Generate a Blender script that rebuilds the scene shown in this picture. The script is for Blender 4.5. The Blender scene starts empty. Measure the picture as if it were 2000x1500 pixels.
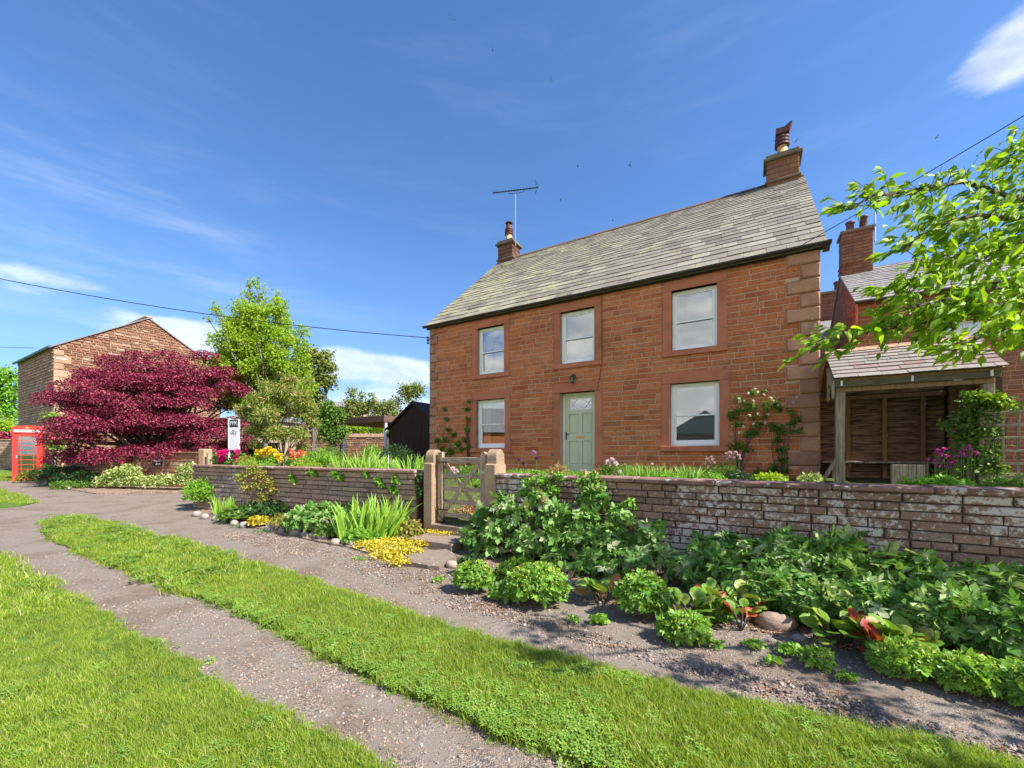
import bpy, math, random
import numpy as np
from mathutils import Vector, Matrix, geometry
random.seed(7)
rng = np.random.default_rng(11)
R = math.radians
SC = bpy.context.scene
COL = SC.collection

# ------------------------------------------------------------------ camera, sky, sun, exposure
F, CX, CY, H = 796.0, 1000.0, 885.0, 1.45      # focal length in pixels of the photograph, principal column, horizon row, eye height
cam = bpy.data.cameras.new('camera'); camo = bpy.data.objects.new('camera', cam); COL.objects.link(camo)
camo.location = (0, 0, H); camo.rotation_euler = (R(90), 0, 0)
cam.sensor_width = 36; cam.lens = 36 * F / 2000; cam.shift_y = (CY - 750) / 2000
cam.clip_start = 0.05; cam.clip_end = 3000
SC.camera = camo
SUN_EL = R(47)
SUN_H = Vector((0.850, -0.527)).normalized()    # horizontal direction towards the sun
EXPOSURE = 1.85
SKY_STRENGTH = 0.12
SC.view_settings.view_transform = 'Standard'; SC.view_settings.look = 'None'
SC.view_settings.gamma = 1; SC.view_settings.use_curve_mapping = False
SC.view_settings.exposure = EXPOSURE
SC.cycles.max_bounces = 6; SC.cycles.transparent_max_bounces = 8
SC.cycles.caustics_reflective = False; SC.cycles.caustics_refractive = False

class NT:
    """small node helper"""
    def __init__(s, tree): s.t = tree; s.n = tree.nodes; s.l = tree.links
    def new(s, typ, ins=None, **props):
        nd = s.n.new(typ)
        for k, v in props.items(): setattr(nd, k, v)
        for k, v in (ins or {}).items(): s.set(nd, k, v)
        return nd
    def set(s, nd, k, v):
        sock = nd.inputs[k]
        if isinstance(v, bpy.types.NodeSocket): s.l.new(v, sock)
        elif isinstance(v, bpy.types.Node): s.l.new(v.outputs[0], sock)
        else:
            if sock.type == 'RGBA' and hasattr(v, '__len__') and len(v) == 3: v = (*v, 1)
            sock.default_value = v
    def math(s, op, a, b=0.0, c=0.0, clamp=False):
        return s.new('ShaderNodeMath', {0: a, 1: b, 2: c}, operation=op, use_clamp=clamp).outputs[0]
    def vmath(s, op, a, b=(0, 0, 0)):
        n = s.new('ShaderNodeVectorMath', {0: a}, operation=op)
        s.set(n, 1, b)
        return n
    def mix(s, f, a, b, blend='MIX'):
        n = s.new('ShaderNodeMix', data_type='RGBA', blend_type=blend)
        s.set(n, 0, f); s.set(n, 6, a); s.set(n, 7, b)
        return n.outputs[2]
    def noise(s, vec, scale, detail=4, rough=.55, dist=0.0):
        n = s.new('ShaderNodeTexNoise', {'Scale': scale, 'Detail': detail, 'Roughness': rough, 'Distortion': dist})
        if vec is not None: s.set(n, 'Vector', vec)
        return n.outputs[0]
    def ramp(s, fac, stops, interp='LINEAR'):
        n = s.new('ShaderNodeValToRGB', {0: fac}); e = n.color_ramp.elements; n.color_ramp.interpolation = interp
        while len(e) < len(stops): e.new(0.5)
        for i, (p, c) in enumerate(stops):
            e[i].position = p; e[i].color = (*c, 1) if hasattr(c, '__len__') else (c, c, c, 1)
        return n.outputs[0]
    def sm(s, v, a, b):
        return s.new('ShaderNodeMapRange', {0: v, 1: a, 2: b, 3: 0.0, 4: 1.0}, interpolation_type='SMOOTHSTEP').outputs[0]

world = bpy.data.worlds.new('World'); SC.world = world; world.use_nodes = True
w = NT(world.node_tree); w.n.clear()
sky = w.new('ShaderNodeTexSky', sky_type='NISHITA', sun_disc=False, sun_elevation=SUN_EL,
            sun_rotation=math.atan2(SUN_H.x, SUN_H.y), altitude=200, air_density=1.0, dust_density=0.35, ozone_density=1.6)
tc = w.new('ShaderNodeTexCoord').outputs['Generated']
dirn = w.vmath('NORMALIZE', tc).outputs[0]
sep = w.new('ShaderNodeSeparateXYZ', {0: dirn})
el = sep.outputs[2]
warp = w.vmath('MULTIPLY', dirn, (1, 1, 2.6)).outputs[0]
n1 = w.noise(warp, 4.2, 9, .58)
n2 = w.noise(w.vmath('ADD', warp, (3.1, 1.7, 0.4)).outputs[0], 9.0, 7, .6)
# banks of cumulus low over the horizon, open blue above
band = w.math('MULTIPLY', w.sm(el, 0.0, 0.03), w.math('SUBTRACT', 1.0, w.sm(el, 0.14, 0.30)))
def patch(px, py, sx, sz, amp):
    d = Vector(((px - CX) / F, 1, (CY - py) / F)).normalized()
    dv = w.vmath('SUBTRACT', dirn, tuple(d)).outputs[0]
    dv = w.vmath('MULTIPLY', dv, (1 / sx, 1 / sx, 1 / sz)).outputs[0]
    ln = w.vmath('LENGTH', dv).outputs['Value']
    return w.math('MULTIPLY', w.math('SUBTRACT', 1.0, w.sm(ln, 0.15, 1.0)), amp)
bias = w.math('MULTIPLY', band, 0.10)
for a in ((350, 668, .15, .085, .42), (400, 680, .12, .07, .3), (690, 705, .17, .05, .36), (800, 730, .16, .06, .34), (720, 790, .24, .06, .32), (2020, 80, .12, .075, .38), (150, 545, .17, .028, .24), (-10, 540, .12, .045, .24), (620, 720, .12, .05, .2)):
    bias = w.math('ADD', bias, patch(*a))
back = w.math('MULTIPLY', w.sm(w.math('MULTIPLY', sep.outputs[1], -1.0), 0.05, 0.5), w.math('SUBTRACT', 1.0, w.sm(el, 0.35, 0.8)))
bias = w.math('ADD', bias, w.math('MULTIPLY', back, .33))  # cloud behind the camera, mirrored in panes, thickened to brighten the shaded house front
dens = w.sm(w.math('ADD', n1, bias), 0.66, 0.90)
cir_v = w.new('ShaderNodeMapping', {0: dirn, 2: (0.3, 0.5, 0.55), 3: (1.1, 1.1, 7.0)}).outputs[0]
cirrus = w.math('MULTIPLY', w.sm(w.noise(cir_v, 3.0, 8, .62, .3), 0.42, 0.95), w.math('ADD', 0.05, patch(150, 480, .45, .25, .15)))
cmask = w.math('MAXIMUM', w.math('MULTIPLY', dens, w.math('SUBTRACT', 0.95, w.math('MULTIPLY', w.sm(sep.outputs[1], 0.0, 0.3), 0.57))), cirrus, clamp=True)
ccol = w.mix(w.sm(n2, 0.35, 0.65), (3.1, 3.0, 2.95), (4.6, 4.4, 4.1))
skyc = w.mix(1.0, sky.outputs[0], (.29, .415, .555), 'MULTIPLY')
hz = w.math('MULTIPLY', w.math('SUBTRACT', 1.0, w.sm(el, 0.0, 0.45)), 0.5)
skyc = w.mix(hz, skyc, (.73, 1.05, 1.65))
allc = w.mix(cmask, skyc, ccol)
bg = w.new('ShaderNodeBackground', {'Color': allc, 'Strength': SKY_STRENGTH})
w.new('ShaderNodeOutputWorld', {0: bg.outputs[0]})

sunl = bpy.data.lights.new('sun', 'SUN'); sunl.energy = 2.75; sunl.angle = R(0.53); sunl.color = (1, .95, .86)
suno = bpy.data.objects.new('sun', sunl); COL.objects.link(suno)
sdir = Vector((SUN_H.x * math.cos(SUN_EL), SUN_H.y * math.cos(SUN_EL), math.sin(SUN_EL)))
suno.rotation_euler = sdir.to_track_quat('Z', 'Y').to_euler(); suno.location = (10, -6, 20)

# ------------------------------------------------------------------ layout helpers
U = Vector((0.859, -0.512, 0)).normalized(); N = Vector((-U.y, U.x, 0))    # along the house front, and away from the road
A = Vector((-2.66, 13.24, 0))                                              # left front corner of the house
ROTZ = math.atan2(U.y, U.x)
def W(s, d, z=0.0): return A + U * s + N * d + Vector((0, 0, z))
def SD(p): v = Vector((p[0], p[1], 0)) - A; return v.dot(U), v.dot(N)
def zg(Y): return min(max(0.0, (Y - 9) * 0.028), 0.45)
def PX(px, py, Y): return Vector(((px - CX) / F * Y, Y, H - (py - CY) / F * Y))
def GP(px, py):                       # where the ground is met
    z = 0.0
    for _ in range(12):
        Y = F * (H - z) / max(py - CY, 4); z = zg(Y)
    return Vector(((px - CX) / F * Y, Y, z))
PD = A.dot(N)
def onplane(px, py, d):               # point on the upright plane d metres behind the house front
    r = (px - CX) / F; Y = (PD + d) / (N.x * r + N.y)
    return Vector((r * Y, Y, H - (py - CY) / F * Y))
def S(px, d=0.0): return SD(onplane(px, CY, d))[0]
def ZZ(px, py, d=0.0): return onplane(px, py, d).z
WD = -4.78                            # depth of the garden wall's front face
def sstep(x, a, b):
    t = min(max((x - a) / (b - a), 0), 1); return t * t * (3 - 2 * t)
LW0 = Vector((-8.15, 10.4, 0)); LW1 = Vector((-1.62, 7.05, 0))   # left garden wall, far end to gate
LU = (LW1 - LW0).normalized(); LN = Vector((-LU.y, LU.x, 0)); LLEN = (LW1 - LW0).length
GS0, GS1 = 4.40, 5.46
def gz(X, Y):                          # garden level behind the walls
    s, d = SD((X, Y)); dw = d - WD
    z = 0.84 + 0.02 * min(max(dw, 0), 5)
    t = min(max((dw - .1) / 3.4, 0), 1); zp = .27 + (.93 - .27) * t
    l = abs(s - (GS0 + GS1) / 2 - .15); k = 1 - sstep(l, .45, .95)
    z = z * (1 - k) + zp * k if dw < 3.5 else z
    if s < -2.6: z = z + (zg(Y) + .02 - z) * sstep(-s, 2.6, 6.5)
    return z
def GG(px, py, d): p = onplane(px, py, d); p.z = gz(p.x, p.y); return p

# ------------------------------------------------------------------ object helpers
def link(o, parent=None):
    COL.objects.link(o)
    if parent is not None: o.parent = parent
    return o
def tag(o, label=None, cat=None, group=None, kind=None):
    if label: o['label'] = label
    if cat: o['category'] = cat
    if group: o['group'] = group
    if kind: o['kind'] = kind
    return o
def thing(name, label, cat, loc=(0, 0, 0), rz=0.0, group=None):
    o = bpy.data.objects.new(name, None); o.empty_display_size = .1; link(o)
    o.location = loc; o.rotation_euler = (0, 0, rz)
    return tag(o, label, cat, group)
def set_tint(me, vals):
    a = me.attributes.new('tint', 'FLOAT', 'POINT'); a.data.foreach_set('value', np.asarray(vals, dtype=np.float32))
def np_mesh(name, V, Fc, mat=None, tint=None, smooth=False):
    """V (n,3); Fc list of faces or (m,k) array"""
    me = bpy.data.meshes.new(name)
    V = np.asarray(V, dtype=np.float32).reshape(-1, 3)
    if isinstance(Fc, np.ndarray):
        m, k = Fc.shape; tot = np.full(m, k, np.int32); flat = Fc.reshape(-1).astype(np.int32)
    else:
        tot = np.array([len(f) for f in Fc], np.int32); flat = np.fromiter((i for f in Fc for i in f), np.int32)
    me.vertices.add(len(V)); me.vertices.foreach_set('co', V.reshape(-1))
    me.loops.add(len(flat)); me.loops.foreach_set('vertex_index', flat)
    me.polygons.add(len(tot)); st = np.concatenate(([0], np.cumsum(tot)[:-1])).astype(np.int32)
    me.polygons.foreach_set('loop_start', st); me.polygons.foreach_set('loop_total', tot)
    me.polygons.foreach_set('use_smooth', np.full(len(tot), bool(smooth)))
    me.update(calc_edges=True)
    if mat: me.materials.append(mat)
    if tint is not None: set_tint(me, tint)
    return me
class MB:
    def __init__(s): s.v = []; s.f = []; s.t = []
    def add(s, vs, fs, tint=0.0):
        b = len(s.v); s.v += [tuple(v) for v in vs]; s.f += [tuple(b + i for i in f) for f in fs]; s.t += [tint] * len(vs); return s
    def box(s, x0, x1, y0, y1, z0, z1, tint=0.0):
        return s.add([(x0,y0,z0),(x1,y0,z0),(x1,y1,z0),(x0,y1,z0),(x0,y0,z1),(x1,y0,z1),(x1,y1,z1),(x0,y1,z1)],
              [(0,3,2,1),(4,5,6,7),(0,1,5,4),(1,2,6,5),(2,3,7,6),(3,0,4,7)], tint)
    def bbox(s, x0, x1, y0, y1, z0, z1, c=.006, tint=0.0):
        """box with bevelled upright and level edges (all 12 chamfered)"""
        X = (x0, x1); Y = (y0, y1); Z = (z0, z1); vs = []
        for i in (0, 1):
            for j in (0, 1):
                for k in (0, 1):
                    sx, sy, sz = (c, -c)[i], (c, -c)[j], (c, -c)[k]
                    vs += [(X[i], Y[j]+sy, Z[k]+sz), (X[i]+sx, Y[j], Z[k]+sz), (X[i]+sx, Y[j]+sy, Z[k])]
        q = lambda i, j, k, a: ((i*2 + j)*2 + k)*3 + a
        fs = [(q(0,0,0,0),q(0,0,1,0),q(0,1,1,0),q(0,1,0,0)), (q(1,0,0,0),q(1,1,0,0),q(1,1,1,0),q(1,0,1,0)),
              (q(0,0,0,1),q(1,0,0,1),q(1,0,1,1),q(0,0,1,1)), (q(0,1,0,1),q(0,1,1,1),q(1,1,1,1),q(1,1,0,1)),
              (q(0,0,0,2),q(0,1,0,2),q(1,1,0,2),q(1,0,0,2)), (q(0,0,1,2),q(1,0,1,2),q(1,1,1,2),q(0,1,1,2))]
        for k in (0, 1):
            for j in (0, 1): fs.append((q(0,j,k,1),q(1,j,k,1),q(1,j,k,2),q(0,j,k,2)))
            for i in (0, 1): fs.append((q(i,0,k,0),q(i,1,k,0),q(i,1,k,2),q(i,0,k,2)))
        for i in (0, 1):
            for j in (0, 1): fs.append((q(i,j,0,0),q(i,j,1,0),q(i,j,1,1),q(i,j,0,1)))
        for i in (0, 1):
            for j in (0, 1):
                for k in (0, 1): fs.append((q(i,j,k,0),q(i,j,k,1),q(i,j,k,2)))
        return s.add(vs, fs, tint)
    def tube(s, pts, rad, n=6, tint=0.0, cap=True):
        pts = [Vector(p) for p in pts]; m = len(pts)
        if not hasattr(rad, '__len__'): rad = [rad] * m
        vs = []; prev = None
        for i, p in enumerate(pts):
            t = (pts[min(i+1, m-1)] - pts[max(i-1, 0)]);
            t = t.normalized() if t.length > 1e-9 else Vector((0, 0, 1))
            a = prev if prev is not None else (Vector((1, 0, 0)) if abs(t.x) < .8 else Vector((0, 1, 0)))
            a = (a - t * a.dot(t)).normalized(); prev = a; b = t.cross(a)
            for k in range(n):
                an = 2 * math.pi * k / n; vs.append(p + (a * math.cos(an) + b * math.sin(an)) * rad[i])
        fs = [(i*n+k, i*n+(k+1) % n, (i+1)*n+(k+1) % n, (i+1)*n+k) for i in range(m-1) for k in range(n)]
        if cap: fs += [tuple(range(n-1, -1, -1)), tuple(range((m-1)*n, m*n))]
        return s.add(vs, fs, tint)
    def lathe(s, c, prof, n=16, tint=0.0):
        c = Vector(c); vs = []
        for r, z in prof:
            for k in range(n):
                a = 2 * math.pi * k / n; vs.append(c + Vector((r * math.cos(a), r * math.sin(a), z)))
        m = len(prof)
        fs = [(i*n+k, i*n+(k+1) % n, (i+1)*n+(k+1) % n, (i+1)*n+k) for i in range(m-1) for k in range(n)]
        fs += [tuple(range(n-1, -1, -1)), tuple(range((m-1)*n, m*n))]
        return s.add(vs, fs, tint)
    def prism(s, poly, y0, y1, tint=0.0, axis='y'):
        """polygon in x,z pushed from y0 to y1"""
        n = len(poly)
        if axis == 'y': vs = [(x, y0, z) for x, z in poly] + [(x, y1, z) for x, z in poly]
        elif axis == 'x': vs = [(y0, x, z) for x, z in poly] + [(y1, x, z) for x, z in poly]
        else: vs = [(x, z, y0) for x, z in poly] + [(x, z, y1) for x, z in poly]
        fs = [tuple(range(n)), tuple(range(2*n-1, n-1, -1))] + [(i, i+n, (i+1) % n + n, (i+1) % n) for i in range(n)]
        return s.add(vs, fs, tint)
    def mesh(s, name, mat, smooth=False):
        return np_mesh(name, np.array(s.v), s.f, mat, s.t, smooth)
    def build(s, name, mat, parent=None, smooth=False, center=False):
        if not s.v: return None
        V = np.array(s.v); loc = (0, 0, 0)
        if center: loc = V.mean(0); V = V - loc
        o = bpy.data.objects.new(name, np_mesh(name, V, s.f, mat, s.t, smooth)); link(o, parent); o.location = tuple(loc)
        return o
CAMP = np.array([0, 0, H])
def emit(pieces, name, parent, mat, limit=300, plural=None, smooth=False):
    """pieces: list of (verts, faces, tint) in the parent's space; the largest in view become parts, the rest one joined part"""
    M = parent.matrix_basis if parent.parent is None else parent.parent.matrix_basis @ parent.matrix_basis
    M = np.array(M)
    sc = []
    for vs, fs, t in pieces:
        V = np.asarray(vs) @ M[:3, :3].T + M[:3, 3]
        Y = np.maximum(V[:, 1], .3); x = V[:, 0] / Y; z = (V[:, 2] - H) / Y
        inside = (abs(x.mean()) < 1.27) and (V[:, 1].mean() > .3) and (-.79 < z.mean() < 1.13)
        sc.append((np.ptp(x) * np.ptp(z)) * (1 if inside else .001))
    order = sorted(range(len(pieces)), key=lambda i: -sc[i])
    for i in order[:limit]:
        vs, fs, t = pieces[i]; V = np.asarray(vs, float); c = V.mean(0)
        o = bpy.data.objects.new(name, np_mesh(name, V - c, fs, mat, [t] * len(V), smooth)); link(o, parent); o.location = tuple(c)
    rest = order[limit:]
    if rest:
        mb = MB()
        for i in rest: mb.add(*pieces[i])
        o = mb.build(plural or name + 's', mat, parent, smooth); o['kind'] = 'stuff'
def stone_piece(x0, x1, z0, z1, yf, yb, c=.008, j=.004, prot=0.0):
    """a roughly squared stone: front face at y=yf, softened arrises"""
    r = random.uniform; x0, x1 = x0 + r(0, j), x1 - r(0, j); z0, z1 = z0 + r(0, j), z1 - r(0, j)
    c = min(c, (x1 - x0) * .3, (z1 - z0) * .3)
    vs = [(x0,yb,z0),(x1,yb,z0),(x1,yb,z1),(x0,yb,z1)]
    vs += [(x0,yf+c,z0),(x1,yf+c,z0),(x1,yf+c,z1),(x0,yf+c,z1)]
    q = lambda: r(.5, 1.4) * c
    p = lambda: yf - prot + r(-j, j) * .8
    xa, xb, za, zb = x0 + c, x1 - c, z0 + c, z1 - c; xm = (xa + xb) / 2 + r(-.1, .1) * (xb - xa)
    vs += [(x0+q(),p(),z0+q()),(xm,p(),z0+q()*.7),(x1-q(),p(),z0+q()),(x1-q(),p(),z1-q()),(xm,p(),z1-q()*.7),(x0+q(),p(),z1-q())]
    fs = [(8,9,12,13),(9,10,11,12),(4,5,10,9,8),(5,6,11,10),(6,7,13,12,11),(7,4,8,13),(0,1,5,4),(1,2,6,5),(2,3,7,6),(3,0,4,7)]
    return vs, fs, random.random()
def coursing(x0, x1, z0, z1, ch, lmin, lmax, holes=(), gap=.008, hj=0.0, top=None):
    """rectangles of coursed masonry, holes=(x0,x1,z0,z1)"""
    out = []; z = z0
    while z < z1 - .03:
        h = ch * random.uniform(1 - hj, 1 + hj)
        if z + h > z1 - ch * .45: h = z1 - z
        zc = z + h / 2; spans = [(x0, x1)]
        if top:                    # gable: x range shrinks
            a, b = top(z + h * .6)
            if b - a < .1: break
            spans = [(a, b)]
        for (hx0, hx1, hz0, hz1) in holes:
            if hz0 < zc < hz1 and not top:      # slips filling the part course above a lintel or below a sill
                for e0, e1 in ((hz1 - .01, z + h), (z, hz0 + .01)):
                    x = hx0
                    while e1 - e0 > .025 and x < hx1 - 1e-3:
                        l = min(random.uniform(lmin, lmax), hx1 - x); out.append((x + gap/2, x + l - gap/2, e0 + gap/2, e1 - gap/2)) if l > .05 else None; x += l
            if hz0 < zc < hz1:
                ns = []
                for a, b in spans:
                    if hx1 <= a or hx0 >= b: ns.append((a, b)); continue
                    if hx0 - a > .04: ns.append((a, hx0))
                    if b - hx1 > .04: ns.append((hx1, b))
                spans = ns
        for a, b in spans:
            x = a
            while x < b - 1e-4:
                l = random.uniform(lmin, lmax)
                if x + l > b - lmin * .6: l = b - x
                if l > lmax * 1.5: l = l / 2
                out.append((x + gap/2, x + l - gap/2, z + gap/2, z + h - gap/2)); x += l
        z += h
    return out
def walled(mb, x0, x1, z0, z1, y0, y1, holes):
    xs = sorted({x0, x1, *[h[0] for h in holes], *[h[1] for h in holes]}); zs = sorted({z0, z1, *[h[2] for h in holes], *[h[3] for h in holes]})
    for i in range(len(xs) - 1):
        run = None
        for k in range(len(zs) - 1):
            xc, zc = (xs[i]+xs[i+1])/2, (zs[k]+zs[k+1])/2
            solid = not any(h[0] < xc < h[1] and h[2] < zc < h[3] for h in holes)
            if solid: run = (run[0] if run else zs[k], zs[k+1])
            if (not solid or k == len(zs) - 2) and run: mb.box(xs[i], xs[i+1], y0, y1, run[0], run[1]); run = None

# ------------------------------------------------------------------ materials
def mat(name): m = bpy.data.materials.new(name); m.use_nodes = True; t = NT(m.node_tree); t.n.clear(); return m, t
def finish(t, col, rough=.8, bump=None, bs=.3, bd=.01, metal=0.0, spec=.4, extra=None):
    b = t.new('ShaderNodeBsdfPrincipled', {'Base Color': col, 'Roughness': rough, 'Metallic': metal, 'Specular IOR Level': spec})
    if bump is not None:
        t.set(b, 'Normal', t.new('ShaderNodeBump', {'Strength': bs, 'Distance': bd, 'Height': bump}).outputs[0])
    for k, v in (extra or {}).items(): t.set(b, k, v)
    t.new('ShaderNodeOutputMaterial', {0: b.outputs[0]}); return b
def rnd(t):
    a = t.new('ShaderNodeAttribute', attribute_name='tint').outputs['Fac']
    o = t.new('ShaderNodeObjectInfo').outputs['Random']
    return t.math('FRACT', t.math('ADD', a, o))
def pos(t): return t.new('ShaderNodeNewGeometry').outputs['Position']
def stone_mat(name, cols, lichen=0.0, speck=0.0, lcol=(.55, .56, .52), stain=.5, bs=.5, bd=.008, nscale=28, moss=0.0, lsc=11, streak=1.0):
    m, t = mat(name); P = pos(t)
    P2 = t.vmath('MULTIPLY', P, (1, 1, 2.2)).outputs[0]
    base = t.ramp(rnd(t), cols)
    nf = t.noise(P2, nscale, 6, .65); nb = t.noise(P, 2.2, 4, .6)
    col = t.mix(t.math('MULTIPLY', t.sm(nf, .35, .75), .5), base, t.mix(1, base, (.45, .42, .42), 'MULTIPLY'))
    col = t.mix(t.math('MULTIPLY', t.sm(nb, .45, .72), stain), col, t.mix(1, col, (.42, .40, .40), 'MULTIPLY'))
    bedding = t.noise(t.vmath('MULTIPLY', P, (2.5, 2.5, 38)).outputs[0], 1.0, 3, .6)
    col = t.mix(t.math('MULTIPLY', t.sm(bedding, .5, .7), .28 * streak), col, t.mix(1, col, (1.35, 1.3, 1.25), 'MULTIPLY'))
    if speck:
        sk = t.noise(t.vmath('MULTIPLY', P, (1, 1, 2.6)).outputs[0], 22, 5, .75)
        col = t.mix(t.math('MULTIPLY', t.sm(sk, .52, .64), speck), col, t.mix(1, col, (.34, .32, .34), 'MULTIPLY'))
        col = t.mix(t.math('MULTIPLY', t.sm(t.noise(P, .8, 4, .6), .5, .7), .35), col, t.mix(1, col, (.72, .70, .80), 'MULTIPLY'))
    if lichen:
        lm = t.noise(P, lsc, 7, .7); lr = t.noise(P, 1.1, 3, .5)
        mk = t.sm(t.math('ADD', lm, t.math('MULTIPLY', t.math('SUBTRACT', lr, .5), .7)), .64 - lichen, .67 - lichen)
        col = t.mix(t.math('MULTIPLY', mk, .85), col, t.mix(t.noise(P, 60, 3), tuple(c*.75 for c in lcol), lcol))
    if moss:
        mm = t.sm(t.noise(P, 6, 6, .7), .66 - moss, .72 - moss); col = t.mix(t.math('MULTIPLY', mm, .6), col, (.13, .15, .04))
    bump = t.math('ADD', t.noise(P2, 40, 6, .7), t.math('MULTIPLY', t.noise(P2, 12, 4, .6), 1.4))
    finish(t, col, .88, bump, bs, bd, spec=.25); return m
def plain(name, c, rough=.6, metal=0.0, spec=.4, var=.12, ns=9, bs=0.0, bn=60):
    m, t = mat(name); P = pos(t)
    col = t.mix(t.math('MULTIPLY', t.sm(t.noise(P, ns, 5, .6), .3, .7), var * 2.2), c, tuple(x * .55 for x in c))
    finish(t, col, rough, t.noise(P, bn, 4) if bs else None, bs, .003, metal, spec); return m
RED = [(0, (.48, .145, .058)), (.25, (.66, .225, .085)), (.5, (.58, .185, .070)), (.72, (.68, .265, .115)), (.88, (.50, .18, .085)), (1, (.62, .215, .085))]
M = {}
M['stone'] = stone_mat('red_sandstone', RED, stain=.4, bs=.9, bd=.012, streak=.9, nscale=34, speck=.85)
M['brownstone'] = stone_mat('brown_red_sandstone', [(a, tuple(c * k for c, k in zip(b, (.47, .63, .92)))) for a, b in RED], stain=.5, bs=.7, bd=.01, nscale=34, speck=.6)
M['dressed'] = stone_mat('dressed_red_sandstone', [(0, (.50, .18, .10)), (.5, (.56, .20, .11)), (1, (.47, .17, .095))], stain=.45, bs=.12, nscale=60, streak=.3)
M['quoin'] = stone_mat('brown_sandstone', [(0, (.38, .19, .12)), (.5, (.50, .26, .16)), (1, (.34, .16, .10))], stain=.5, bs=.3, lichen=-.07)
M['mortar'] = plain('lime_mortar', (.60, .385, .25), .95, var=.2, bs=.1)
M['wallstone'] = stone_mat('weathered_wall_stone', [(0, (.30, .18, .13)), (.3, (.39, .25, .18)), (.6, (.27, .17, .13)), (.8, (.43, .26, .18)), (1, (.35, .25, .19))], lichen=.125, stain=.5, bs=.9, bd=.014, lcol=(.74, .68, .64), lsc=19, speck=.6)
M['wallstone2'] = stone_mat('mossy_wall_stone', [(0, (.33, .22, .16)), (.4, (.43, .29, .21)), (.7, (.35, .25, .19)), (1, (.48, .35, .26))], lichen=.03, lsc=24, stain=.5, bs=.8, bd=.012, moss=.04, lcol=(.5, .48, .46))
M['coping'] = stone_mat('coping_stone', [(0, (.27, .155, .125)), (.5, (.34, .20, .16)), (1, (.24, .14, .11))], lichen=.04, stain=.7, bs=.8, lcol=(.62, .56, .52), lsc=7, speck=.6)
M['barnstone'] = stone_mat('barn_stone', [(0, (.25, .12, .075)), (.3, (.34, .175, .11)), (.6, (.30, .135, .085)), (.85, (.38, .23, .15)), (1, (.46, .33, .24))], stain=.35, bs=.6)
M['palestone'] = stone_mat('pale_sandstone', [(0, (.50, .33, .20)), (.5, (.42, .27, .17)), (1, (.56, .40, .27))], stain=.3, lichen=-.02, bs=.5)
M['postsand'] = stone_mat('orange_sandstone', [(0, (.40, .28, .18)), (1, (.46, .33, .22))], stain=.45, bs=.5, lichen=-.06, lcol=(.45, .40, .28), streak=.4)
M['darkmortar'] = plain('dark_joint', (.10, .07, .055), .95)
M['tan_mortar'] = plain('tan_mortar', (.40, .29, .21), .95, bs=.4)
M['sooty'] = stone_mat('sooty_stone', [(0, (.12, .065, .045)), (.5, (.16, .085, .058)), (1, (.20, .10, .066))], stain=.6)
M['lead'] = plain('lead_flashing', (.26, .29, .33), .5, .3)
M['white'] = plain('white_paint', (.91, .91, .88), .35, var=.05)
M['cream'] = plain('cream_paint', (.72, .70, .50), .45, var=.05)
M['green'] = plain('sage_green_paint', (.56, .61, .43), .38, var=.04)
M['black'] = plain('black_paint', (.018, .018, .02), .4, var=.2)
M['gutter'] = plain('gutter_paint', (.045, .030, .028), .35, var=.3)
M['brass'] = plain('brass', (.42, .28, .10), .35, .9)
M['clay'] = plain('clay_pot', (.62, .40, .20), .75, var=.3, ns=4)
M['redclay'] = plain('maroon_clay', (.13, .045, .045), .6, var=.3)
M['concrete'] = stone_mat('cap_stone', [(0, (.17, .13, .10)), (1, (.22, .17, .13))], stain=.6, moss=.03)
M['red'] = plain('kiosk_red', (.72, .045, .035), .32, var=.10, ns=3)
M['steel'] = plain('galvanised_steel', (.42, .42, .44), .45, .6)
M['navy'] = plain('navy_print', (.012, .03, .05), .4, var=0)
M['greyprint'] = plain('grey_print', (.16, .17, .19), .5, var=0)
M['offwhite'] = plain('board_white', (.66, .68, .72), .4, var=.03)
M['gold'] = plain('gold_paint', (.65, .42, .10), .4)
M['dark'] = plain('unlit_backing', (.02, .018, .016), .9)
M['room'] = plain('room_wall', (.22, .19, .16), .9)
M['curtain'] = plain('pale_curtain', (.55, .53, .50), .9)
M['blind'] = plain('blind_slat', (.62, .63, .64), .5, var=.02)
M['wire'] = plain('cable', (.015, .015, .018), .6)
M['bird'] = plain('bird_plumage', (.03, .03, .04), .7)
def wood(name, c1, c2, axis=(30, 30, 2.0), rough=.8, bs=.4):
    m, t = mat(name); P = pos(t)
    g = t.noise(t.vmath('MULTIPLY', P, axis).outputs[0], 1.0, 6, .65, .4)
    col = t.mix(t.sm(g, .32, .68), c1, c2)
    col = t.mix(t.math('MULTIPLY', rnd(t), .35), col, t.mix(1, col, (.55, .52, .5), 'MULTIPLY'))
    finish(t, col, rough, g, bs, .004, spec=.2); return m
M['oldwood'] = wood('weathered_grey_wood', (.20, .14, .09), (.56, .44, .32))
M['oldwoodh'] = wood('weathered_rail_wood', (.20, .14, .095), (.52, .44, .35), axis=(5, 5, 60))
M['brownwood'] = wood('brown_wood', (.26, .14, .07), (.40, .23, .12))
M['boards'] = wood('rough_dark_boards', (.07, .04, .026), (.42, .25, .155), axis=(3.0, 3.0, 34))
M['shed'] = wood('stained_shed_board', (.022, .013, .012), (.045, .027, .024), axis=(40, 40, 1.5), rough=.7)
M['fascia'] = wood('mossy_fascia', (.10, .075, .045), (.22, .18, .11), axis=(4, 4, 40))
M['cpfascia'] = plain('brown_fascia', (.16, .095, .075), .6, var=.3)
M['felt'] = plain('roof_felt', (.03, .034, .04), .85)
M['bark'] = wood('bark', (.05, .038, .03), (.16, .13, .10), axis=(22, 22, 5), bs=.8)
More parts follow.
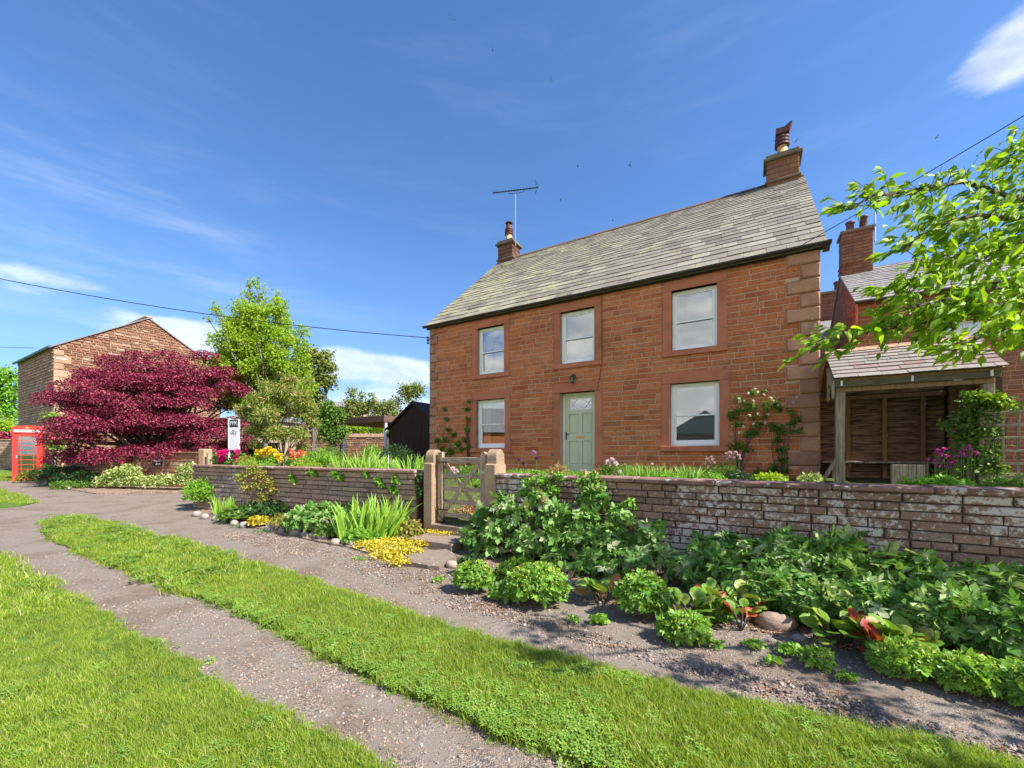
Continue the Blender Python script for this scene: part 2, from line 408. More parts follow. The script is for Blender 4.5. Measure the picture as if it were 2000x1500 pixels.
M['barkgrey'] = wood('pale_bark', (.10, .085, .07), (.30, .27, .23), axis=(22, 22, 5), bs=.8)
M['bluegutter'] = plain('blue_gutter_paint', (.05, .14, .20), .4)
M['terracotta'] = plain('terracotta_ridge', (.15, .09, .068), .8, var=.3)

def slate_mat(name, cols, lich=.1, lc=(.40, .40, .20), rough=.8):
    m, t = mat(name); P = pos(t)
    base = t.ramp(rnd(t), cols)
    nf = t.noise(P, 14, 5, .6)
    col = t.mix(t.math('MULTIPLY', t.sm(nf, .4, .7), .4), base, t.mix(1, base, (.6, .6, .6), 'MULTIPLY'))
    if lich:
        sx = t.new('ShaderNodeSeparateXYZ', {0: P}).outputs[0]
        grad = t.math('MULTIPLY', t.math('SUBTRACT', 1.0, t.sm(sx, -1.0, 7.5)), .09)
        big = t.noise(t.vmath('MULTIPLY', P, (1.0, 1.0, 1.4)).outputs[0], 1.9, 6, .68)
        sp = t.noise(P, 26, 4, .7)
        v = t.math('ADD', t.math('ADD', t.math('MULTIPLY', big, .6), t.math('MULTIPLY', sp, .4)), grad)
        mk = t.sm(v, .60 - lich, .69 - lich)
        col = t.mix(t.math('MULTIPLY', mk, .75), col, lc)
    finish(t, col, rough, t.noise(P, 22, 6, .7), .35, .006, spec=.4); return m
M['slate'] = slate_mat('green_grey_slate', [(0, (.15, .125, .10)), (.3, (.26, .225, .175)), (.5, (.19, .16, .13)), (.75, (.31, .275, .22)), (1, (.165, .13, .115))], lich=.03, lc=(.36, .355, .19))
M['slate2'] = slate_mat('porch_slate', [(0, (.22, .19, .16)), (.4, (.30, .26, .22)), (.7, (.26, .22, .19)), (.9, (.24, .14, .12)), (1, (.34, .30, .26))], lich=0)
M['slate3'] = slate_mat('grey_slate', [(0, (.20, .19, .19)), (.5, (.27, .26, .26)), (1, (.23, .21, .20))], lich=0)

m, t = mat('window_glass')
lw = t.new('ShaderNodeFresnel', {'IOR': 1.52}).outputs[0]
fac = t.math('ADD', t.math('MULTIPLY', lw, 1.6), .13, clamp=True)
P = pos(t)
bmp = t.new('ShaderNodeBump', {'Strength': .012, 'Distance': .01, 'Height': t.noise(P, 1.2, 1)}).outputs[0]
gl = t.new('ShaderNodeBsdfGlossy', {'Roughness': .015, 'Color': (.95, .97, 1, 1)}); t.set(gl, 'Normal', bmp)
tr = t.new('ShaderNodeBsdfTransparent', {'Color': (.86, .9, .9, 1)})
t.new('ShaderNodeOutputMaterial', {0: t.new('ShaderNodeMixShader', {0: fac, 1: tr.outputs[0], 2: gl.outputs[0]}).outputs[0]})
M['glass'] = m

def leaf_mat(name, cols, trans=.35, rough=.45, ttint=(1.3, 1.25, .6), big=.25, spec=.35, edge=None):
    m, t = mat(name); P = pos(t)
    c = t.ramp(rnd(t), cols)
    c = t.mix(t.math('MULTIPLY', t.sm(t.noise(P, 2.3, 3), .35, .7), big), c, t.mix(1, c, (.6, .62, .55), 'MULTIPLY'))
    c = t.mix(t.math('MULTIPLY', t.sm(t.noise(P, 70, 3), .4, .7), .25), c, t.mix(1, c, (1.35, 1.3, 1.1), 'MULTIPLY'))
    b = t.new('ShaderNodeBsdfPrincipled', {'Base Color': c, 'Roughness': rough, 'Specular IOR Level': spec})
    tl = t.new('ShaderNodeBsdfTranslucent', {'Color': t.mix(1, c, ttint, 'MULTIPLY')})
    t.new('ShaderNodeOutputMaterial', {0: t.new('ShaderNodeMixShader', {0: trans, 1: b.outputs[0], 2: tl.outputs[0]}).outputs[0]})
    return m
def hsvset(base, amt=.35):
    """ramp of related leaf colours around a base"""
    r, g, b = base
    return [(0, (r*(1-amt), g*(1-amt), b*(1-amt))), (.35, base), (.7, (r*(1+amt*.7), g*(1+amt*.6), b*(1+amt*.3))), (1, (r*(1+amt), g*(1+amt*.5), b*.8))]
L = {}
L['maple'] = leaf_mat('maroon_leaf', [(0, (.075, .007, .024)), (.4, (.18, .013, .048)), (.75, (.30, .028, .075)), (1, (.44, .085, .12))], trans=.15, ttint=(1.6, .7, .7), rough=.5)
L['lime'] = leaf_mat('lime_leaf', hsvset((.28, .43, .03), .35), trans=.45)
L['mid'] = leaf_mat('mid_green_leaf', hsvset((.12, .23, .035), .4))
L['olive'] = leaf_mat('olive_leaf', hsvset((.22, .27, .08), .4))
L['dark'] = leaf_mat('dark_green_leaf', hsvset((.035, .085, .022), .4), trans=.2)
L['anemone'] = leaf_mat('anemone_leaf', [(0, (.08, .19, .035)), (.5, (.15, .31, .06)), (.82, (.27, .42, .12)), (1, (.55, .60, .36))], trans=.3, rough=.5, spec=.3)
L['alch'] = leaf_mat('mantle_leaf', hsvset((.18, .36, .06), .5), trans=.35)
L['fresh'] = leaf_mat('fresh_green_leaf', hsvset((.20, .40, .045), .35), trans=.4)
L['yellow'] = leaf_mat('golden_leaf', [(0, (.42, .33, .03)), (.5, (.58, .48, .03)), (1, (.70, .62, .08))], trans=.3)
L['variegated'] = leaf_mat('variegated_leaf', [(0, (.15, .26, .05)), (.35, (.25, .36, .08)), (.7, (.50, .55, .20)), (1, (.62, .64, .34))], trans=.3)
L['spirea'] = leaf_mat('spirea_leaf', [(0, (.18, .24, .03)), (.5, (.33, .36, .05)), (.85, (.42, .36, .10)), (1, (.52, .22, .12))], trans=.4)
L['rowan'] = leaf_mat('bronze_tinted_leaf', [(0, (.14, .24, .04)), (.45, (.22, .34, .05)), (.75, (.38, .38, .12)), (1, (.62, .36, .20))], trans=.35)
L['cherry'] = leaf_mat('cherry_leaf', [(0, (.14, .26, .015)), (.5, (.24, .40, .022)), (1, (.36, .50, .04))], trans=.5, ttint=(1.5, 1.5, .4), rough=.5, spec=.35)
L['bergenia'] = leaf_mat('bergenia_leaf', [(0, (.12, .24, .03)), (.6, (.20, .34, .04)), (.88, (.30, .34, .06)), (.95, (.38, .22, .07)), (1, (.42, .08, .06))], trans=.25, rough=.42, spec=.4)
L['bergred'] = leaf_mat('red_bergenia_leaf', [(0, (.30, .03, .03)), (.45, (.42, .05, .03)), (.7, (.45, .16, .04)), (1, (.26, .24, .05))], trans=.25, rough=.45, big=.6)
L['pinkleaf'] = leaf_mat('pink_young_leaf', [(0, (.20, .28, .05)), (.5, (.42, .30, .14)), (1, (.50, .20, .17))], trans=.35)
L['ivy'] = leaf_mat('ivy_leaf', hsvset((.16, .33, .045), .4), trans=.3, rough=.35)
L['blade'] = leaf_mat('sword_leaf', hsvset((.25, .44, .05), .25), trans=.4)
L['redground'] = leaf_mat('red_succulent', [(0, (.25, .22, .08)), (.5, (.42, .14, .08)), (1, (.50, .28, .15))], trans=.2)
def petal(name, a, b): return leaf_mat(name, [(0, a), (1, b)], trans=.35, ttint=(1.2, 1, 1.1), big=0)
L['magenta'] = petal('magenta_petal', (.62, .01, .17), (.80, .04, .32))
L['ypetal'] = petal('yellow_petal', (.75, .55, .02), (.85, .70, .05))
L['coral'] = petal('coral_petal', (.80, .12, .06), (.85, .30, .15))
L['wpetal'] = petal('white_petal', (.80, .78, .76), (.80, .62, .66))
L['ppetal'] = petal('pale_pink_petal', (.66, .42, .50), (.75, .58, .60))
L['purple'] = petal('purple_petal', (.10, .02, .16), (.22, .05, .30))
L['lilac'] = petal('lilac_petal', (.55, .26, .55), (.66, .40, .66))
L['colum'] = petal('columbine_petal', (.45, .03, .24), (.62, .10, .40))
# ------------------------------------------------------------------ ground
def ground_mats():
    m, t = mat('track_gravel'); P = pos(t)
    v = t.new('ShaderNodeTexVoronoi', {'Vector': P, 'Scale': 95.0}); v2 = t.new('ShaderNodeTexVoronoi', {'Vector': P, 'Scale': 210.0})
    vs = t.new('ShaderNodeSeparateXYZ', {0: v.outputs['Color']}).outputs[0]
    c1 = t.ramp(vs, [(0, (.09, .078, .067)), (.3, (.18, .15, .125)), (.55, (.25, .205, .17)), (.8, (.32, .22, .165)), (1, (.40, .35, .30))])
    c2 = t.mix(t.noise(P, 300, 2), (.13, .105, .085), (.30, .25, .205))
    big = t.noise(P, .9, 5, .65)
    mk = t.sm(t.math('ADD', t.noise(P, 7, 5, .7), t.math('MULTIPLY', t.math('SUBTRACT', big, .5), .6)), .42, .60)
    col = t.mix(mk, c2, c1)
    col = t.mix(t.math('MULTIPLY', t.sm(t.noise(P, 1.7, 5, .6), .46, .66), .6), col, t.mix(1, col, (.66, .54, .45), 'MULTIPLY'))
    h = t.math('ADD', t.math('MULTIPLY', t.math('SUBTRACT', 1.0, v.outputs['Distance']), t.math('ADD', .25, mk)), t.math('MULTIPLY', v2.outputs['Distance'], -.4))
    finish(t, col, .92, h, .8, .008, spec=.2); M['gravel'] = m
    m, t = mat('dry_soil'); P = pos(t)
    v = t.new('ShaderNodeTexVoronoi', {'Vector': P, 'Scale': 55.0})
    vs = t.new('ShaderNodeSeparateXYZ', {0: v.outputs['Color']}).outputs[0]
    c1 = t.ramp(vs, [(0, (.12, .085, .065)), (.5, (.22, .155, .115)), (.85, (.30, .22, .17)), (1, (.44, .37, .32))])
    col = t.mix(t.sm(t.noise(P, 3, 5), .4, .65), c1, t.mix(1, c1, (1.6, 1.5, 1.4), 'MULTIPLY'))
    finish(t, col, .95, t.math('ADD', t.noise(P, 25, 6, .7), v.outputs['Distance']), .9, .02, spec=.15); M['soil'] = m
    for nm, a, b in (('lawn_base', (.07, .125, .02), (.13, .20, .035)), ('field', (.09, .15, .03), (.13, .20, .04)), ('garden_base', (.055, .06, .025), (.11, .14, .04))):
        m, t = mat(nm); P = pos(t)
        col = t.mix(t.sm(t.noise(P, 30, 5, .7), .35, .65), a, b)
        finish(t, col, .95, t.noise(P, 120, 4), .8, .02, spec=.1); M[nm] = m
ground_mats()
def grid_sheet(name, xs, ys, zf, m, keep=None, rough=0.0):
    xs = np.array(xs); ys = np.array(ys); nx, ny = len(xs), len(ys)
    V = np.array([(x, y, zf(x, y)) for y in ys for x in xs])
    Fc = []
    for j in range(ny - 1):
        for i in range(nx - 1):
            if keep is None or keep((xs[i]+xs[i+1])/2, (ys[j]+ys[j+1])/2):
                a = j*nx + i; Fc.append((a, a+1, a+1+nx, a+nx))
    o = bpy.data.objects.new(name, np_mesh(name, V, np.array(Fc), m, smooth=True)); link(o); o['kind'] = 'structure'; return o
grid_sheet('ground', [-900, -60, -30, 0, 30, 60, 900], [-600, -60, 0, 9, 25.1, 60, 900], lambda x, y: zg(y) - .03, M['field'])
def trackz(x, y): return zg(y) + .010 * math.sin(x * 1.7 + y) * math.sin(y * 1.3 - x * .6)
grid_sheet('gravel_track', np.arange(-34, 12.1, .5), np.arange(-4, 21, .5), trackz, M['gravel'])

def jitter_poly(pts, step=.12, amp=.035):
    out = []
    for i in range(len(pts)):
        a, b = Vector(pts[i][:2]), Vector(pts[(i+1) % len(pts)][:2]); n = max(1, int((b - a).length / step)) if (b-a).length < 4 else 4
        for k in range(n):
            p = a.lerp(b, k / n); am = amp * min(1.0, .3 + p.length * .12)
            out.append((p.x + random.uniform(-am, am), p.y + random.uniform(-am, am)))
    return out
def poly_sheet(name, pts, zf, m, dz=.012, thick=True):
    pts = [Vector((x, y, zf(x, y) + dz)) for x, y in pts]
    tri = geometry.tessellate_polygon([pts]); n = len(pts)
    vs = pts + [p - Vector((0, 0, dz + .03)) for p in pts]
    a2 = sum(pts[i].x * pts[(i+1) % n].y - pts[(i+1) % n].x * pts[i].y for i in range(n))
    fs = []
    for tr_ in tri:
        a, b, c = [pts[i] for i in tr_]
        fs.append(tuple(tr_) if (b - a).cross(c - a).z > 0 else tuple(reversed(tr_)))
    for i in range(n):
        j = (i+1) % n; fs.append((i, i+n, j+n, j) if a2 > 0 else (j, j+n, i+n, i))
    o = bpy.data.objects.new(name, np_mesh(name, np.array([tuple(v) for v in vs]), fs, m)); link(o); o['kind'] = 'structure'; return o
def gp2(l): return [tuple(GP(x, y)[:2]) for x, y in l]
LAWN = [(-15, 9.8), (-9.5, 6.8)] + gp2([(0, 1085), (60, 1125), (120, 1160), (200, 1203), (300, 1257), (400, 1318), (470, 1365), (560, 1408), (640, 1445), (740, 1490)]) + [(-.35, 1.5), (.1, .9), (.9, 0), (1.6, -3), (-15, -3)]
STRIP = gp2([(78, 1038), (84, 1022), (105, 1011), (160, 1009), (230, 1026), (300, 1046), (420, 1080), (520, 1110), (600, 1138), (700, 1168), (850, 1217), (950, 1249), (1100, 1290), (1250, 1330), (1400, 1366), (1600, 1408), (1800, 1450), (2000, 1498)]) + [(3.2, 1.35), (4.6, .3), (6.0, -1.5), (3.2, -1.5), (2.0, 0), (1.1, 1.0)] + gp2([(1130, 1490), (1050, 1466), (960, 1432), (880, 1394), (780, 1352), (690, 1308), (600, 1264), (520, 1226), (440, 1187), (330, 1150), (240, 1112), (160, 1082), (110, 1060)])
PATCH = gp2([(0, 994), (40, 990), (74, 981), (40, 970), (0, 958)]) + [(-22, 15.3), (-22, 12.5)]
GREEN2 = [(-34, 18.3), (-21.0, 17.6), (-20.0, 18.4), (-19.6, 19.4), (-34, 24)]
LAWNJ, STRIPJ = jitter_poly(LAWN), jitter_poly(STRIP)
flatz = lambda x, y: trackz(x, y)
for nm, pl in (('lawn', LAWNJ), ('grass_strip', STRIPJ), ('grass_patch', PATCH), ('grass_verge', GREEN2)):
    poly_sheet(nm, pl, flatz, M['lawn_base'], dz=.022)
# planting beds in front of the walls
LB = gp2([(372, 992), (395, 1003), (430, 1014), (480, 1028), (560, 1044), (620, 1058), (680, 1070), (745, 1088), (790, 1100), (826, 1086), (838, 1066)]) + [tuple(W(GS0 - .25, WD - .02)[:2]), tuple((LW1 - LN * .02)[:2]), tuple((LW0 - LN * .02)[:2]), tuple((LW0 - LN * .02 - LU * .25)[:2])]
poly_sheet('soil_bed', jitter_poly(LB, .2, .03), lambda x, y: zg(y), M['soil'], dz=.02)
RB = gp2([(884, 1095), (900, 1125), (1000, 1150), (1100, 1168), (1200, 1190), (1350, 1222), (1500, 1238), (1700, 1285), (2000, 1350)]) + [(4.4, 2.2), (6.2, 1.0), tuple(W(13.0, WD - .02)[:2]), tuple(W(GS1 + .05, WD - .02)[:2])]
poly_sheet('soil_bed', jitter_poly(RB, .2, .05), lambda x, y: zg(y), M['soil'], dz=.006)
HB = [tuple(GP(x, y)[:2]) for x, y in ((92, 944), (120, 955), (190, 966), (290, 964), (372, 962))] + [(-11.2, 15.2), (-14.5, 16.6), (-19.0, 17.6)]
poly_sheet('soil_bed', HB, lambda x, y: zg(y), M['soil'], dz=.04)

def keepg(x, y):
    s, d = SD((x, y))
    if y > 60: return False
    lx = Vector((x, y, 0)) - LW0; dl = lx.dot(LN); al = lx.dot(LU)
    if s > GS0 - .6: return d > WD + .04
    if al > 0: return dl > .06 and s > -30
    return d > 1.2 and s > -30
xs = np.concatenate((np.arange(-26, -9, .7), np.arange(-9, 10, .22), np.arange(10, 30, 1.0)))
ys = np.concatenate((np.arange(-3, 12, .22), np.arange(12, 40, 1.0)))
def gzs(x, y):
    s, d = SD((x, y)); lx = Vector((x, y, 0)) - LW0
    return gz(x, y)
def sheet_sd():
    """garden ground laid out along the house so its front edge is straight against the walls"""
    ss = np.concatenate((np.arange(-30, -4, 1.0), np.arange(-4, 13, .25), np.arange(13, 30, 1.0))); V = []; idx = {}; Fc = []
    def front(s):
        if s >= GS0 - .3: return WD + .05
        P0 = W(s, 0); k = (LW0 - P0).dot(LN) / N.dot(LN)          # on the left wall's line
        if s > -3.5: return k + .08
        return k + .08 + min(3.0, (-3.5 - s) * 3)
    ts = [0, .03, .06, .1, .15, .2, .26, .32, .4, .5, .6, .72, .85, 1]
    rows = []
    for s in ss:
        f = front(s); r = []
        for t_ in ts:
            d = f + (1.0 - f) * t_; p = W(s, d); V.append((p.x, p.y, gz(p.x, p.y))); r.append(len(V) - 1)
        for d in (4, 9, 20, 40): p = W(s, d); V.append((p.x, p.y, gz(p.x, p.y))); r.append(len(V) - 1)
        rows.append(r)
    for i in range(len(rows) - 1):
        for j in range(len(rows[0]) - 1): Fc.append((rows[i][j], rows[i+1][j], rows[i+1][j+1], rows[i][j+1]))
    o = bpy.data.objects.new('garden_ground', np_mesh('garden_ground', np.array(V), np.array(Fc), M['garden_base'], smooth=True)); link(o); o['kind'] = 'structure'
sheet_sd()

# ------------------------------------------------------------------ the house
FL = 0.90
ZE = H + 4.06                                   # eaves level
HL, HD, RP = 10.17, 8.7, math.tan(R(41))
house = thing('stone_house', 'two storey red sandstone house with slate roof and sage green front door', 'house', W(0, 0), ROTZ)
def opening(l, r, top_px, bot_px):
    """opening seen between columns l and r; rows are measured at the left edge"""
    return S(l), S(r), ZZ(l, top_px), ZZ(l, bot_px)
ops = dict(UL=opening(932, 984.5, 642.5, 733), UM=opening(1094, 1161, 611, 712), UR=opening(1311.5, 1400.6, 569, 686),
           LL=opening(930, 986, 782, 875), LR=opening(1309, 1405, 750, 871), D=opening(1093, 1162, 768, 922))
sur = {}
holes = []
J = .19
for k, (a, b, z0t, z0b) in ops.items():
    top, bot = z0t, z0b
    lint = min(top + .25, ZE - .10) ; sill = bot - (.13 if k != 'D' else .0)
    sur[k] = (a - J, b + J, sill, lint); holes.append(sur[k])
opn = [(a, b, z1, z0) for (a, b, z0, z1) in ops.values()]
core = MB(); walled(core, 0.0, HL, FL - .4, ZE, .006, .30, opn); core.build('wall', M['mortar'], house)
back = MB(); back.box(0, .3, .301, HD, FL - .4, ZE); back.box(HL - .3, HL, .301, HD, FL - .4, ZE); back.box(.301, HL - .301, HD - .3, HD, FL - .4, ZE)
rz = ZE + RP * HD / 2
for x0, x1 in ((0.0, .3), (HL - .3, HL)): back.prism([(0.0, ZE + .001), (HD, ZE + .001), (HD/2, rz - .05)], x0, x1, axis='x')
back.build('rear_wall', M['stone'], house)
inn = MB(); inn.box(.31, HL - .31, .75, .80, FL, ZE); inn.box(.31, HL - .31, .31, .75, FL + 2.55, FL + 2.6); inn.box(.31, HL - .31, .31, .75, FL - .3, FL)
for x in (3.0, 4.9, 6.4): inn.box(x, x + .05, .31, .75, FL, ZE)
inn.build('room_wall', M['room'], house)
# facing stones between the quoins
QH = .305; LQ, SQ = .56, .33
pcs = []
nq = int((ZE - FL) / QH) + 1
zq = [FL + i * (ZE - FL) / nq for i in range(nq + 1)]; qh = zq[1] - zq[0]
qp = []
for i in range(nq):
    lg = (i % 2 == 0)
    lq, rq = (.34 if lg else .22), (LQ if not lg else SQ)
    for (x0, x1) in ((0.0, lq), (HL - rq, HL)):
        v, f_, t_ = stone_piece(x0, x1, zq[i] + .009, zq[i+1] - .009, -.05, .04, c=.026, j=.003); qp.append((v, f_, t_))
z = FL; cz_ = []
while z < ZE - .05:
    h = random.uniform(.112, .138)
    if z + h > ZE - .06: h = ZE - z
    cz_.append((z, z + h)); z += h
for z0, z1 in cz_:
    i = min(int(((z0 + z1) / 2 - FL) / qh), nq - 1); lg = (i % 2 == 0); lq = .34 if lg else .22; rq = LQ if not lg else SQ
    for (a, b, c, d) in coursing(lq + .006, HL - rq - .006, z0, z1, z1 - z0, .18, .58, holes, gap=.012):
        if d - c < .01: continue
        pcs.append(stone_piece(a, b, c, d, 0.0, .04, c=.006, j=.004, prot=random.uniform(-.003, .010)))
emit(pcs, 'stone', house, M['stone'], 300, 'facing_stones')
emit(qp, 'quoin', house, M['quoin'], 300)
# dressed surrounds: lintel, jambs, sill of their own
for k, (a, b, zt, zb) in ops.items():
    s0, s1, sz, lz = sur[k]
    o = MB().bbox(s0, s1, -.020, .20, zt, lz, .006, random.random()).build('lintel', M['dressed'], house, center=True)
    for x0, x1 in ((s0, a), (b, s1)):
        MB().bbox(x0, x1, -.018, .26, zb + .002, zt - .003, .005, random.random()).build('jamb', M['dressed'], house, center=True)
    if k != 'D': MB().bbox(s0 - .015, s1 + .015, -.055, .22, sz, zb, .01, random.random()).build('sill', M['dressed'], house, center=True)
# sash windows
for k, (a, b, zt, zb) in ops.items():
    if k == 'D': continue
    y0 = .115; fw = .066
    fm = MB(); fm.bbox(a, a + fw, y0, y0 + .09, zb, zt, .004); fm.bbox(b - fw, b, y0, y0 + .09, zb, zt, .004)
    fm.bbox(a + fw, b - fw, y0, y0 + .09, zt - .06, zt, .004); fm.bbox(a + fw, b - fw, y0, y0 + .10, zb, zb + .05, .004)
    wf = fm.build('window', M['white'], house); mid = zb + (zt - zb) * .49
    for nm, z0, z1, yo in (('upper_sash', mid - .02, zt - .06, y0 + .022), ('lower_sash', zb + .05, mid + .02, y0 + .055)):
        s = MB(); x0, x1 = a + fw, b - fw; bw = .042; bb = .085 if nm == 'lower_sash' else .032; bt = .03
        s.bbox(x0, x0 + bw, yo, yo + .034, z0, z1, .003); s.bbox(x1 - bw, x1, yo, yo + .034, z0, z1, .003)
        s.bbox(x0 + bw, x1 - bw, yo, yo + .034, z0, z0 + bb, .003); s.bbox(x0 + bw, x1 - bw, yo, yo + .034, z1 - bt, z1, .003)
        s.build('sash', M['white'] if k not in () else M['cream'], wf)
        MB().box(x0 + bw, x1 - bw, yo + .014, yo + .019, z0 + bb, z1 - bt).build('pane', M['glass'], wf)
    if k in ('UM', 'UR', 'LR', 'UL'):
        bl = MB(); z = zb + .07; x0, x1 = a + fw + .01, b - fw - .01
        if k == 'UL': x0 += (x1 - x0) * .42
        while z < zt - .07:
            bl.add([(x0, .285, z), (x1, .285, z), (x1, .307, z + .014), (x0, .307, z + .014), (x0, .286, z - .0015), (x1, .286, z - .0015)], [(0, 1, 2, 3), (0, 4, 5, 1)]); z += .025
        for x in (x0 + .1, x1 - .1): bl.box(x, x + .003, .283, .285, zb + .07, zt - .07)
        o = bl.build('blind', M['blind'], wf); o['kind'] = 'stuff'
    if k in ('UL', 'LL', 'UR'):
        for x0, x1 in ((a + .03, a + .03 + (b - a) * (.26 if k != 'UR' else .10)), (b - .03 - (b - a) * .12, b - .03)):
            n = 14; pts = [(x0 + (x1 - x0) * i / n, .36 + .018 * math.sin(i * 2.1)) for i in range(n + 1)]
            vs = [(x, y, zb - .05) for x, y in pts] + [(x, y, zt) for x, y in pts]
            MB().add(vs, [(i, i+1, i+n+2, i+n+1) for i in range(n)]).build('curtain', M['curtain'], wf, smooth=True)
# front door
a, b, zt, zb = ops['D']
dy = .235
fr = MB(); fr.bbox(a, a + .05, dy - .01, dy + .08, zb, zt, .004); fr.bbox(b - .05, b, dy - .01, dy + .08, zb, zt, .004); fr.bbox(a + .05, b - .05, dy - .01, dy + .08, zt - .05, zt, .004)
fr.build('door_frame', M['white'], house)
a += .052; b -= .052; zt -= .052; dw_, dh = b - a, zt - zb
MB().box(a + .05, b - .05, dy + .081, dy + .09, zb, zt).build('dark_hall_panel', M['dark'], house)  # near-black panel behind the door glass, its colour stands in for hall shade
door = bpy.data.objects.new('door', None); link(door, house)
lf = MB(); st = .10 * dw_ / .8; gz0, gz1 = zb + dh * .81, zb + dh * .955
cols = (a, a + .115, a + dw_/2 - .05, a + dw_/2 + .05, b - .115, b); mr = zb + dh * .455
rows = [(zb + .20, mr - .10), (mr + .09, gz0 - .11)]
lf.box(a, b, dy + .03, dy + .045, zb + .01, gz0)          # ground of the panels
for x0, x1 in ((cols[0], cols[1]), (cols[4], cols[5])): lf.bbox(x0, x1, dy, dy + .03, zb + .01, zt, .003)
for z0, z1 in rows: lf.bbox(cols[2], cols[3], dy + .001, dy + .03, z0, z1, .003)
for z0, z1 in ((zb + .01, rows[0][0]), (rows[0][1], rows[1][0]), (rows[1][1], gz0), (gz1, zt)): lf.bbox(cols[1], cols[4], dy + .0005, dy + .03, z0, z1, .003)
lf.build('door_leaf', M['green'], door)
for z0, z1 in rows:
    for x0, x1 in ((cols[1], cols[2]), (cols[3], cols[4])):
        p = MB(); e = .035
        p.add([(x0+.008,dy+.028,z0+.008),(x1-.008,dy+.028,z0+.008),(x1-.008,dy+.028,z1-.008),(x0+.008,dy+.028,z1-.008),(x0+e,dy+.010,z0+e),(x1-e,dy+.010,z0+e),(x1-e,dy+.010,z1-e),(x0+e,dy+.010,z1-e)],
              [(4,5,6,7),(0,1,5,4),(1,2,6,5),(2,3,7,6),(3,0,4,7)]); p.build('panel', M['green'], door)
MB().box(cols[1], cols[4], dy + .012, dy + .018, gz0, gz1).build('pane', M['glass'], door)
tr_ = MB(); cxm, czm, hw, hh = (cols[1]+cols[4])/2, (gz0+gz1)/2, (cols[4]-cols[1])/2 - .008, (gz1-gz0)/2 - .008
for sg in (1, -1):
    pts = [(cxm + hw * t_ , dy + .006, czm + sg * hh * (1 - 2.0 * t_ * t_ if abs(t_) > 0 else 1)) for t_ in np.linspace(-1, 1, 25)]
    tr_.tube(pts, .0075, 5)
fx0, fx1 = cols[1], cols[4]
tr_.box(fx0, fx0+.012, dy-.002, dy+.012, gz0, gz1); tr_.box(fx1-.012, fx1, dy-.002, dy+.012, gz0, gz1); tr_.box(fx0+.012, fx1-.012, dy-.002, dy+.012, gz0, gz0+.014); tr_.box(fx0+.012, fx1-.012, dy-.002, dy+.012, gz1-.014, gz1)
tr_.build('tracery', M['white'], door)
mb = MB(); mb.bbox(cxm-.12, cxm+.12, dy-.008, dy, mr-.035, mr+.035, .004, 0); mb.box(cxm-.09, cxm+.09, dy-.013, dy-.008, mr-.018, mr+.016); mb.build('letterbox', M['brass'], door)
mb = MB(); mb.bbox(a+.02, a+.06, dy-.008, dy, mr-.06, mr+.14, .003); mb.tube([(a+.04, dy-.008, mr+.08), (a+.04, dy-.045, mr+.08), (a+.14, dy-.045, mr+.078)], .008, 6); mb.build('door_handle', M['black'], door)
MB().bbox(ops['D'][0]-.1, ops['D'][1]+.1, -.12, .24, FL - .12, zb + .005, .01).build('doorstep', M['concrete'], house)
# lantern above the door
lx = (S(1122) ); lz = ZZ(1122, 741)
lan = thing('wall_lantern', 'small black carriage lantern on the wall above the green door', 'lantern', W(lx, 0, lz), ROTZ)
mb = MB(); mb.tube([(0, -.022, .08), (0, -.10, .13), (0, -.13, .10)], .012, 6); mb.bbox(-.035, .035, -.03, -.02, .0, .12, .004)
mb.build('bracket', M['black'], lan)
mb = MB(); mb.lathe((0, -.13, 0), [(.01, .11), (.03, .095), (.085, .055), (.088, .045)], 6); mb.lathe((0, -.13, 0), [(.05, -.115), (.062, -.10), (.06, -.09)], 6)
for k in range(6):
    an = k * math.pi / 3; mb.tube([(.078*math.cos(an), -.13+.078*math.sin(an), .046), (.055*math.cos(an), -.13+.055*math.sin(an), -.095)], .005, 4)
mb.build('lantern_cage', M['black'], lan)
MB().lathe((0, -.13, 0), [(.05, -.09), (.072, .045)], 6).build('pane', M['glass'], lan)
# roof slates in diminishing courses
slope = math.hypot(HD/2 + .14, (HD/2 + .14) * RP); ca, sa = math.cos(R(41)), math.sin(R(41))
def roof_slates(x0, x1, ybase, zbase, ang, length, g0, g1, w0, w1, thick=.014, over=1.0):
    """front slope: starts at (ybase, zbase) and climbs; gauge g0 at the eaves to g1 at the ridge"""
    out = []; t_ = 0.0; row = 0; c_, s_ = math.cos(ang), math.sin(ang)
    while t_ < length - .03:
        k = t_ / length; g = g0 + (g1 - g0) * k; g *= random.uniform(.96, 1.04)
        if t_ + g > length - .06: g = length - t_
        x = x0 - random.uniform(0, w1) if row % 2 else x0
        first = True
        while x < x1 - .01:
            wd = random.uniform(w0, w1) * (1.15 - .35 * k); xe = x + wd
            if xe > x1 - w0 * .5: xe = x1
            xs_ = max(x, x0)
            if xe - xs_ > .04:
                th = thick * random.uniform(.7, 1.3); lift = random.uniform(0, .003); dt = random.uniform(-.006, .008)
                ta, tb = t_ - .012 + dt, t_ + g * 1.25
                pt = lambda X, T, hgt: (X, ybase + T * c_ - hgt * s_, zbase + T * s_ + hgt * c_)
                e = .003
                b0, b1 = .006 + lift, .0
                vs = [pt(xs_+e, ta, b0+.009), pt(xe-e, ta + random.uniform(-.005,.005), b0+.009), pt(xe-e, tb, b1), pt(xs_+e, tb, b1),
                      pt(xs_+e, ta, b0+.009+th), pt(xe-e, ta + random.uniform(-.005,.005), b0+.009+th), pt(xe-e, tb, b1+th*.6), pt(xs_+e, tb, b1+th*.6)]
                out.append((vs, [(0,3,2,1),(4,5,6,7),(0,1,5,4),(1,2,6,5),(2,3,7,6),(3,0,4,7)], random.random()))
            x = xe
        t_ += g; row += 1
    return out
roof = bpy.data.objects.new('roof', None); link(roof, house)
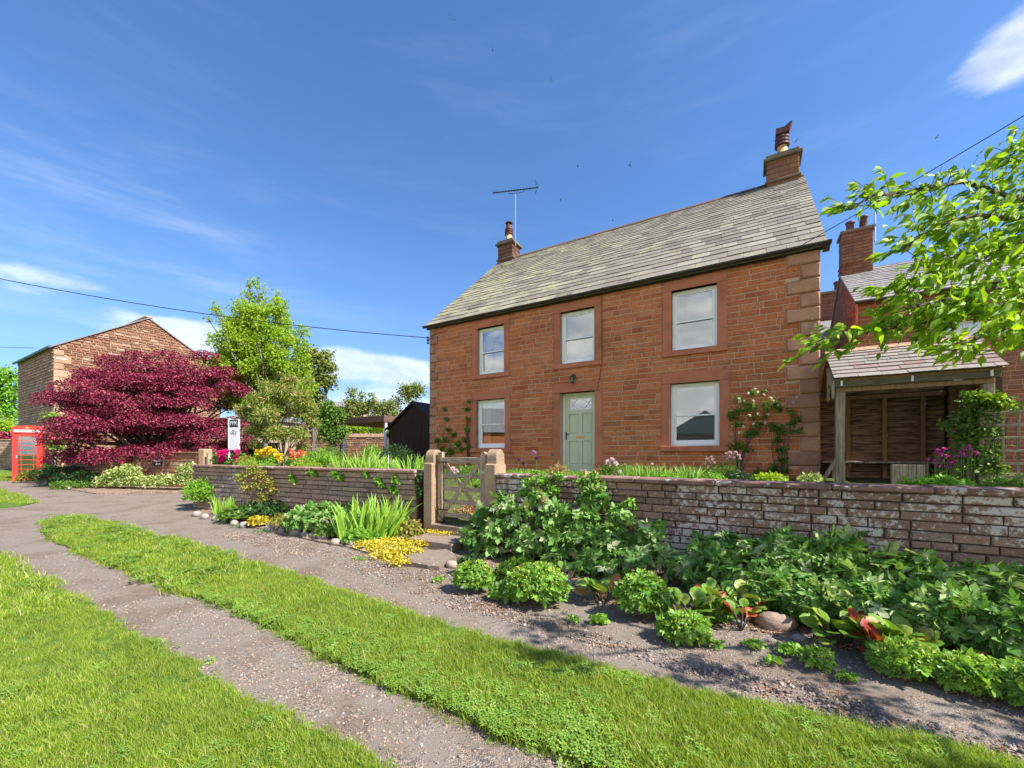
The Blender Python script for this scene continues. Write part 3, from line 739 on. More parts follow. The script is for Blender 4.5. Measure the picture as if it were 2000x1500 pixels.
EY = -.13; EZ = ZE + .05 - .13 * RP + .10
mb = MB()
rzz = EZ + (HD/2 - EY) * RP
mb.prism([(EY + .02, EZ - .02), (HD/2, rzz - .03), (HD - EY, EZ - .02), (HD - EY - .06, EZ - .06), (HD/2, rzz - .12), (EY + .08, EZ - .07)], -.07, HL + .07, axis='x')
mb.build('roof_deck', M['slate3'], roof)
sl = roof_slates(-.10, HL + .10, EY, EZ, R(41), slope + .0, .33, .15, .24, .50, thick=.014)
# slates belong to the roof part, itself a part of the house
emit2_parent = roof
def emit_sub(pieces, name, parent, m, limit, plural):
    M1 = Matrix.Translation(W(0, 0)) @ Matrix.Rotation(ROTZ, 4, 'Z')
    tmp = parent
    Mx = np.array(M1); sc = []
    for vs, fs, t in pieces:
        V = np.asarray(vs) @ Mx[:3, :3].T + Mx[:3, 3]; Y = V[:, 1]; x = V[:, 0] / Y; z = (V[:, 2] - H) / Y; sc.append(np.ptp(x) * np.ptp(z))
    order = sorted(range(len(pieces)), key=lambda i: -sc[i])
    for i in order[:limit]:
        vs, fs, t = pieces[i]; V = np.asarray(vs, float); c = V.mean(0)
        o = bpy.data.objects.new(name, np_mesh(name, V - c, fs, m, [t] * len(V))); link(o, parent); o.location = tuple(c)
    mb = MB()
    for i in order[limit:]: mb.add(*pieces[i])
    if mb.v: o = mb.build(plural, m, parent); o['kind'] = 'stuff'
emit_sub(sl, 'slate', roof, M['slate'], 300, 'slates')
x = -.1
while x < HL + .08:
    l = min(.46, HL + .1 - x); w_ = .15
    vs = []; 
    for X in (x + .004, x + l - .004):
        vs += [(X, HD/2 - w_, rzz + .03 - w_ * RP * .8), (X, HD/2, rzz + .055), (X, HD/2 + w_, rzz + .03 - w_ * RP * .8), (X, HD/2, rzz - .01)]
    MB().add(vs, [(0,4,5,1),(1,5,6,2),(2,6,7,3),(3,7,4,0),(0,1,2,3),(7,6,5,4)], random.random()).build('ridge_tile', M['terracotta'], roof, center=True)
    x += l
# gutter with brackets
mb = MB(); n = 7; gy, gzz = EY - .035, EZ - .015; rr = .062
sec = [(gy + rr * math.cos(R(180 + 180 * i / n)), gzz + rr * math.sin(R(180 + 180 * i / n))) for i in range(n + 1)]
vs = []
for X in (-.14, HL + .16): vs += [(X, y, z) for y, z in sec] + [(X, gy + (y - gy) * .9, gzz + (z - gzz) * .9 + .001) for y, z in sec]
m_ = 2 * (n + 1)
fs = [(i, i+1, m_+i+1, m_+i) for i in range(n)] + [(n+1+i, m_+n+1+i, m_+n+2+i, n+2+i) for i in range(n)] + [tuple(range(n+1)), tuple(range(m_+n, m_-1, -1))]
mb.add(vs, fs); gut = mb.build('gutter', M['gutter'], house, smooth=False)
mb = MB()
for i in range(11):
    X = .2 + i * (HL - .4) / 10; mb.tube([(X, gy - rr - .004, gzz + .005), (X, gy - rr*.75, gzz - rr*.8), (X, gy, gzz - rr - .005), (X, gy + rr, gzz - .01), (X, .0, gzz - .02)], .008, 5)
o = mb.build('gutter_bracket', M['gutter'], house)
MB().box(-.10, HL + .10, -.06, .0, EZ - .10, ZE + .06).build('fascia', M['gutter'], house)
MB().prism([(EY-.05, EZ - .10), (-.02, EZ - .16), (-.02, EZ + .02), (EY, EZ + .03)], HL + .03, HL + .14, axis='x').build('eaves_box', M['gutter'], house)
MB().tube([(S(1176), -.012, ZE - .1), (S(1176.5), -.013, ZZ(1176, 700)), (S(1172), -.014, ZZ(1172, 735)), (S(1166), -.03, ZZ(1166, 765))], .006, 4).build('wall_cable', M['wire'], house)
# chimneys
def chimney(parent, xc, yc, w_, dep, zb, zt, m, capm, pot='tall', scale=1.0, ms=.33):
    ch = bpy.data.objects.new('chimney', None); link(ch, parent)
    MB().box(xc - w_/2 + .02, xc + w_/2 - .02, yc - dep/2 + .02, yc + dep/2 - .02, zb - .6, zt - .02).build('stack_core', M['darkmortar'] if m is M['sooty'] else M['mortar'], ch)
    z = zb
    mb = MB(); crs = 0
    while z < zt - .04:
        h = min(.15, zt - z)
        for side in range(4):
            L_ = w_ if side % 2 == 0 else dep
            n_ = 2; cut = L_ * random.uniform(.35, .65)
            for a_, b_ in ((0, cut), (cut, L_)):
                v, f_, t_ = stone_piece(a_ + .004, b_ - .004, z + .005, z + h - .005, 0, .05, .008, .004)
                vv = []
                for (px_, py_, pz_) in v:
                    if side == 0: q = (xc - w_/2 + px_, yc - dep/2 + py_)
                    elif side == 1: q = (xc + w_/2 - py_, yc - dep/2 + px_)
                    elif side == 2: q = (xc + w_/2 - px_, yc + dep/2 - py_)
                    else: q = (xc - w_/2 + py_, yc + dep/2 - px_)
                    vv.append((q[0], q[1], pz_))
                MB().add(vv, f_, t_).build('stone', m, ch, center=True)
        z += h
    e = .05
    MB().bbox(xc-w_/2-e, xc+w_/2+e, yc-dep/2-e, yc+dep/2+e, zb + .20, zb + .26, .012).build('string_course', capm, ch)
    mb = MB(); mb.bbox(xc-w_/2-.08, xc+w_/2+.08, yc-dep/2-.08, yc+dep/2+.08, zt-.03, zt+.05, .012)
    mb.bbox(xc-w_/2-.02, xc+w_/2+.02, yc-dep/2-.02, yc+dep/2+.02, zt+.051, zt+.16, .02); mb.build('cap', capm, ch)
    p = MB(); z0 = zt + .16
    p.lathe((xc, yc, z0), [(.17, 0), (.16, .03), (.135, .05), (.125, .32), (.11, .33)], 16); p.build('pot', M['clay'], ch, smooth=True)
    p = MB()
    if pot == 'tall':
        p.lathe((xc, yc, z0 + .33), [(.11, 0), (.17, .0), (.175, .05), (.145, .06), (.145, .09), (.17, .10), (.17, .14), (.14, .15), (.14, .18), (.165, .19), (.165, .23), (.125, .25), (.12, .36), (.08, .37), (.08, .40)], 16)
        for k in range(4):
            an = k * math.pi/2 + .4; p.tube([(xc + .10*math.cos(an), yc + .10*math.sin(an), z0 + .70), (xc + .10*math.cos(an), yc + .10*math.sin(an), z0 + .80)], .02, 4)
        p.lathe((xc, yc, z0 + .79), [(.15, 0), (.155, .02), (.05, .05)], 16)
    else:
        p.lathe((xc, yc, z0 + .33), [(.11, 0), (.19, .0), (.19, .05), (.155, .06), (.155, .09), (.185, .10), (.185, .15), (.155, .16), (.155, .19), (.18, .20), (.18, .25), (.13, .27), (.13, .34)], 16)
        q = [(-.17, .34), (-.16, .52), (.05, .50), (.20, .60), (.24, .60), (.18, .44), (.17, .34)]
        p.prism([(xc + a_, z0 + .33 + b_ - .04) for a_, b_ in q], yc - .17, yc + .17)
    p.build('cowl', M['redclay'], ch)
    return ch
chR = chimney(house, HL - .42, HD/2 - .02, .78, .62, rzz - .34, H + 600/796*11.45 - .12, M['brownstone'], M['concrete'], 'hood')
MB().box(HL - .85, HL - .0, HD/2 - .375, HD/2 - .345, rzz - .75, rzz - .28).build('flashing', M['lead'], chR)
chL = chimney(house, .37, HD/2 - .02, .70, .62, rzz - .34, H + 413/796*16.6 - .12, M['sooty'], M['concrete'], 'tall')
MB().box(-.02, .76, HD/2 - .375, HD/2 - .345, rzz - .75, rzz - .28).build('flashing', M['lead'], chL)
# television aerial on the left chimney
def aerial(name, label, P, u_, mast, boom, tilt, m=None):
    an = thing(name, label, 'aerial', P)
    MB().tube([(0, 0, 0), (0, 0, mast)], .022, 6).build('mast', M['steel'], an)
    u_ = u_.normalized(); up = Vector((0, 0, 1)); b0 = -u_ * boom * .5 + up * (mast + .14 - tilt); b1 = u_ * boom * .5 + up * (mast + .14 + tilt); sd_ = u_.cross(up)
    mb = MB(); mb.tube([b0, b1], .022, 6)
    mb.tube([b0.lerp(b1, .35), b0.lerp(b1, .35) - up*.10, Vector((0, 0, mast)), b0.lerp(b1, .69) - up*.10, b0.lerp(b1, .69)], .011, 5)
    mb.build('boom', M['black'], an)
    mb = MB()
    for k in range(13):
        p = b0.lerp(b1, .03 + k * .065); mb.tube([p - sd_ * .09, p + sd_ * .09], .007, 4)
    for sg in (1, -1):
        for j in range(5):
            q = b1 - u_ * .0 ; e = b1 + up * sg * (.06 + j*.05) - u_ * (.03 + j * .025); mb.tube([e - sd_*.14, e + sd_*.14], .004, 4)
        mb.tube([b1, b1 + up * sg * .27 - u_ * .13], .006, 4)
    mb.build('elements', M['black'], an); return an
aerial('tv_aerial', 'television aerial on a tall mast above the left chimney', W(.78, HD/2 - .2, rzz + .35), Vector((1, .1, 0)), 2.1, 1.85, .17)

# insulator bracket on the left corner
ib = thing('cable_bracket', 'small black cable bracket at the top left corner of the house', 'bracket', W(-.0, .0, ZZ(840, 665)), ROTZ)
mb = MB(); mb.tube([(.35, -.03, .03), (.12, -.05, .02), (-.05, -.05, .04)], .012, 5); mb.tube([(-.05, -.05, .12), (-.05, -.05, -.12)], .014, 5)
for z in (.09, .0, -.09): mb.lathe((-.05, -.05, z), [(.02, -.03), (.04, -.01), (.04, .01), (.02, .03)], 8)
mb.build('insulator', M['black'], ib)

# ------------------------------------------------------------------ open porch shelter at the right
P0 = 10.24; PL = 2.05; PE = -1.03; PR = 0.0; pez = 2.765; prz = 3.41
sh = thing('garden_shelter', 'open timber garden shelter with slate roof built against the right of the house', 'shelter', W(P0, 0), ROTZ)
pang = math.atan2(prz - pez, PR - PE)
sroof = bpy.data.objects.new('roof', None); link(sroof, sh)
mb = MB(); mb.prism([(PE, pez-.03), (PR, prz-.03), (1.03, pez-.03), (1.0, pez-.07), (PR, prz-.08), (PE+.03, pez-.08)], .02, PL - .02, axis='x'); mb.build('roof_deck', M['brownwood'], sroof)
for vs, fs, t_ in roof_slates(0, PL, PE - .05, pez - .03, pang, math.hypot(prz-pez, PR-PE) + .06, .17, .12, .19, .34, thick=.013):
    MB().add(vs, fs, t_).build('slate', M['slate2'], sroof, center=True)
for vs, fs, t_ in roof_slates(0, PL, PE - .05, pez - .03, pang, math.hypot(prz-pez, PR-PE) + .06, .17, .14, .19, .34, thick=.013):
    vv = [(a_, -b_, c_) for a_, b_, c_ in vs]; MB().add(vv, [tuple(reversed(f_)) for f_ in fs], t_).build('slate', M['slate2'], sroof, center=True)
x = 0
while x < PL - .02:
    l = min(.42, PL - x); MB().prism([(-.11, prz - .03), (0, prz + .05), (.11, prz - .03), (0, prz - .0)], x + .004, x + l - .004, axis='x').build('ridge_tile', M['palestone'], sroof, center=True); x += l
MB().bbox(.02, PL - .05, PE + .02, PE + .06, pez - .17, pez - .035, .004).build('fascia', M['fascia'], sh)
MB().bbox(.04, PL - .10, PE + .065, PE + .14, pez - .25, pez - .172, .004).build('eaves_beam', M['brownwood'], sh)
for x in (.10, 1.0, 1.88): MB().bbox(x, x + .03, PE - .0, PE + .019, pez - .15, pez - .06, .003).build('gutter_clip', M['white'], sh)
MB().bbox(.045, .175, PE + .07, PE + .20, .85, pez - .251, .006).build('post', M['oldwood'], sh)
MB().bbox(PL - .22, PL - .10, PE + .07, PE + .19, .85, pez - .251, .006).build('post', M['oldwood'], sh)
# arched bargeboard at the left end
arch = [(PE + .0, pez - .06), (PE + .0, pez - .36), (PE + .05, pez - .36)]
arch += [(PE + .30 + .24 * math.cos(R(180 - a_)), pez - .34 + .26 * math.sin(R(a_))) for a_ in range(0, 181, 15)]
arch += [(PE + .56, pez - .36), (PE + .60, pez - .36), (PE + .60, pez + .28)]
MB().prism(arch, -.02, .015, axis='x').build('bargeboard', M['oldwood'], sh)
MB().box(-.02, PL - .05, .925, .95, .8, 2.75).build('gap_backing', M['dark'], sh)  # dark backing added to stop light showing through the board gaps
# back: rough boards between studs
z = .92; k = 0
while z < 2.72:
    h = random.uniform(.15, .21); MB().bbox(.0, PL - .12, .88 + random.uniform(0, .012), .91, z, z + h - .008, .004, random.random()).build('board', M['boards'], sh, center=True); z += h
for x in (.45, 1.02, 1.58): MB().bbox(x, x + .07, .80, .875, .9, 2.55, .004, random.random()).build('stud', M['brownwood'], sh)
MB().bbox(.0, PL - .12, .80, .874, 2.551, 2.63, .004).build('rail', M['brownwood'], sh)
for x in (.3, .9, 1.5):
    MB().add([(x,PE+.1,pez-.14),(x+.05,PE+.1,pez-.14),(x+.05,-.02,prz-.15),(x,-.02,prz-.15),(x,PE+.1,pez-.08),(x+.05,PE+.1,pez-.08),(x+.05,-.02,prz-.09),(x,-.02,prz-.09)], [(0,3,2,1),(4,5,6,7),(0,1,5,4),(1,2,6,5),(2,3,7,6),(3,0,4,7)]).build('rafter', M['brownwood'], sh)
# rubble side wall
MB().box(PL - .06, PL + .06, -.72, .95, .85, 2.75).build('side_wall', M['darkmortar'], sh)
for (a_, b_, c_, d_) in coursing(-.72, .90, .9, 2.7, .13, .12, .34, gap=.012, hj=.2):
    v, f_, t_ = stone_piece(a_, b_, c_, d_, -.02, .03, .01, .006)
    MB().add([(PL - .06 + y, -x if False else x, z) for x, y, z in v], f_, t_).build('stone', M['wallstone2'], sh, center=True)
for x in (-.25, .45): MB().bbox(PL - .16, PL - .085, x, x + .08, .9, 2.6, .004, random.random()).build('stud', M['brownwood'], sh)
be = thing('bench', 'plain grey plank bench inside the timber shelter', 'bench', W(P0, 0), ROTZ)
MB().bbox(.03, PL - .2, .48, .79, 1.25, 1.29, .005).build('seat', M['oldwood'], be)
for x in (.18, 1.55): MB().bbox(x, x + .07, .5, .77, .93, 1.249, .005).build('leg', M['oldwood'], be)
pb = onplane(1772, 912, -.9); sb, _ = SD(pb)
blk = thing('timber_block', 'weathered upright grey timber panel standing in front of the shelter bench', 'timber block', W(sb, -.9, .88), ROTZ)
for i in range(4): MB().bbox(-.2 + i*.1, -.103 + i*.1, -.05, .05, 0, .38, .005, random.random()).build('board', M['oldwood'], blk)
mb = MB(); q = W(P0 - .12, -.55); mb.bbox(-.03, .03, -.03, .03, 0, .55, .004)
lg = mb.build('leaning_board', M['oldwood']); lg.location = (q.x, q.y, .9); lg.rotation_euler = (0, R(28), ROTZ); tag(lg, 'short grey plank leaning at the bottom right corner of the house', 'plank')
# trellis
tr0 = onplane(1926, 800, -2.25); ts, _ = SD(tr0)
tre = thing('trellis', 'grey timber lattice trellis panel behind the garden wall at the right edge', 'trellis', W(ts, -2.25), ROTZ)
for i in range(9): MB().bbox(i * .135, i * .135 + .03, 0, .012, .88, 2.02, .002, random.random()).build('lath', M['oldwood'], tre)
for i in range(7): MB().bbox(-.03, 1.15, -.013, -.001, .97 + i * .165, 1.0 + i * .165, .002, random.random()).build('cross_lath', M['oldwoodh'], tre)
MB().bbox(-.07, -.02, -.02, .03, .8, 2.06, .004).build('post', M['oldwood'], tre)

# ------------------------------------------------------------------ neighbouring house on the right
NB = Vector((10.6, 12.5, 0)); nze = H + 4.66; nd2 = 2.76; nrz = H + 6.52; NLEN = 9.0
nb = thing('neighbour_house', 'red sandstone house with grey slate roof behind the tree on the right', 'house', NB, ROTZ)
nh = [(1.93, 2.72, 3.45, 5.15), (4.6, 5.4, 3.45, 5.15)]
mb = MB(); walled(mb, 0, NLEN, .5, nze, .008, .3, nh); mb.box(0.03, .3, .301, nd2*2, .5, nze); mb.box(NLEN-.3, NLEN, .301, nd2*2, .5, nze); mb.box(.301, NLEN-.301, nd2*2-.3, nd2*2, .5, nze)
mb.prism([(0.0, nze+.001), (nd2*2, nze+.001), (nd2, nrz-.06)], .03, .3, axis='x'); mb.box(.31, NLEN-.31, 1.2, 1.25, .5, nze); mb.build('wall', M['mortar'], nb)
pc = [stone_piece(a_, b_, c_, d_, 0, .04, .006, .004) for a_, b_, c_, d_ in coursing(0, NLEN, .9, nze, .125, .22, .5, [(h[0]-.16, h[1]+.16, h[2]-.13, h[3]+.18) for h in nh])]
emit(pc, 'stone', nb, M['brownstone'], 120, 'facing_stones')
pc = []
gt = lambda z: (0, nd2*2) if z < nze else ((z - nze) / (nrz - nze) * nd2, nd2*2 - (z - nze) / (nrz - nze) * nd2)
for a_, b_, c_, d_ in coursing(0, nd2*2, .9, nrz - .1, .14, .16, .45, top=gt, hj=.15):
    v, f_, t_ = stone_piece(a_, b_, c_, d_, 0, .04, .012, .008)
    pc.append(([(y, nd2*2 - x, z) for x, y, z in v], f_, t_))
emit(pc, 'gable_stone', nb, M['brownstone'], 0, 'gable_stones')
for h in nh:
    MB().bbox(h[0]-.16, h[1]+.16, -.02, .2, h[3], h[3]+.18, .006).build('lintel', M['dressed'], nb)
    MB().bbox(h[0]-.17, h[1]+.17, -.05, .2, h[2]-.13, h[2], .006).build('sill', M['dressed'], nb)
    for x0, x1 in ((h[0]-.16, h[0]), (h[1], h[1]+.16)): MB().bbox(x0, x1, -.018, .2, h[2]+.002, h[3]-.002, .005).build('jamb', M['dressed'], nb)
    mb = MB()
    for x0, x1, z0, z1 in ((h[0], h[0]+.05, h[2], h[3]), (h[1]-.05, h[1], h[2], h[3]), (h[0]+.05, h[1]-.05, h[2], h[2]+.06), (h[0]+.05, h[1]-.05, h[3]-.06, h[3]), (h[0]+.05, h[1]-.05, (h[2]+h[3])/2-.02, (h[2]+h[3])/2+.02), ((h[0]+h[1])/2-.012, (h[0]+h[1])/2+.012, (h[2]+h[3])/2+.021, h[3]-.061)): mb.box(x0, x1, .13, .18, z0, z1)
    wf = mb.build('window', M['white'], nb); MB().box(h[0]+.05, h[1]-.05, .15, .155, h[2]+.06, h[3]-.06).build('pane', M['glass'], wf)
    MB().box(h[0]+.03, h[1]-.03, .20, .21, h[2], h[3]).build('blind', M['blind'], wf)
nroof = bpy.data.objects.new('roof', None); link(nroof, nb)
nang = math.atan2(nrz - nze, nd2)
MB().prism([(-.12, nze-.06), (nd2, nrz+.0), (nd2*2+.12, nze-.06), (nd2*2+.1, nze-.12), (nd2, nrz-.08), (-.1, nze-.12)], -.06, NLEN+.06, axis='x').build('roof_deck', M['slate3'], nroof)
mb = MB()
for p_ in roof_slates(-.08, NLEN+.08, -.14, nze-.06, nang, math.hypot(nd2+.14, nrz-nze+.06), .26, .17, .2, .36): mb.add(*p_)
o = mb.build('slates', M['slate3'], nroof); o['kind'] = 'stuff'
MB().prism([(nd2-.13, nrz-.03), (nd2, nrz+.06), (nd2+.13, nrz-.03), (nd2, nrz-.02)], -.08, NLEN, axis='x').build('ridge', M['terracotta'], nroof)
MB().tube([(-.1, -.17, nze-.08), (NLEN, -.17, nze-.08)], .05, 8).build('gutter', M['gutter'], nb)
nch = bpy.data.objects.new('chimney', None); link(nch, nb)
zc1 = H + 418/796*14.9
MB().box(.02, .80, nd2-.33, nd2+.33, nze, zc1).build('stack_core', M['mortar'], nch)
mb = MB(); z = nrz - .8
while z < zc1 - .02:
    h = .115
    for a_, b_ in ((0.0, .27), (.27, .55), (.55, .82)):
        v, f_, t_ = stone_piece(a_, b_, z+.004, z+h-.004, nd2-.36, nd2-.3, .006, .004); mb.add(v, f_, t_)
    for a_, b_ in ((0.0, .35), (.35, .72)):
        v, f_, t_ = stone_piece(a_, b_, z+.004, z+h-.004, 0, .04, .006, .004); mb.add([(y-.02, nd2+.36-x, z_) for x, y, z_ in v], f_, t_)
    z += h
mb.build('chimney_stones', M['brownstone'], nch)['kind'] = 'stuff'
MB().bbox(-.08, .90, nd2-.42, nd2+.42, zc1, zc1+.10, .015).build('cap', M['concrete'], nch)
MB().bbox(-.05, .87, nd2-.40, nd2+.40, nrz+.22, nrz+.28, .01).build('string_course', M['brownstone'], nch)
for x, h_ in ((.25, .42), (.62, .52)):
    MB().lathe((x, nd2, zc1+.10), [(.13, 0), (.12, .05), (.11, h_-.08), (.14, h_-.06), (.14, h_)], 12).build('pot', M['redclay'], nch, smooth=True)
aerial('tv_aerial', 'television aerial mast beside the chimney of the neighbouring house', NB + U*.86 + N*(nd2-.4) + Vector((0, 0, zc1-.5)), Vector((.2, 1, 0)), 1.5, 1.0, .05)
# low wing seen in the gap
wg = thing('back_wing', 'brick wing with a single clay chimney pot glimpsed between the two houses', 'outbuilding', Vector((13.2, 17.6, 0)), ROTZ)
MB().box(.03, 2.6, .03, 1.2, .5, 8.25).build('wall', M['mortar'], wg)
pc = [stone_piece(a_, b_, c_, d_, 0, .04, .006, .004) for a_, b_, c_, d_ in coursing(0, 2.6, 3.5, 8.25, .14, .2, .5)]
emit(pc, 'stone', wg, M['brownstone'], 0, 'facing_stones')
MB().bbox(-.06, 2.7, -.06, 1.3, 8.25, 8.36, .01).build('cap', M['concrete'], wg)
MB().lathe((.75, .5, 8.36), [(.15, 0), (.13, .06), (.12, .4), (.16, .43), (.15, .5)], 12).build('pot', M['redclay'], wg, smooth=True)
mb = MB(); mb.add([(-1.2,-1.6,5.9),(1.2,-1.6,5.9),(1.2,-.05,7.1),(-1.2,-.05,7.1),(-1.2,-1.6,5.8),(1.2,-1.6,5.8),(1.2,-.05,7.0),(-1.2,-.05,7.0)], [(0,1,2,3),(4,7,6,5),(0,4,5,1),(1,5,6,2),(2,6,7,3),(3,7,4,0)]); mb.box(-1.1, 1.1, -1.5, -.1, .5, 5.79)
mb.build('lean_to', M['slate3'], wg)
M['steps'] = stone_mat('worn_step_stone', [(0, (.22, .17, .135)), (1, (.30, .23, .18))], stain=.5, bs=.4, lichen=-.03)
# ------------------------------------------------------------------ garden walls, gate posts, gate, steps
def garden_wall(name, label, P, u_, length, zf_base, htop, ch, m, cm, lmin, lmax, thick=.32, cope=.06, clen=(.55, 1.1), limit=300, hj=.12, cat='wall'):
    th = thing(name, label, cat, (P.x, P.y, 0), math.atan2(u_.y, u_.x))
    b0 = zf_base
    MB().box(0.01, length - .01, .03, thick - .03, b0 - .3, htop - cope - .002).build('wall_core', M['darkmortar'], th)
    pc = []
    for a, b, c, d in coursing(0, length, b0 - .12, htop - cope, ch, lmin, lmax, gap=.007, hj=hj):
        pc.append(stone_piece(a, b, c, d, 0, .05, .011, .006, prot=random.uniform(-.008, .010)))
    emit(pc, 'stone', th, m, limit)
    x = 0
    while x < length - .05:
        l = random.uniform(*clen)
        if x + l > length - .3: l = length - x
        j = lambda: random.uniform(-.006, .006); e = .012
        x0, x1 = x + .003, x + l - .003; z0, z1 = htop - cope + j() * .5, htop + j(); y0, y1 = -.045 + j() * 2, thick + .04
        MB().bbox(x0, x1, y0, y1, z0, z1, .013, random.random()).build('coping_stone', cm, th, center=True); x += l
    return th
PW = W(GS1 + .20, WD)
garden_wall('garden_wall', 'lichen spotted sandstone garden wall to the right of the gate', PW, U, 7.4, 0.0, 1.135, .086, M['wallstone'], M['coping'], .14, .46, hj=.22)
garden_wall('garden_wall', 'brown sandstone garden wall to the left of the gate with ivy sprigs', LW0, LU, LLEN - .06, 0.0, 1.155, .092, M['wallstone2'], M['coping'], .16, .52, hj=.2)
def gatepost(P, label):
    g = thing('gate_post', label, 'gate post', (P.x, P.y, 0), ROTZ)
    prof = [(0, -.3), (0, 1.25), (.012, 1.275), (.05, 1.29), (.06, 1.33)]
    prof = [(0, -.3), (0, 1.27), (.045, 1.285)] + [(.16 - .115 * math.cos(R(a_)), 1.385 + .125 * math.sin(R(a_))) for a_ in range(0, 181, 15)] + [(.275, 1.285), (.32, 1.27), (.32, -.3)]
    n = len(prof); vs = []
    for x, ins in ((0, .012), (.012, 0), (.183, 0), (.195, .012)):
        for (y, z) in prof:
            cy = .16; vs.append((x, y + (cy - y) * ins / .16, z - (ins if z > 1 else 0)))
    fs = [tuple(range(n-1, -1, -1)), tuple(range(3*n, 4*n))]
    for r in range(3):
        fs += [(r*n+i, r*n+(i+1) % n, (r+1)*n+(i+1) % n, (r+1)*n+i) for i in range(n)]
    o = MB().add(vs, fs, random.random()).build('shaft', M['postsand'], g); return g
gatepost(W(GS0 - .20, WD - .03), 'sandstone gate post with rounded head on the left side of the garden gate')
gatepost(W(GS1 + .01, WD - .03), 'sandstone gate post with rounded head on the right side of the garden gate')
gt_ = thing('garden_gate', 'weathered five bar wooden garden gate with crossed braces', 'gate', W(GS0 + .035, WD + .10, .30), ROTZ)
GW = GS1 - GS0 - .07
MB().bbox(0, .10, -.035, .035, -.0, 1.17, .008, .1).build('hinge_stile', M['oldwood'], gt_)
mb = MB(); mb.bbox(GW - .11, GW, -.035, .035, .05, 1.10, .008, .8); mb.prism([(GW-.11, 1.10), (GW, 1.10), (GW-.01, 1.15), (GW-.04, 1.17), (GW-.08, 1.165)], -.033, .033, tint=.8); mb.build('latch_stile', M['oldwood'], gt_)
for i, (z, h) in enumerate(((.985, .095), (.735, .07), (.52, .07), (.30, .07), (.08, .07))):
    MB().bbox(.10, GW - .11, -.016 if i else -.028, .016, z, z + h, .004, random.random()).build('rail', M['oldwoodh'], gt_)
for (x0, z0, x1, z1, yo) in ((.09, .10, GW - .14, .97, -.034), (.13, .97, GW - .10, .12, .018)):
    a_ = Vector((x0, 0, z0)); b_ = Vector((x1, 0, z1)); p_ = (b_ - a_).normalized().cross(Vector((0, 1, 0))) * .034
    MB().prism([((a_-p_).x, (a_-p_).z), ((b_-p_).x, (b_-p_).z), ((b_+p_).x, (b_+p_).z), ((a_+p_).x, (a_+p_).z)], yo, yo + .017, tint=random.random()).build('brace', M['oldwood'], gt_)
MB().bbox(GW - .125, GW + .012, -.045, -.036, .82, .875, .002).build('latch', M['steel'], gt_)
mb = MB(); 
for z in (.2, 1.0): mb.tube([(-.03, -.02, z), (.02, -.045, z), (.22, -.04, z)], .010, 5)
mb.build('hinge', M['black'], gt_)
st = thing('gate_sill', 'worn stone threshold block between the two gate posts', 'step', W(GS0, WD, 0), ROTZ)
MB().bbox(.0, GS1 - GS0, -.05, .30, -.1, .265, .014, .5).build('tread', M['steps'], st)
st = thing('doorstep', 'low worn stone step below the gate threshold', 'step', W(GS0, WD - .05, 0), ROTZ)
MB().bbox(-.03, .86, -.52, -.005, -.1, .125, .016, .3).build('tread', M['steps'], st)
fl = [tuple(GP(x, y)[:2]) for x, y in ((776, 1102), (812, 1083), (872, 1080), (890, 1090), (858, 1115), (838, 1113))]
ff = poly_sheet('flagstone', fl, lambda x, y: 0.02, M['steps'], dz=.035); ff['kind'] = 'thing'; tag(ff, 'flat grey flagstone lying in front of the gate steps', 'paving stone')

# ------------------------------------------------------------------ rounded edging stones
M['cobble'] = stone_mat('river_cobble', [(0, (.22, .22, .23)), (.4, (.34, .32, .30)), (.7, (.42, .34, .28)), (1, (.30, .33, .36))], stain=.3, bs=.35, lichen=-.04)
def cobble(px, py, w_, label=None, group='rounded edging stones along the flower beds', h=.6, mm='cobble'):
    p = GP(px, py); r = w_ * p.y / F / 2; n1_, n2_ = 10, 6; vs = []; ph = random.uniform(0, 6)
    ax, ay, az = r, r * random.uniform(.55, .8), r * h * random.uniform(.85, 1.15); q = [random.uniform(.8, 1.15) for _ in range(n1_)]
    for j in range(n2_ + 1):
        b = math.pi * j / n2_ - math.pi / 2
        for i in range(n1_):
            a = 2 * math.pi * i / n1_; k = q[i] if 0 < j < n2_ else 1; cb = math.copysign(abs(math.cos(b)) ** .8, 1)
            vs.append((ax * cb * math.cos(a) * k, ay * cb * math.sin(a) * k, az * math.sin(b)))
    fs = [(j*n1_+i, j*n1_+(i+1) % n1_, (j+1)*n1_+(i+1) % n1_, (j+1)*n1_+i) for j in range(n2_) for i in range(n1_)]
    o = MB().add(vs, fs, random.random()).build('cobble', M[mm], smooth=True); o.location = (p.x, p.y, p.z + az * .55); o.rotation_euler = (random.uniform(-.15, .15), random.uniform(-.15, .15), ROTZ + random.uniform(-.4, .4))
    return tag(o, label or 'rounded grey or buff stone in the border of stones edging the left flower bed', 'stone', group)
_ORD = 'first second third fourth fifth sixth seventh eighth ninth tenth eleventh twelfth thirteenth fourteenth fifteenth sixteenth seventeenth eighteenth'.split(); _k = -1
for px, py, w_ in ((384, 1008, 22), (400, 1013, 26), (423, 1016, 24), (441, 1020, 18), (458, 1025, 20), (475, 1030, 22), (527, 1037, 26), (551, 1041, 26), (577, 1045, 28), (596, 1048, 20), (612, 1050, 22), (630, 1053, 26), (655, 1063, 26), (673, 1062, 18), (691, 1066, 28), (718, 1072, 26), (739, 1076, 14), (752, 1079, 16)):
    _k += 1; cobble(px, py, w_, _ORD[_k] + ' rounded cobble along the front of the left flower bed, counting from its far end')
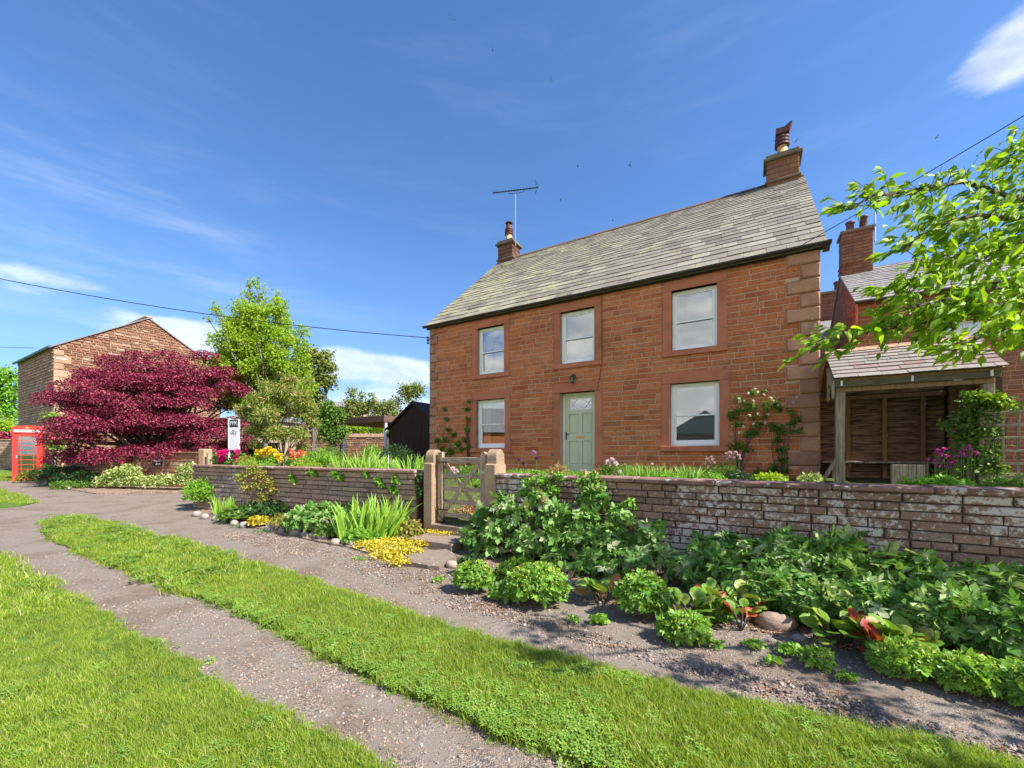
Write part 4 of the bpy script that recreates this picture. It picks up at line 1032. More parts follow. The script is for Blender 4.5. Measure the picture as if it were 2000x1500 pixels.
for px, py, w_, lb in ((793, 1083, 24, 'squarish stone half buried in golden creeper beside the flagstone'), (884, 1108, 30, 'grey boulder at the foot of the step beside the large shrub'),
        (1104, 1144, 30, 'dark rounded stone behind the green mounds, left of its partner'), (1130, 1146, 26, 'dark rounded stone behind the green mounds, right of its partner'),
        (1512, 1228, 70, 'large pale boulder under the red edged leaves at the right'), (1440, 1222, 34, 'round stone left of the large pale boulder'), (1562, 1252, 26, 'small grey stone right of the large pale boulder'), (1860, 1300, 60, 'boulder half hidden behind the mounds at far right')):
    cobble(px, py, w_, lb, None, mm='wallstone2' if w_ > 40 else 'cobble')
for i, (px, py) in enumerate(((88, 946), (100, 949), (112, 951), (124, 954), (136, 956))): cobble(px, py, 13, _ORD[i] + ' small pale edging stone to the right of the telephone kiosk', 'pale stones edging the bed by the kiosk')

# ------------------------------------------------------------------ wall with house name, timber gate, far walls
P2a = Vector((-18.2, 16.6, 0)); P2b = Vector((-11.25, 14.6, 0)); u2 = (P2b - P2a).normalized(); l2 = (P2b - P2a).length
nw = garden_wall('roadside_wall', 'sandstone garden wall under the maroon maple with a slate name plate', P2a, u2, l2, .2, 1.50, .115, M['barnstone'], M['barnstone'], .2, .6, limit=150, hj=.25)
pl_x = (Vector(((303 - CX) / F * 15.05, 15.05, 0)) - P2a).dot(u2)
plate = thing('name_plate', 'dark slate house name plate set in the wall below the maple', 'sign', P2a + u2 * pl_x + Vector((0, 0, H - 18/796*15.0)), math.atan2(u2.y, u2.x))
MB().bbox(-.20, .20, -.03, -.004, -.14, .14, .004).build('plate', M['navy'], plate)
def text(body, size, parent, loc, m, name='lettering', sx=1.0, ext=.002, rot=(R(90), 0, 0), bold=.0):
    cu = bpy.data.curves.new('t', 'FONT'); cu.body = body; cu.size = size; cu.extrude = ext; cu.align_x = 'CENTER'; cu.align_y = 'CENTER'; cu.offset = bold; cu.resolution_u = 2
    o = bpy.data.objects.new('t', cu); COL.objects.link(o); dg = bpy.context.evaluated_depsgraph_get(); dg.update()
    me = bpy.data.meshes.new_from_object(o.evaluated_get(dg)); bpy.data.objects.remove(o)
    me.materials.clear(); me.materials.append(m)
    r = bpy.data.objects.new(name, me); link(r, parent); r.location = loc; r.rotation_euler = rot; r.scale = (sx, 1, 1); return r
text('Hutton', .12, plate, (-.03, -.034, .055), M['white']); text('Eden', .12, plate, (.05, -.034, -.06), M['white'])
gp_ = thing('gate_post', 'pale sandstone post at the right end of the roadside wall', 'gate post', P2b + u2 * .02, math.atan2(u2.y, u2.x))
MB().bbox(0, .30, -.02, .30, 0, 1.60, .03, .4).build('shaft', M['palestone'], gp_)
g2 = thing('field_gate', 'small timber bar gate behind the left end of the garden wall', 'gate', P2b + u2 * .45 + Vector((0, 0, .15)), math.atan2(u2.y, u2.x))
for x in (0, .62): MB().bbox(x, x + .10, -.04, .04, 0, 1.32, .006).build('post', M['oldwood'], g2)
for z in (.25, .6, 1.0): MB().bbox(.10, .62, -.015, .015, z, z + .08, .004).build('rail', M['oldwoodh'], g2)
garden_wall('field_wall', 'dark stone wall behind the telephone kiosk at the far left', Vector((-34, 26.5, 0)), Vector((1, -.05, 0)).normalized(), 9.0, .4, 2.35, .17, M['wallstone2'], M['palestone'], .2, .6, limit=60, hj=.25, cat='wall')
# rubble wall behind the carport with upright cope stones
Pw = Vector((-13.3, 25.5, 0)); uw = U
rw = thing('rubble_wall', 'long red rubble wall with slanting cope stones behind the carport', 'wall', Pw, 0.0)
MB().box(0, 12.5, .04, .4, .3, 2.45).build('wall_core', M['tan_mortar'], rw)
pc = [stone_piece(a, b, c, d, 0, .06, .02, .014, prot=random.uniform(-.01, .015)) for a, b, c, d in coursing(0, 12.5, .6, 2.45, .14, .15, .5, gap=.02, hj=.35)]
emit(pc, 'stone', rw, M['barnstone'], 200)
x = 0
while x < 12.3:
    w_ = random.uniform(.12, .2); MB().add([(x,-.04,2.45),(x+w_,-.04,2.45),(x+w_,.42,2.45),(x,.42,2.45),(x+.09,-.0,2.66),(x+w_+.08,-.0,2.68),(x+w_+.08,.38,2.66),(x+.09,.38,2.66)],
        [(0,3,2,1),(4,5,6,7),(0,1,5,4),(1,2,6,5),(2,3,7,6),(3,0,4,7)], random.random()).build('cope_stone', M['palestone'], rw, center=True); x += w_ + .012

# ------------------------------------------------------------------ barn
BA = Vector((-22.5, 20.0, 0)); be_ = H + 5.28; br_ = H + 7.63; bd = 3.65
barn = thing('stone_barn', 'tall gabled red stone barn behind the maroon maple', 'barn', BA, ROTZ)
BL = 7.4
MB().box(-BL + .05, -.05, .05, bd*2 - .05, 0, be_ - .01).prism([(0.05, be_ - .009), (bd*2 - .05, be_ - .009), (bd, br_ - .06)], -BL + .05, -.05, axis='x').build('wall_core', M['tan_mortar'], barn)
pc = []
gt2 = lambda z: (0, bd*2) if z < be_ else ((z - be_) / (br_ - be_) * bd, bd*2 - (z - be_) / (br_ - be_) * bd)
for a, b, c, d in coursing(0, bd*2, .3, br_ - .05, .13, .16, .5, gap=.018, hj=.3, top=gt2):
    v, f_, t_ = stone_piece(a, b, c, d, 0, .05, .015, .012, prot=random.uniform(-.012, .018)); pc.append(([(-y, x, z) for x, y, z in v], f_, t_))
emit(pc, 'stone', barn, M['barnstone'], 300, 'gable_stones')
pc = []
for a, b, c, d in coursing(-BL, -.02, .3, be_ - .02, .13, .16, .5, gap=.018, hj=.3):
    pc.append(stone_piece(a, b, c, d, 0, .05, .015, .012, prot=random.uniform(-.012, .018)))
emit(pc, 'stone', barn, M['wallstone2'], 0, 'side_stones')
z = .3; i = 0
while z < be_ - .25:
    h = random.uniform(.28, .42); l = (.62, .36)[i % 2]
    v, f_, t_ = stone_piece(0, l, z + .008, z + h - .008, -.03, .03, .02, .01); MB().add([(-y, x, z_) for x, y, z_ in v], f_, t_).build('quoin', M['palestone'], barn, center=True)
    z += h; i += 1
broof = bpy.data.objects.new('roof', None); link(broof, barn)
MB().prism([(-.12, be_ - .05), (bd, br_ + .06), (bd*2 + .12, be_ - .05), (bd*2 + .1, be_ - .10), (bd, br_ + .0), (-.1, be_ - .10)], -BL - .08, .07, axis='x').build('roof_slates', M['slate3'], broof)
MB().bbox(-BL, .09, bd - .16, bd + .16, br_ + .03, br_ + .13, .02).build('ridge', M['palestone'], broof)
MB().tube([(-BL - .1, -.15, be_ - .08), (.08, -.15, be_ - .08)], .06, 8).build('gutter', M['bluegutter'], barn)
MB().bbox(.0, .03, .0, .55, be_ - .62, be_ - .56, .005).build('white_mark', M['offwhite'], barn)
mb = MB(); mb.tube([(-BL - .06, -.08, be_ - .85), (-BL - .2, -.25, be_ - .8)], .02, 4)
for z in (.0, .22): mb.lathe((-BL - .2, -.25, be_ - .85 + z), [(.04, -.07), (.07, 0), (.04, .07)], 6)
mb.build('insulator', M['black'], barn)

# ------------------------------------------------------------------ telephone kiosk
kc = Vector(((61 - CX) / F * 18.2, 18.2, 0)); kth = math.atan2(.575, .82)
ki = thing('telephone_kiosk', 'red telephone kiosk with domed roof at the far left', 'telephone box', (kc.x, kc.y, zg(18.2) - .02), kth)
hw = .445
mb = MB(); mb.bbox(-hw-.02, hw+.02, -hw-.02, hw+.02, 0, .14, .01)
for sx in (-1, 1):
    for sy in (-1, 1): mb.bbox(min(sx*hw, sx*(hw-.10)), max(sx*hw, sx*(hw-.10)), min(sy*hw, sy*(hw-.10)), max(sy*hw, sy*(hw-.10)), .14, 2.08, .012)
mb.build('body', M['red'], ki)
def side_xf(k):
    c_, s_ = ((1, 0), (0, 1), (-1, 0), (0, -1))[k]
    return lambda v: [(x*c_ - y*s_, x*s_ + y*c_, z) for x, y, z in v]
for k in range(4):
    xf = side_xf(k); w0 = hw - .10
    if k == 2:
        mb = MB(); mb.box(-w0, w0, -hw+.03, -hw+.06, .14, 2.05); mb.v = xf(mb.v); mb.build('back_panel', M['red'], ki); continue
    mb = MB(); y0, y1 = -hw + .012, -hw + .05
    mb.box(-w0, w0, y0, y1, .14, .30); mb.box(-w0, w0, y0, y1, 1.95, 2.06); mb.box(-w0, -w0+.07, y0, y1, .30, 1.95); mb.box(w0-.07, w0, y0, y1, .30, 1.95)
    g0, g1 = -w0 + .07, w0 - .07
    for i in range(1, 8): z = .30 + i * 1.65 / 8; mb.box(g0, g1, y0 + .005, y1 - .008, z - .011, z + .011)
    for fx in (.17, .83): x = g0 + (g1-g0)*fx; mb.box(x - .010, x + .010, y0 + .007, y1 - .01, .30, 1.95)
    mb.v = xf(mb.v); d_ = mb.build('door' if k == 0 else 'side_frame', M['red'], ki)
    for i in range(8):
        mb = MB(); z = .30 + i * 1.65 / 8; mb.box(g0, g1, y0 + .012, y0 + .016, z + .011, z + 1.65/8 - .011); mb.v = xf(mb.v); mb.build('pane', M['glass'], d_)
    if k == 0: MB().bbox(-w0 + .02, -w0 + .04, y0 - .03, y0, 1.0, 1.12, .004).build('door_handle', M['offwhite'], d_)
    # segmental head with sign
    mb = MB(); prof = [(-hw-.01, 2.08), (hw+.01, 2.08), (hw+.01, 2.24)] + [(hw*math.cos(R(a_)), 2.24 + .16*math.sin(R(a_))) for a_ in range(10, 171, 16)] + [(-hw-.01, 2.24)]
    mb.prism(prof, -hw-.02, -hw+.02); mb.v = xf(mb.v); hd = mb.build('fascia', M['red'], ki)
    mb = MB(); mb.box(-hw+.06, hw-.06, -hw-.028, -hw-.021, 2.13, 2.235); mb.v = xf(mb.v); sg_ = mb.build('sign_panel', M['offwhite'], ki)
    rz_ = (0, R(90), R(180), R(-90))[k]; tp = xf([(0, -hw-.030, 2.182)])[0]
    text('TELEPHONE', .105, ki, tp, M['navy'], sx=1.05, rot=(R(90), 0, rz_))
    mb = MB(); mb.lathe((0, 0, 0), [(.035, 0), (.03, .012)], 10); mb.v = [(x*1.3, -hw-.021-z, 2.315 + y) for x, y, z in mb.v]; 
    for j in (-1, 0, 1): mb.box(j*.022-.006, j*.022+.006, -hw-.03, -hw-.021, 2.34, 2.365 if j else 2.375)
    mb.v = xf(mb.v); mb.build('crown_emblem', M['gold'], ki)
mb = MB(); n_ = 9; vs = []; 
for j in range(n_):
    for i in range(n_):
        x = -hw + 2*hw*i/(n_-1); y = -hw + 2*hw*j/(n_-1)
        u_ = x/hw; v_ = y/hw; z = 2.24 + .16*max(math.sqrt(max(0, 1-u_*u_)) * .999, math.sqrt(max(0, 1-v_*v_)))*1.0 + .0
        vs.append((x, y, 2.24 + .16*min(1.25, (math.sqrt(max(0, 1-u_*u_)) + math.sqrt(max(0, 1-v_*v_)))*.62)))
mb.add(vs, [(j*n_+i, j*n_+i+1, (j+1)*n_+i+1, (j+1)*n_+i) for j in range(n_-1) for i in range(n_-1)]); mb.build('dome', M['red'], ki, smooth=True)
MB().bbox(-hw+.12, hw-.12, hw-.14, hw-.10, .9, 1.7, .01).build('telephone_panel', M['black'], ki)

# ------------------------------------------------------------------ estate agent's board
sp = Vector(((458 - CX) / F * 11.0, 11.0, 0))
bd_ = thing('sale_board', 'tall white and navy for sale board behind the left garden wall', 'sign', (sp.x, sp.y, .9), R(-12))
bz1 = H + 66/796*11 - .9; bz0 = bz1 - .83; bw_ = .15
MB().bbox(-bw_, bw_, -.03, .03, bz0, bz1, .004).build('board', M['offwhite'], bd_)
MB().box(-bw_-.02, -bw_, -.035, .035, -.3, bz1 + .02).build('post', M['white'], bd_)
MB().box(-bw_+.02, bw_-.004, -.034, -.0305, bz1-.21, bz1-.01).build('navy_panel', M['navy'], bd_)
text('PFK', .15, bd_, (.008, -.037, bz1-.11), M['offwhite'], sx=.95); text('FOR', .045, bd_, (.0, -.033, bz1-.30), M['greyprint']); text('SALE', .115, bd_, (0, -.033, bz1-.37), M['greyprint'], sx=.82)

# ------------------------------------------------------------------ shed and carport
sA = Vector(((760 - CX) / F * 16.2, 16.2, 0))
shd = thing('garden_shed', 'dark brown boarded shed with felt roof beside the left end of the house', 'shed', (sA.x, sA.y, 0), ROTZ)
def solve_u(P, px): r = (px - CX) / F; return (r * P.y - P.x) / (U.x - r * U.y)
sw = 2 * solve_u(sA, 808); sez = H + 52/796*16.2; sap = sA + U * (sw/2); srz = H + 100/796*sap.y
mb = MB(); x = 0; wdt = .1
while x < sw - .01:
    x1 = min(x + wdt, sw); zt = lambda q: sez + (srz - sez) * (1 - abs(q - sw/2) / (sw/2)) - .03
    v = [(x+.003, -.012, .85), (x1-.003, -.012, .85), (x1-.003, -.012, zt(x1)), (x+.003, -.012, zt(x))]; v += [(a_, .01, c_) for a_, b_, c_ in v]
    MB().add(v, [(0,1,2,3),(4,7,6,5),(0,4,5,1),(1,5,6,2),(2,6,7,3),(3,7,4,0)], random.random()).build('board', M['shed'], shd, center=True); x = x1
MB().box(.0, sw, .011, 2.8, .85, sez - .03).prism([(0, sez - .029), (sw, sez - .029), (sw/2, srz - .04)], .011, 2.8).build('body', M['shed'], shd)
for sg in (0, 1):
    q = [(-.10, sez - .08), (sw/2, srz + .03), (sw/2, srz - .01), (-.10, sez - .12)]
    if sg: q = [(sw - a_, b_) for a_, b_ in q][::-1]
    MB().prism(q, -.10, 2.9).build('roof_side', M['felt'], shd)
    q2 = [(-.12, sez - .11), (sw/2, srz - .0), (sw/2, srz - .09), (-.12, sez - .20)]
    if sg: q2 = [(sw - a_, b_) for a_, b_ in q2][::-1]
    MB().prism(q2, -.125, -.102).build('bargeboard', M['shed'], shd)
sl_ = MB(); sl_.bbox(-.06, .06, -.09, -.02, sez - .42, sez - .28, .01); o = sl_.build('wall_lamp', M['black'], shd)
cC = Vector((-5.9, 18.8, 0)); cA = cC - U * 3.75
cp = thing('carport', 'flat roofed brown carport on white posts left of the shed', 'carport', (cA.x, cA.y, 0), ROTZ)
cz = H + 74/796*18.8
MB().bbox(0, 3.75, 0, 4.0, cz - .30, cz, .01).build('fascia', M['cpfascia'], cp)
MB().box(.04, 3.71, .04, 3.96, cz - .301, cz - .20).build('soffit', M['brownwood'], cp)
for x, y in ((.62, .12), (3.60, .12), (.62, 3.7), (3.60, 3.7)): MB().bbox(x, x + .11, y, y + .11, .3, cz - .302, .006).build('post', M['offwhite'], cp)
fw_ = thing('pergola', 'dark timber frame of posts under the carport', 'pergola', (cA.x, cA.y, 0), ROTZ)
MB().bbox(1.65, 1.75, -.8, -.7, .5, 2.0, .005).build('post', M['shed'], fw_); MB().bbox(.6, 1.649, -.78, -.72, 1.78, 1.86, .005).build('rail', M['shed'], fw_)
# brick cottages seen beyond the garden
def far_house(name, label, px0, px1, ytop, Y, wing=True, eave_py=None):
    x0, x1 = (px0 - CX) / F * Y, (px1 - CX) / F * Y; zt = H + (CY - ytop) / F * Y; ze = H + (CY - eave_py) / F * Y
    h = thing(name, label, 'house', (x0, Y, 0), R(-8)); w_ = x1 - x0
    wn = [(w_*.62, w_*.62+.7, ze-1.9, ze-.7)]
    mb = MB(); walled(mb, 0, w_, .3, ze, 0, .3, wn); mb.box(.01, w_-.01, .4, 5, .3, ze); mb.build('wall', M['tan_mortar'], h)
    pc = [stone_piece(a, b, c, d, -.03, .01, .01, .01) for a, b, c, d in coursing(0, w_, .8, ze, .2, .25, .6, wn, gap=.02, hj=.2)]
    emit(pc, 'stone', h, M['barnstone'], 0, 'facing_stones')
    MB().prism([(-.2, ze-.02), (2.5, zt), (5.2, ze-.02)], -.2, w_+.2, axis='x').build('roof', M['slate3'], h)
    a, b, c, d = wn[0]; f_ = MB().box(a, b, .1, .14, c, c+.1).box(a, b, .1, .14, d-.1, d).box(a, a+.08, .1, .14, c+.1, d-.1).box(b-.08, b, .1, .14, c+.1, d-.1).build('window', M['white'], h); MB().box(a+.08, b-.08, .12, .125, c+.1, d-.1).build('pane', M['glass'], f_)
far_house('distant_cottage', 'brick cottage glimpsed between the rowan and the carport', 590, 668, 778, 34, eave_py=795)
far_house('distant_cottage', 'low pinkish brick cottage beyond the sale board', 430, 500, 800, 27, eave_py=818)
fb = thing('dark_fence', 'dark boarded fence behind the sale board', 'fence', ((420-CX)/F*20, 20, 0), R(-6))
for i in range(22): MB().bbox(i*.15, i*.15+.142, 0, .03, .3, 1.95, .004, random.random()).build('board', M['shed'], fb, center=True)
rf = thing('red_fence', 'rusty red low panel behind the flowers left of the carport', 'fence', ((618-CX)/F*17, 17.0, 0), R(-10))
for i in range(5): MB().bbox(0, 1.0, 0, .03, .9 + i*.12, 1.01 + i*.12, .004, random.random()).build('board', plain('rust_red_paint%d' % i, (.42, .10, .05), .7, var=.3), rf, center=True)

# ------------------------------------------------------------------ cottage across the green (its reflection shows in the panes)
oc = thing('opposite_cottage', 'grey roofed cottage to the left of the green, mirrored in the lower left window', 'house', (-30, -9, 0), R(100))
MB().box(0, 14, 0, 7, 0, 3.8).build('wall', M['stone'], oc); MB().prism([(-.3, 3.8), (3.5, 6.9), (7.3, 3.8)], -.3, 14.3, axis='x').build('roof', M['slate3'], oc)
MB().box(8.0, 8.9, 3.1, 3.9, 6.0, 8.2).build('chimney', M['stone'], oc)
oc = thing('opposite_cottage', 'grey gabled cottage across the green, mirrored in the lower right window', 'house', (-20, -24, 0), R(-35))
MB().box(-4, 4, -8, 0, 0, 3.8).build('wall', M['barnstone'], oc); MB().prism([(-4.3, 3.7), (0, 6.3), (4.3, 3.7)], -8.3, .3).build('roof', M['slate3'], oc)
MB().box(-6.4, -5.5, -3, -2.1, 0, 7.2).box(-6.3, -5.6, -2.9, -2.2, 7.2, 7.9).build('chimney', M['white'], oc)

# ------------------------------------------------------------------ cables
def cable(name, label, pts, r=.012, sag=0.0):
    pp = []
    a, b = Vector(pts[0]), Vector(pts[1])
    for i in range(25):
        t_ = i / 24; p = a.lerp(b, t_); p.z -= sag * 4 * t_ * (1 - t_); pp.append(p)
    o = MB().tube(pp, r, 5).build(name, M['wire']); return tag(o, label, 'cable', None)
hb = W(-.05, -.05, ZZ(840, 660))
cable('overhead_cable', 'long black cable sweeping across the sky to the left corner of the house', (PX(-330, 470, 13.0), hb), .013, .42)
cable('overhead_cable', 'thin black cable running to the eaves of the barn', (PX(-300, 655, 20), BA + Vector((-.6, -.3, be_ - .2))), .012, .1)
cable('overhead_cable', 'short cable to the insulator on the far corner of the barn', (PX(-200, 640, 24), BA - U*(BL + .2) + Vector((0, -.25, be_ - .85))), .014, .1)
he = W(HL - .3, EY - .03, EZ + .02)
cable('overhead_cable', 'black cable rising to the right from the eaves of the house through the tree', (he, PX(2200, 105, 5.0)), .007, .03)

# ------------------------------------------------------------------ birds
def bird(px, py, Y, rot, size=.20, wing=.35, mm='bird'):
    b = MB(); s = size
    b.lathe((0, 0, 0), [(.005, -.42*s), (.05*s, -.3*s), (.085*s, -.05*s), (.07*s, .18*s), (.045*s, .3*s), (.005, .40*s)], 6)
    b.v = [(x, z, y) for x, y, z in b.v]
    for sg in (-1, 1):
        b.add([(sg*.04*s, .14*s, 0), (sg*.45*s, .10*s, wing*s*.6), (sg*1.0*s, -.22*s, wing*s), (sg*.42*s, -.06*s, wing*s*.5), (sg*.04*s, -.12*s, 0), (sg*.4*s, .0, wing*s*.5+.012)], [(0,1,5,4), (1,2,5), (5,2,3), (4,5,3)])
        b.add([(0, -.3*s, 0), (sg*.14*s, -.66*s, 0), (sg*.03*s, -.44*s, .004)], [(0,1,2)])
    o = b.build('bird', M[mm]); o.location = PX(px, py, Y); o.rotation_euler = rot
    return o
bl_ = ['small dark bird with raised wings high at the top of the sky', 'tiny dark bird below the topmost bird', 'small pale bird high above the roof ridge', 'tiny bird over the middle of the ridge', 'dark bird gliding right of the ridge centre', 'tiny dark bird just above the slates beside the aerial', 'tiny bird close above the ridge', 'small bird flying between the chimney and the tree at right', 'tiny bird beside the right chimney pot']
for i, (px, py, Y, rot) in enumerate(((883, 37, 16, (R(60), .3, .5)), (962, 99, 24, (.8, .2, 1.2)), (1077, 158, 24, (1.2, .9, .2)), (1128, 325, 34, (.2, .1, 1.5)), (1230, 323, 20, (.5, .2, 1.2)), (1095, 390, 30, (.9, .5, 2)), (1197, 431, 34, (.1, .1, 1)), (1830, 268, 26, (.2, .4, 1.4)), (1555, 275, 30, (.3, .3, 2)))):
    tag(bird(px, py, Y, rot, mm='bird'), bl_[i], 'bird', 'birds in the sky')
# ------------------------------------------------------------------ foliage tools
def unit(v): return v / np.maximum(np.linalg.norm(v, axis=-1, keepdims=True), 1e-9)
def tmpl(kind):
    if kind == 'diamond': V = [(0,0,0),(-.34,.45,.06),(0,1,-.08),(.34,.45,.06)]; Fc = [(0,3,2),(0,2,1)]
    elif kind == 'oval':
        V = [(0,0,0),(-.27,.28,.05),(-.30,.58,.05),(0,1,-.14),(.30,.58,.05),(.27,.28,.05),(0,.45,-.02)]; Fc = [(0,6,1),(1,6,2),(2,6,3),(6,4,3),(5,4,6),(0,5,6)]
    elif kind == 'cherry':
        V = [(0,0,0),(-.17,.22,.05),(-.25,.48,.05),(-.13,.78,-.02),(0,1.08,-.20),(.13,.78,-.02),(.25,.48,.05),(.17,.22,.05),(0,.5,-.03)]; Fc = [(8,i,(i+1)%8) for i in range(8)]; Fc=[tuple(reversed(f)) for f in Fc]
    elif kind == 'lance': V = [(0,0,0),(-.13,.4,.03),(0,1,-.10),(.13,.4,.03)]; Fc = [(0,3,2),(0,2,1)]
    elif kind == 'lobed':     # five toothed lobes, slightly folded
        out = [(0,0),(-.34,-.10),(-.56,.16),(-.27,.24),(-.66,.66),(-.22,.48),(-.26,.76),(0,1.12),(.26,.76),(.22,.48),(.66,.66),(.27,.24),(.56,.16),(.34,-.10)]
        V = [(x, y, .05 - .18*max(0, y-.4)**1.5 - .16*abs(x)**1.5 + (.05 if i % 2 else 0)) for i, (x, y) in enumerate(out)] + [(0,.33,-.03)]; n = len(out)
        Fc = [(n, i, (i+1) % n) for i in range(n)]; Fc = [tuple(reversed(f)) for f in Fc]
    elif kind == 'round':     # rounded, scalloped
        n = 9; V = [(0,0,0)]; 
        for i in range(n): a = -.5*math.pi + 2*math.pi*(i+.5)/n; r = .5 if i % 2 else .44; V.append((r*math.cos(a), .5 + r*math.sin(a), .07*(1 if i % 2 else -.4)))
        V.append((0,.45,-.07)); c = n + 1; Fc = [(c, i, i % n + 1) for i in range(1, n+1)]
    elif kind == 'paddle':    # bergenia
        pts = [(0,0),(-.10,.18),(-.34,.36),(-.42,.62),(-.28,.88),(0,1.0),(.28,.88),(.42,.62),(.34,.36),(.10,.18)]
        V = [(x, y, .10*abs(x)*2 + .10*math.sin(y*5) ) for x, y in pts] + [(0,.32,-.04),(0,.62,-.02),(0,.84,-.0)]
        Fc = [(0,10,1),(1,10,2),(2,10,11),(2,11,3),(3,11,12),(3,12,4),(4,12,5),(5,12,6),(6,12,7),(7,12,11),(7,11,8),(8,11,10),(8,10,9),(9,10,0)]; Fc = [tuple(reversed(f)) for f in Fc]
    elif kind == 'blade':
        V = []; 
        for i, y in enumerate((0,.3,.6,.85)): w_ = (.030,.034,.026,.014)[i]; zz = -.30*y*y; V += [(-w_,y*.97,zz),(w_,y*.97,zz)]
        V.append((0,1.0,-.38)); Fc = [(0,1,3,2),(2,3,5,4),(4,5,7,6),(6,7,8)]
        Fc = [(0,1,3),(0,3,2),(2,3,5),(2,5,4),(4,5,7),(4,7,6),(6,7,8)]
    elif kind == 'petal': V = [(0,0,0),(-.42,.5,.12),(0,1,.05),(.42,.5,.12)]; Fc = [(0,3,2),(0,2,1)]
    return np.array(V, float), np.array(Fc)
TM = {k: tmpl(k) for k in ('diamond', 'oval', 'cherry', 'lance', 'lobed', 'round', 'paddle', 'blade', 'petal')}
def frames(tip, nrm):
    t = unit(tip); n = unit(nrm - (nrm * t).sum(-1, keepdims=True) * t); x = np.cross(t, n)
    return np.stack((x, t, n), -1)       # columns
def leaves_mesh(name, kind, P, Rm, size, m, tint=None):
    V, Fc = TM[kind]; n = len(P)
    W_ = np.einsum('nij,vj->nvi', Rm, V) * size[:, None, None] + P[:, None, :]
    Fa = (Fc[None] + (np.arange(n) * len(V))[:, None, None]).reshape(-1, 3)
    tint = rng.random(n) if tint is None else tint
    return np_mesh(name, W_.reshape(-1, 3), Fa, m, np.repeat(tint, len(V)), smooth=kind in ('round', 'paddle', 'blade', 'oval'))
_leafcache = {}
def leaf_objs(name, kind, P, Rm, size, m, parent, k):
    key = (kind, m.name)
    if key not in _leafcache: V, Fc = TM[kind]; _leafcache[key] = np_mesh('leaf', V, Fc, m, smooth=kind in ('round', 'paddle', 'blade', 'oval'))
    for i in range(k):
        o = bpy.data.objects.new(name, _leafcache[key]); link(o, parent)
        mt = Matrix([list(Rm[i][r] * size[i]) + [P[i][r]] for r in range(3)] + [[0, 0, 0, 1]])
        o.matrix_basis = mt
def in_blobs(n, blobs, shell=.55, up=-1.0):
    """n points in ellipsoids (cx,cy,cz,rx,ry,rz); returns points and outward directions"""
    B = np.array(blobs, float); wt = (B[:, 3] * B[:, 4] * B[:, 5]) ** (2/3); idx = rng.choice(len(B), n, p=wt / wt.sum())
    d = unit(rng.normal(size=(n, 3))); d[:, 2] = np.where(d[:, 2] < up, -d[:, 2], d[:, 2])
    r = shell + (1 - shell) * rng.random(n) ** .7; r = np.where(rng.random(n) < .18, rng.random(n) * shell, r)
    C, S_ = B[idx, :3], B[idx, 3:]
    return C + d * S_ * r[:, None], unit(d / S_)
def orient(out, outw=.6, upw=.5, jit=.55, droop=.35):
    n = len(out); nr = unit(out * outw + np.array([0, 0, upw]) + rng.normal(size=(n, 3)) * jit)
    tp = unit(out * .5 + rng.normal(size=(n, 3)) * .8 + np.array([0, 0, -droop])); return frames(tp, nr)
def world2(pt): return np.array([pt.x, pt.y, pt.z])
def plant(name, label, cat, base, blobs, n, kind, size, lm, stems=0, sm='bark', srad=.006, indiv=0, group=None, shell=.5, up=-.3, orientkw={}, flowers=None, parent=None, szvar=.35, part='foliage', wob=0.0):
    """base: Vector; blobs relative to it"""
    root = parent or thing(name, label, cat, base, 0, group)
    P, O = in_blobs(n, blobs, shell, up)
    if wob: P += rng.normal(size=P.shape) * wob
    Rm = orient(O, **orientkw); sz = size * (1 + szvar * (rng.random(n) * 2 - 1))
    Wp = P + world2(root.location)
    if indiv:
        d = np.linalg.norm(Wp - CAMP, axis=1) - O[:, 1] * -.0; sc = sz / d + np.where((O * unit(CAMP - Wp)).sum(1) > .1, .03, 0); od = np.argsort(-sc); P, Rm, sz = P[od], Rm[od], sz[od]
        k = min(indiv, n); leaf_objs('leaf', kind, P, Rm, sz, L[lm], root, k)
        P, Rm, sz = P[k:], Rm[k:], sz[k:]
    if len(P):
        o = bpy.data.objects.new(part, leaves_mesh(part, kind, P, Rm, sz, L[lm])); link(o, root); o['kind'] = 'stuff'
    if stems:
        mb = MB(); B = np.array(blobs)
        for i in range(stems):
            q = P[rng.integers(len(P))] if len(P) else B[0, :3]; q = q * .92
            b0 = Vector((rng.normal() * .03, rng.normal() * .03, -.05)); e = Vector(q)
            m_ = b0.lerp(e, .5) + Vector((rng.normal()*.04, rng.normal()*.04, .10 * abs(e.z)))
            mb.tube([b0, m_, e], [srad * 1.3, srad, srad * .5], 4, cap=False)
        mb.build('stem', M[sm], root)
    if flowers:
        for f_ in flowers: blooms(root, **f_)
    return root
def blooms(root, pts, m, r=.05, npet=24, name='flower', ball=1.0):
    """each flower head: a tuft of petals"""
    V, Fc = TM['petal']; pts = np.asarray(pts, float)
    d = unit(rng.normal(size=(npet, 3)) + np.array([0, 0, .5])); Rm = frames(d, unit(rng.normal(size=(npet, 3)) + np.array([0, 0, .6])))
    me = leaves_mesh('flower', 'petal', d * r * .15, Rm, np.full(npet, r), L[m])
    for p in pts:
        o = bpy.data.objects.new(name, me); link(o, root); o.location = tuple(p); s = random.uniform(.75, 1.2); o.scale = (s, s, s * ball); o.rotation_euler = (0, 0, random.uniform(0, 6))
def rnd_pts(n, c, s): return np.array(c) + (rng.random((n, 3)) * 2 - 1) * np.array(s)

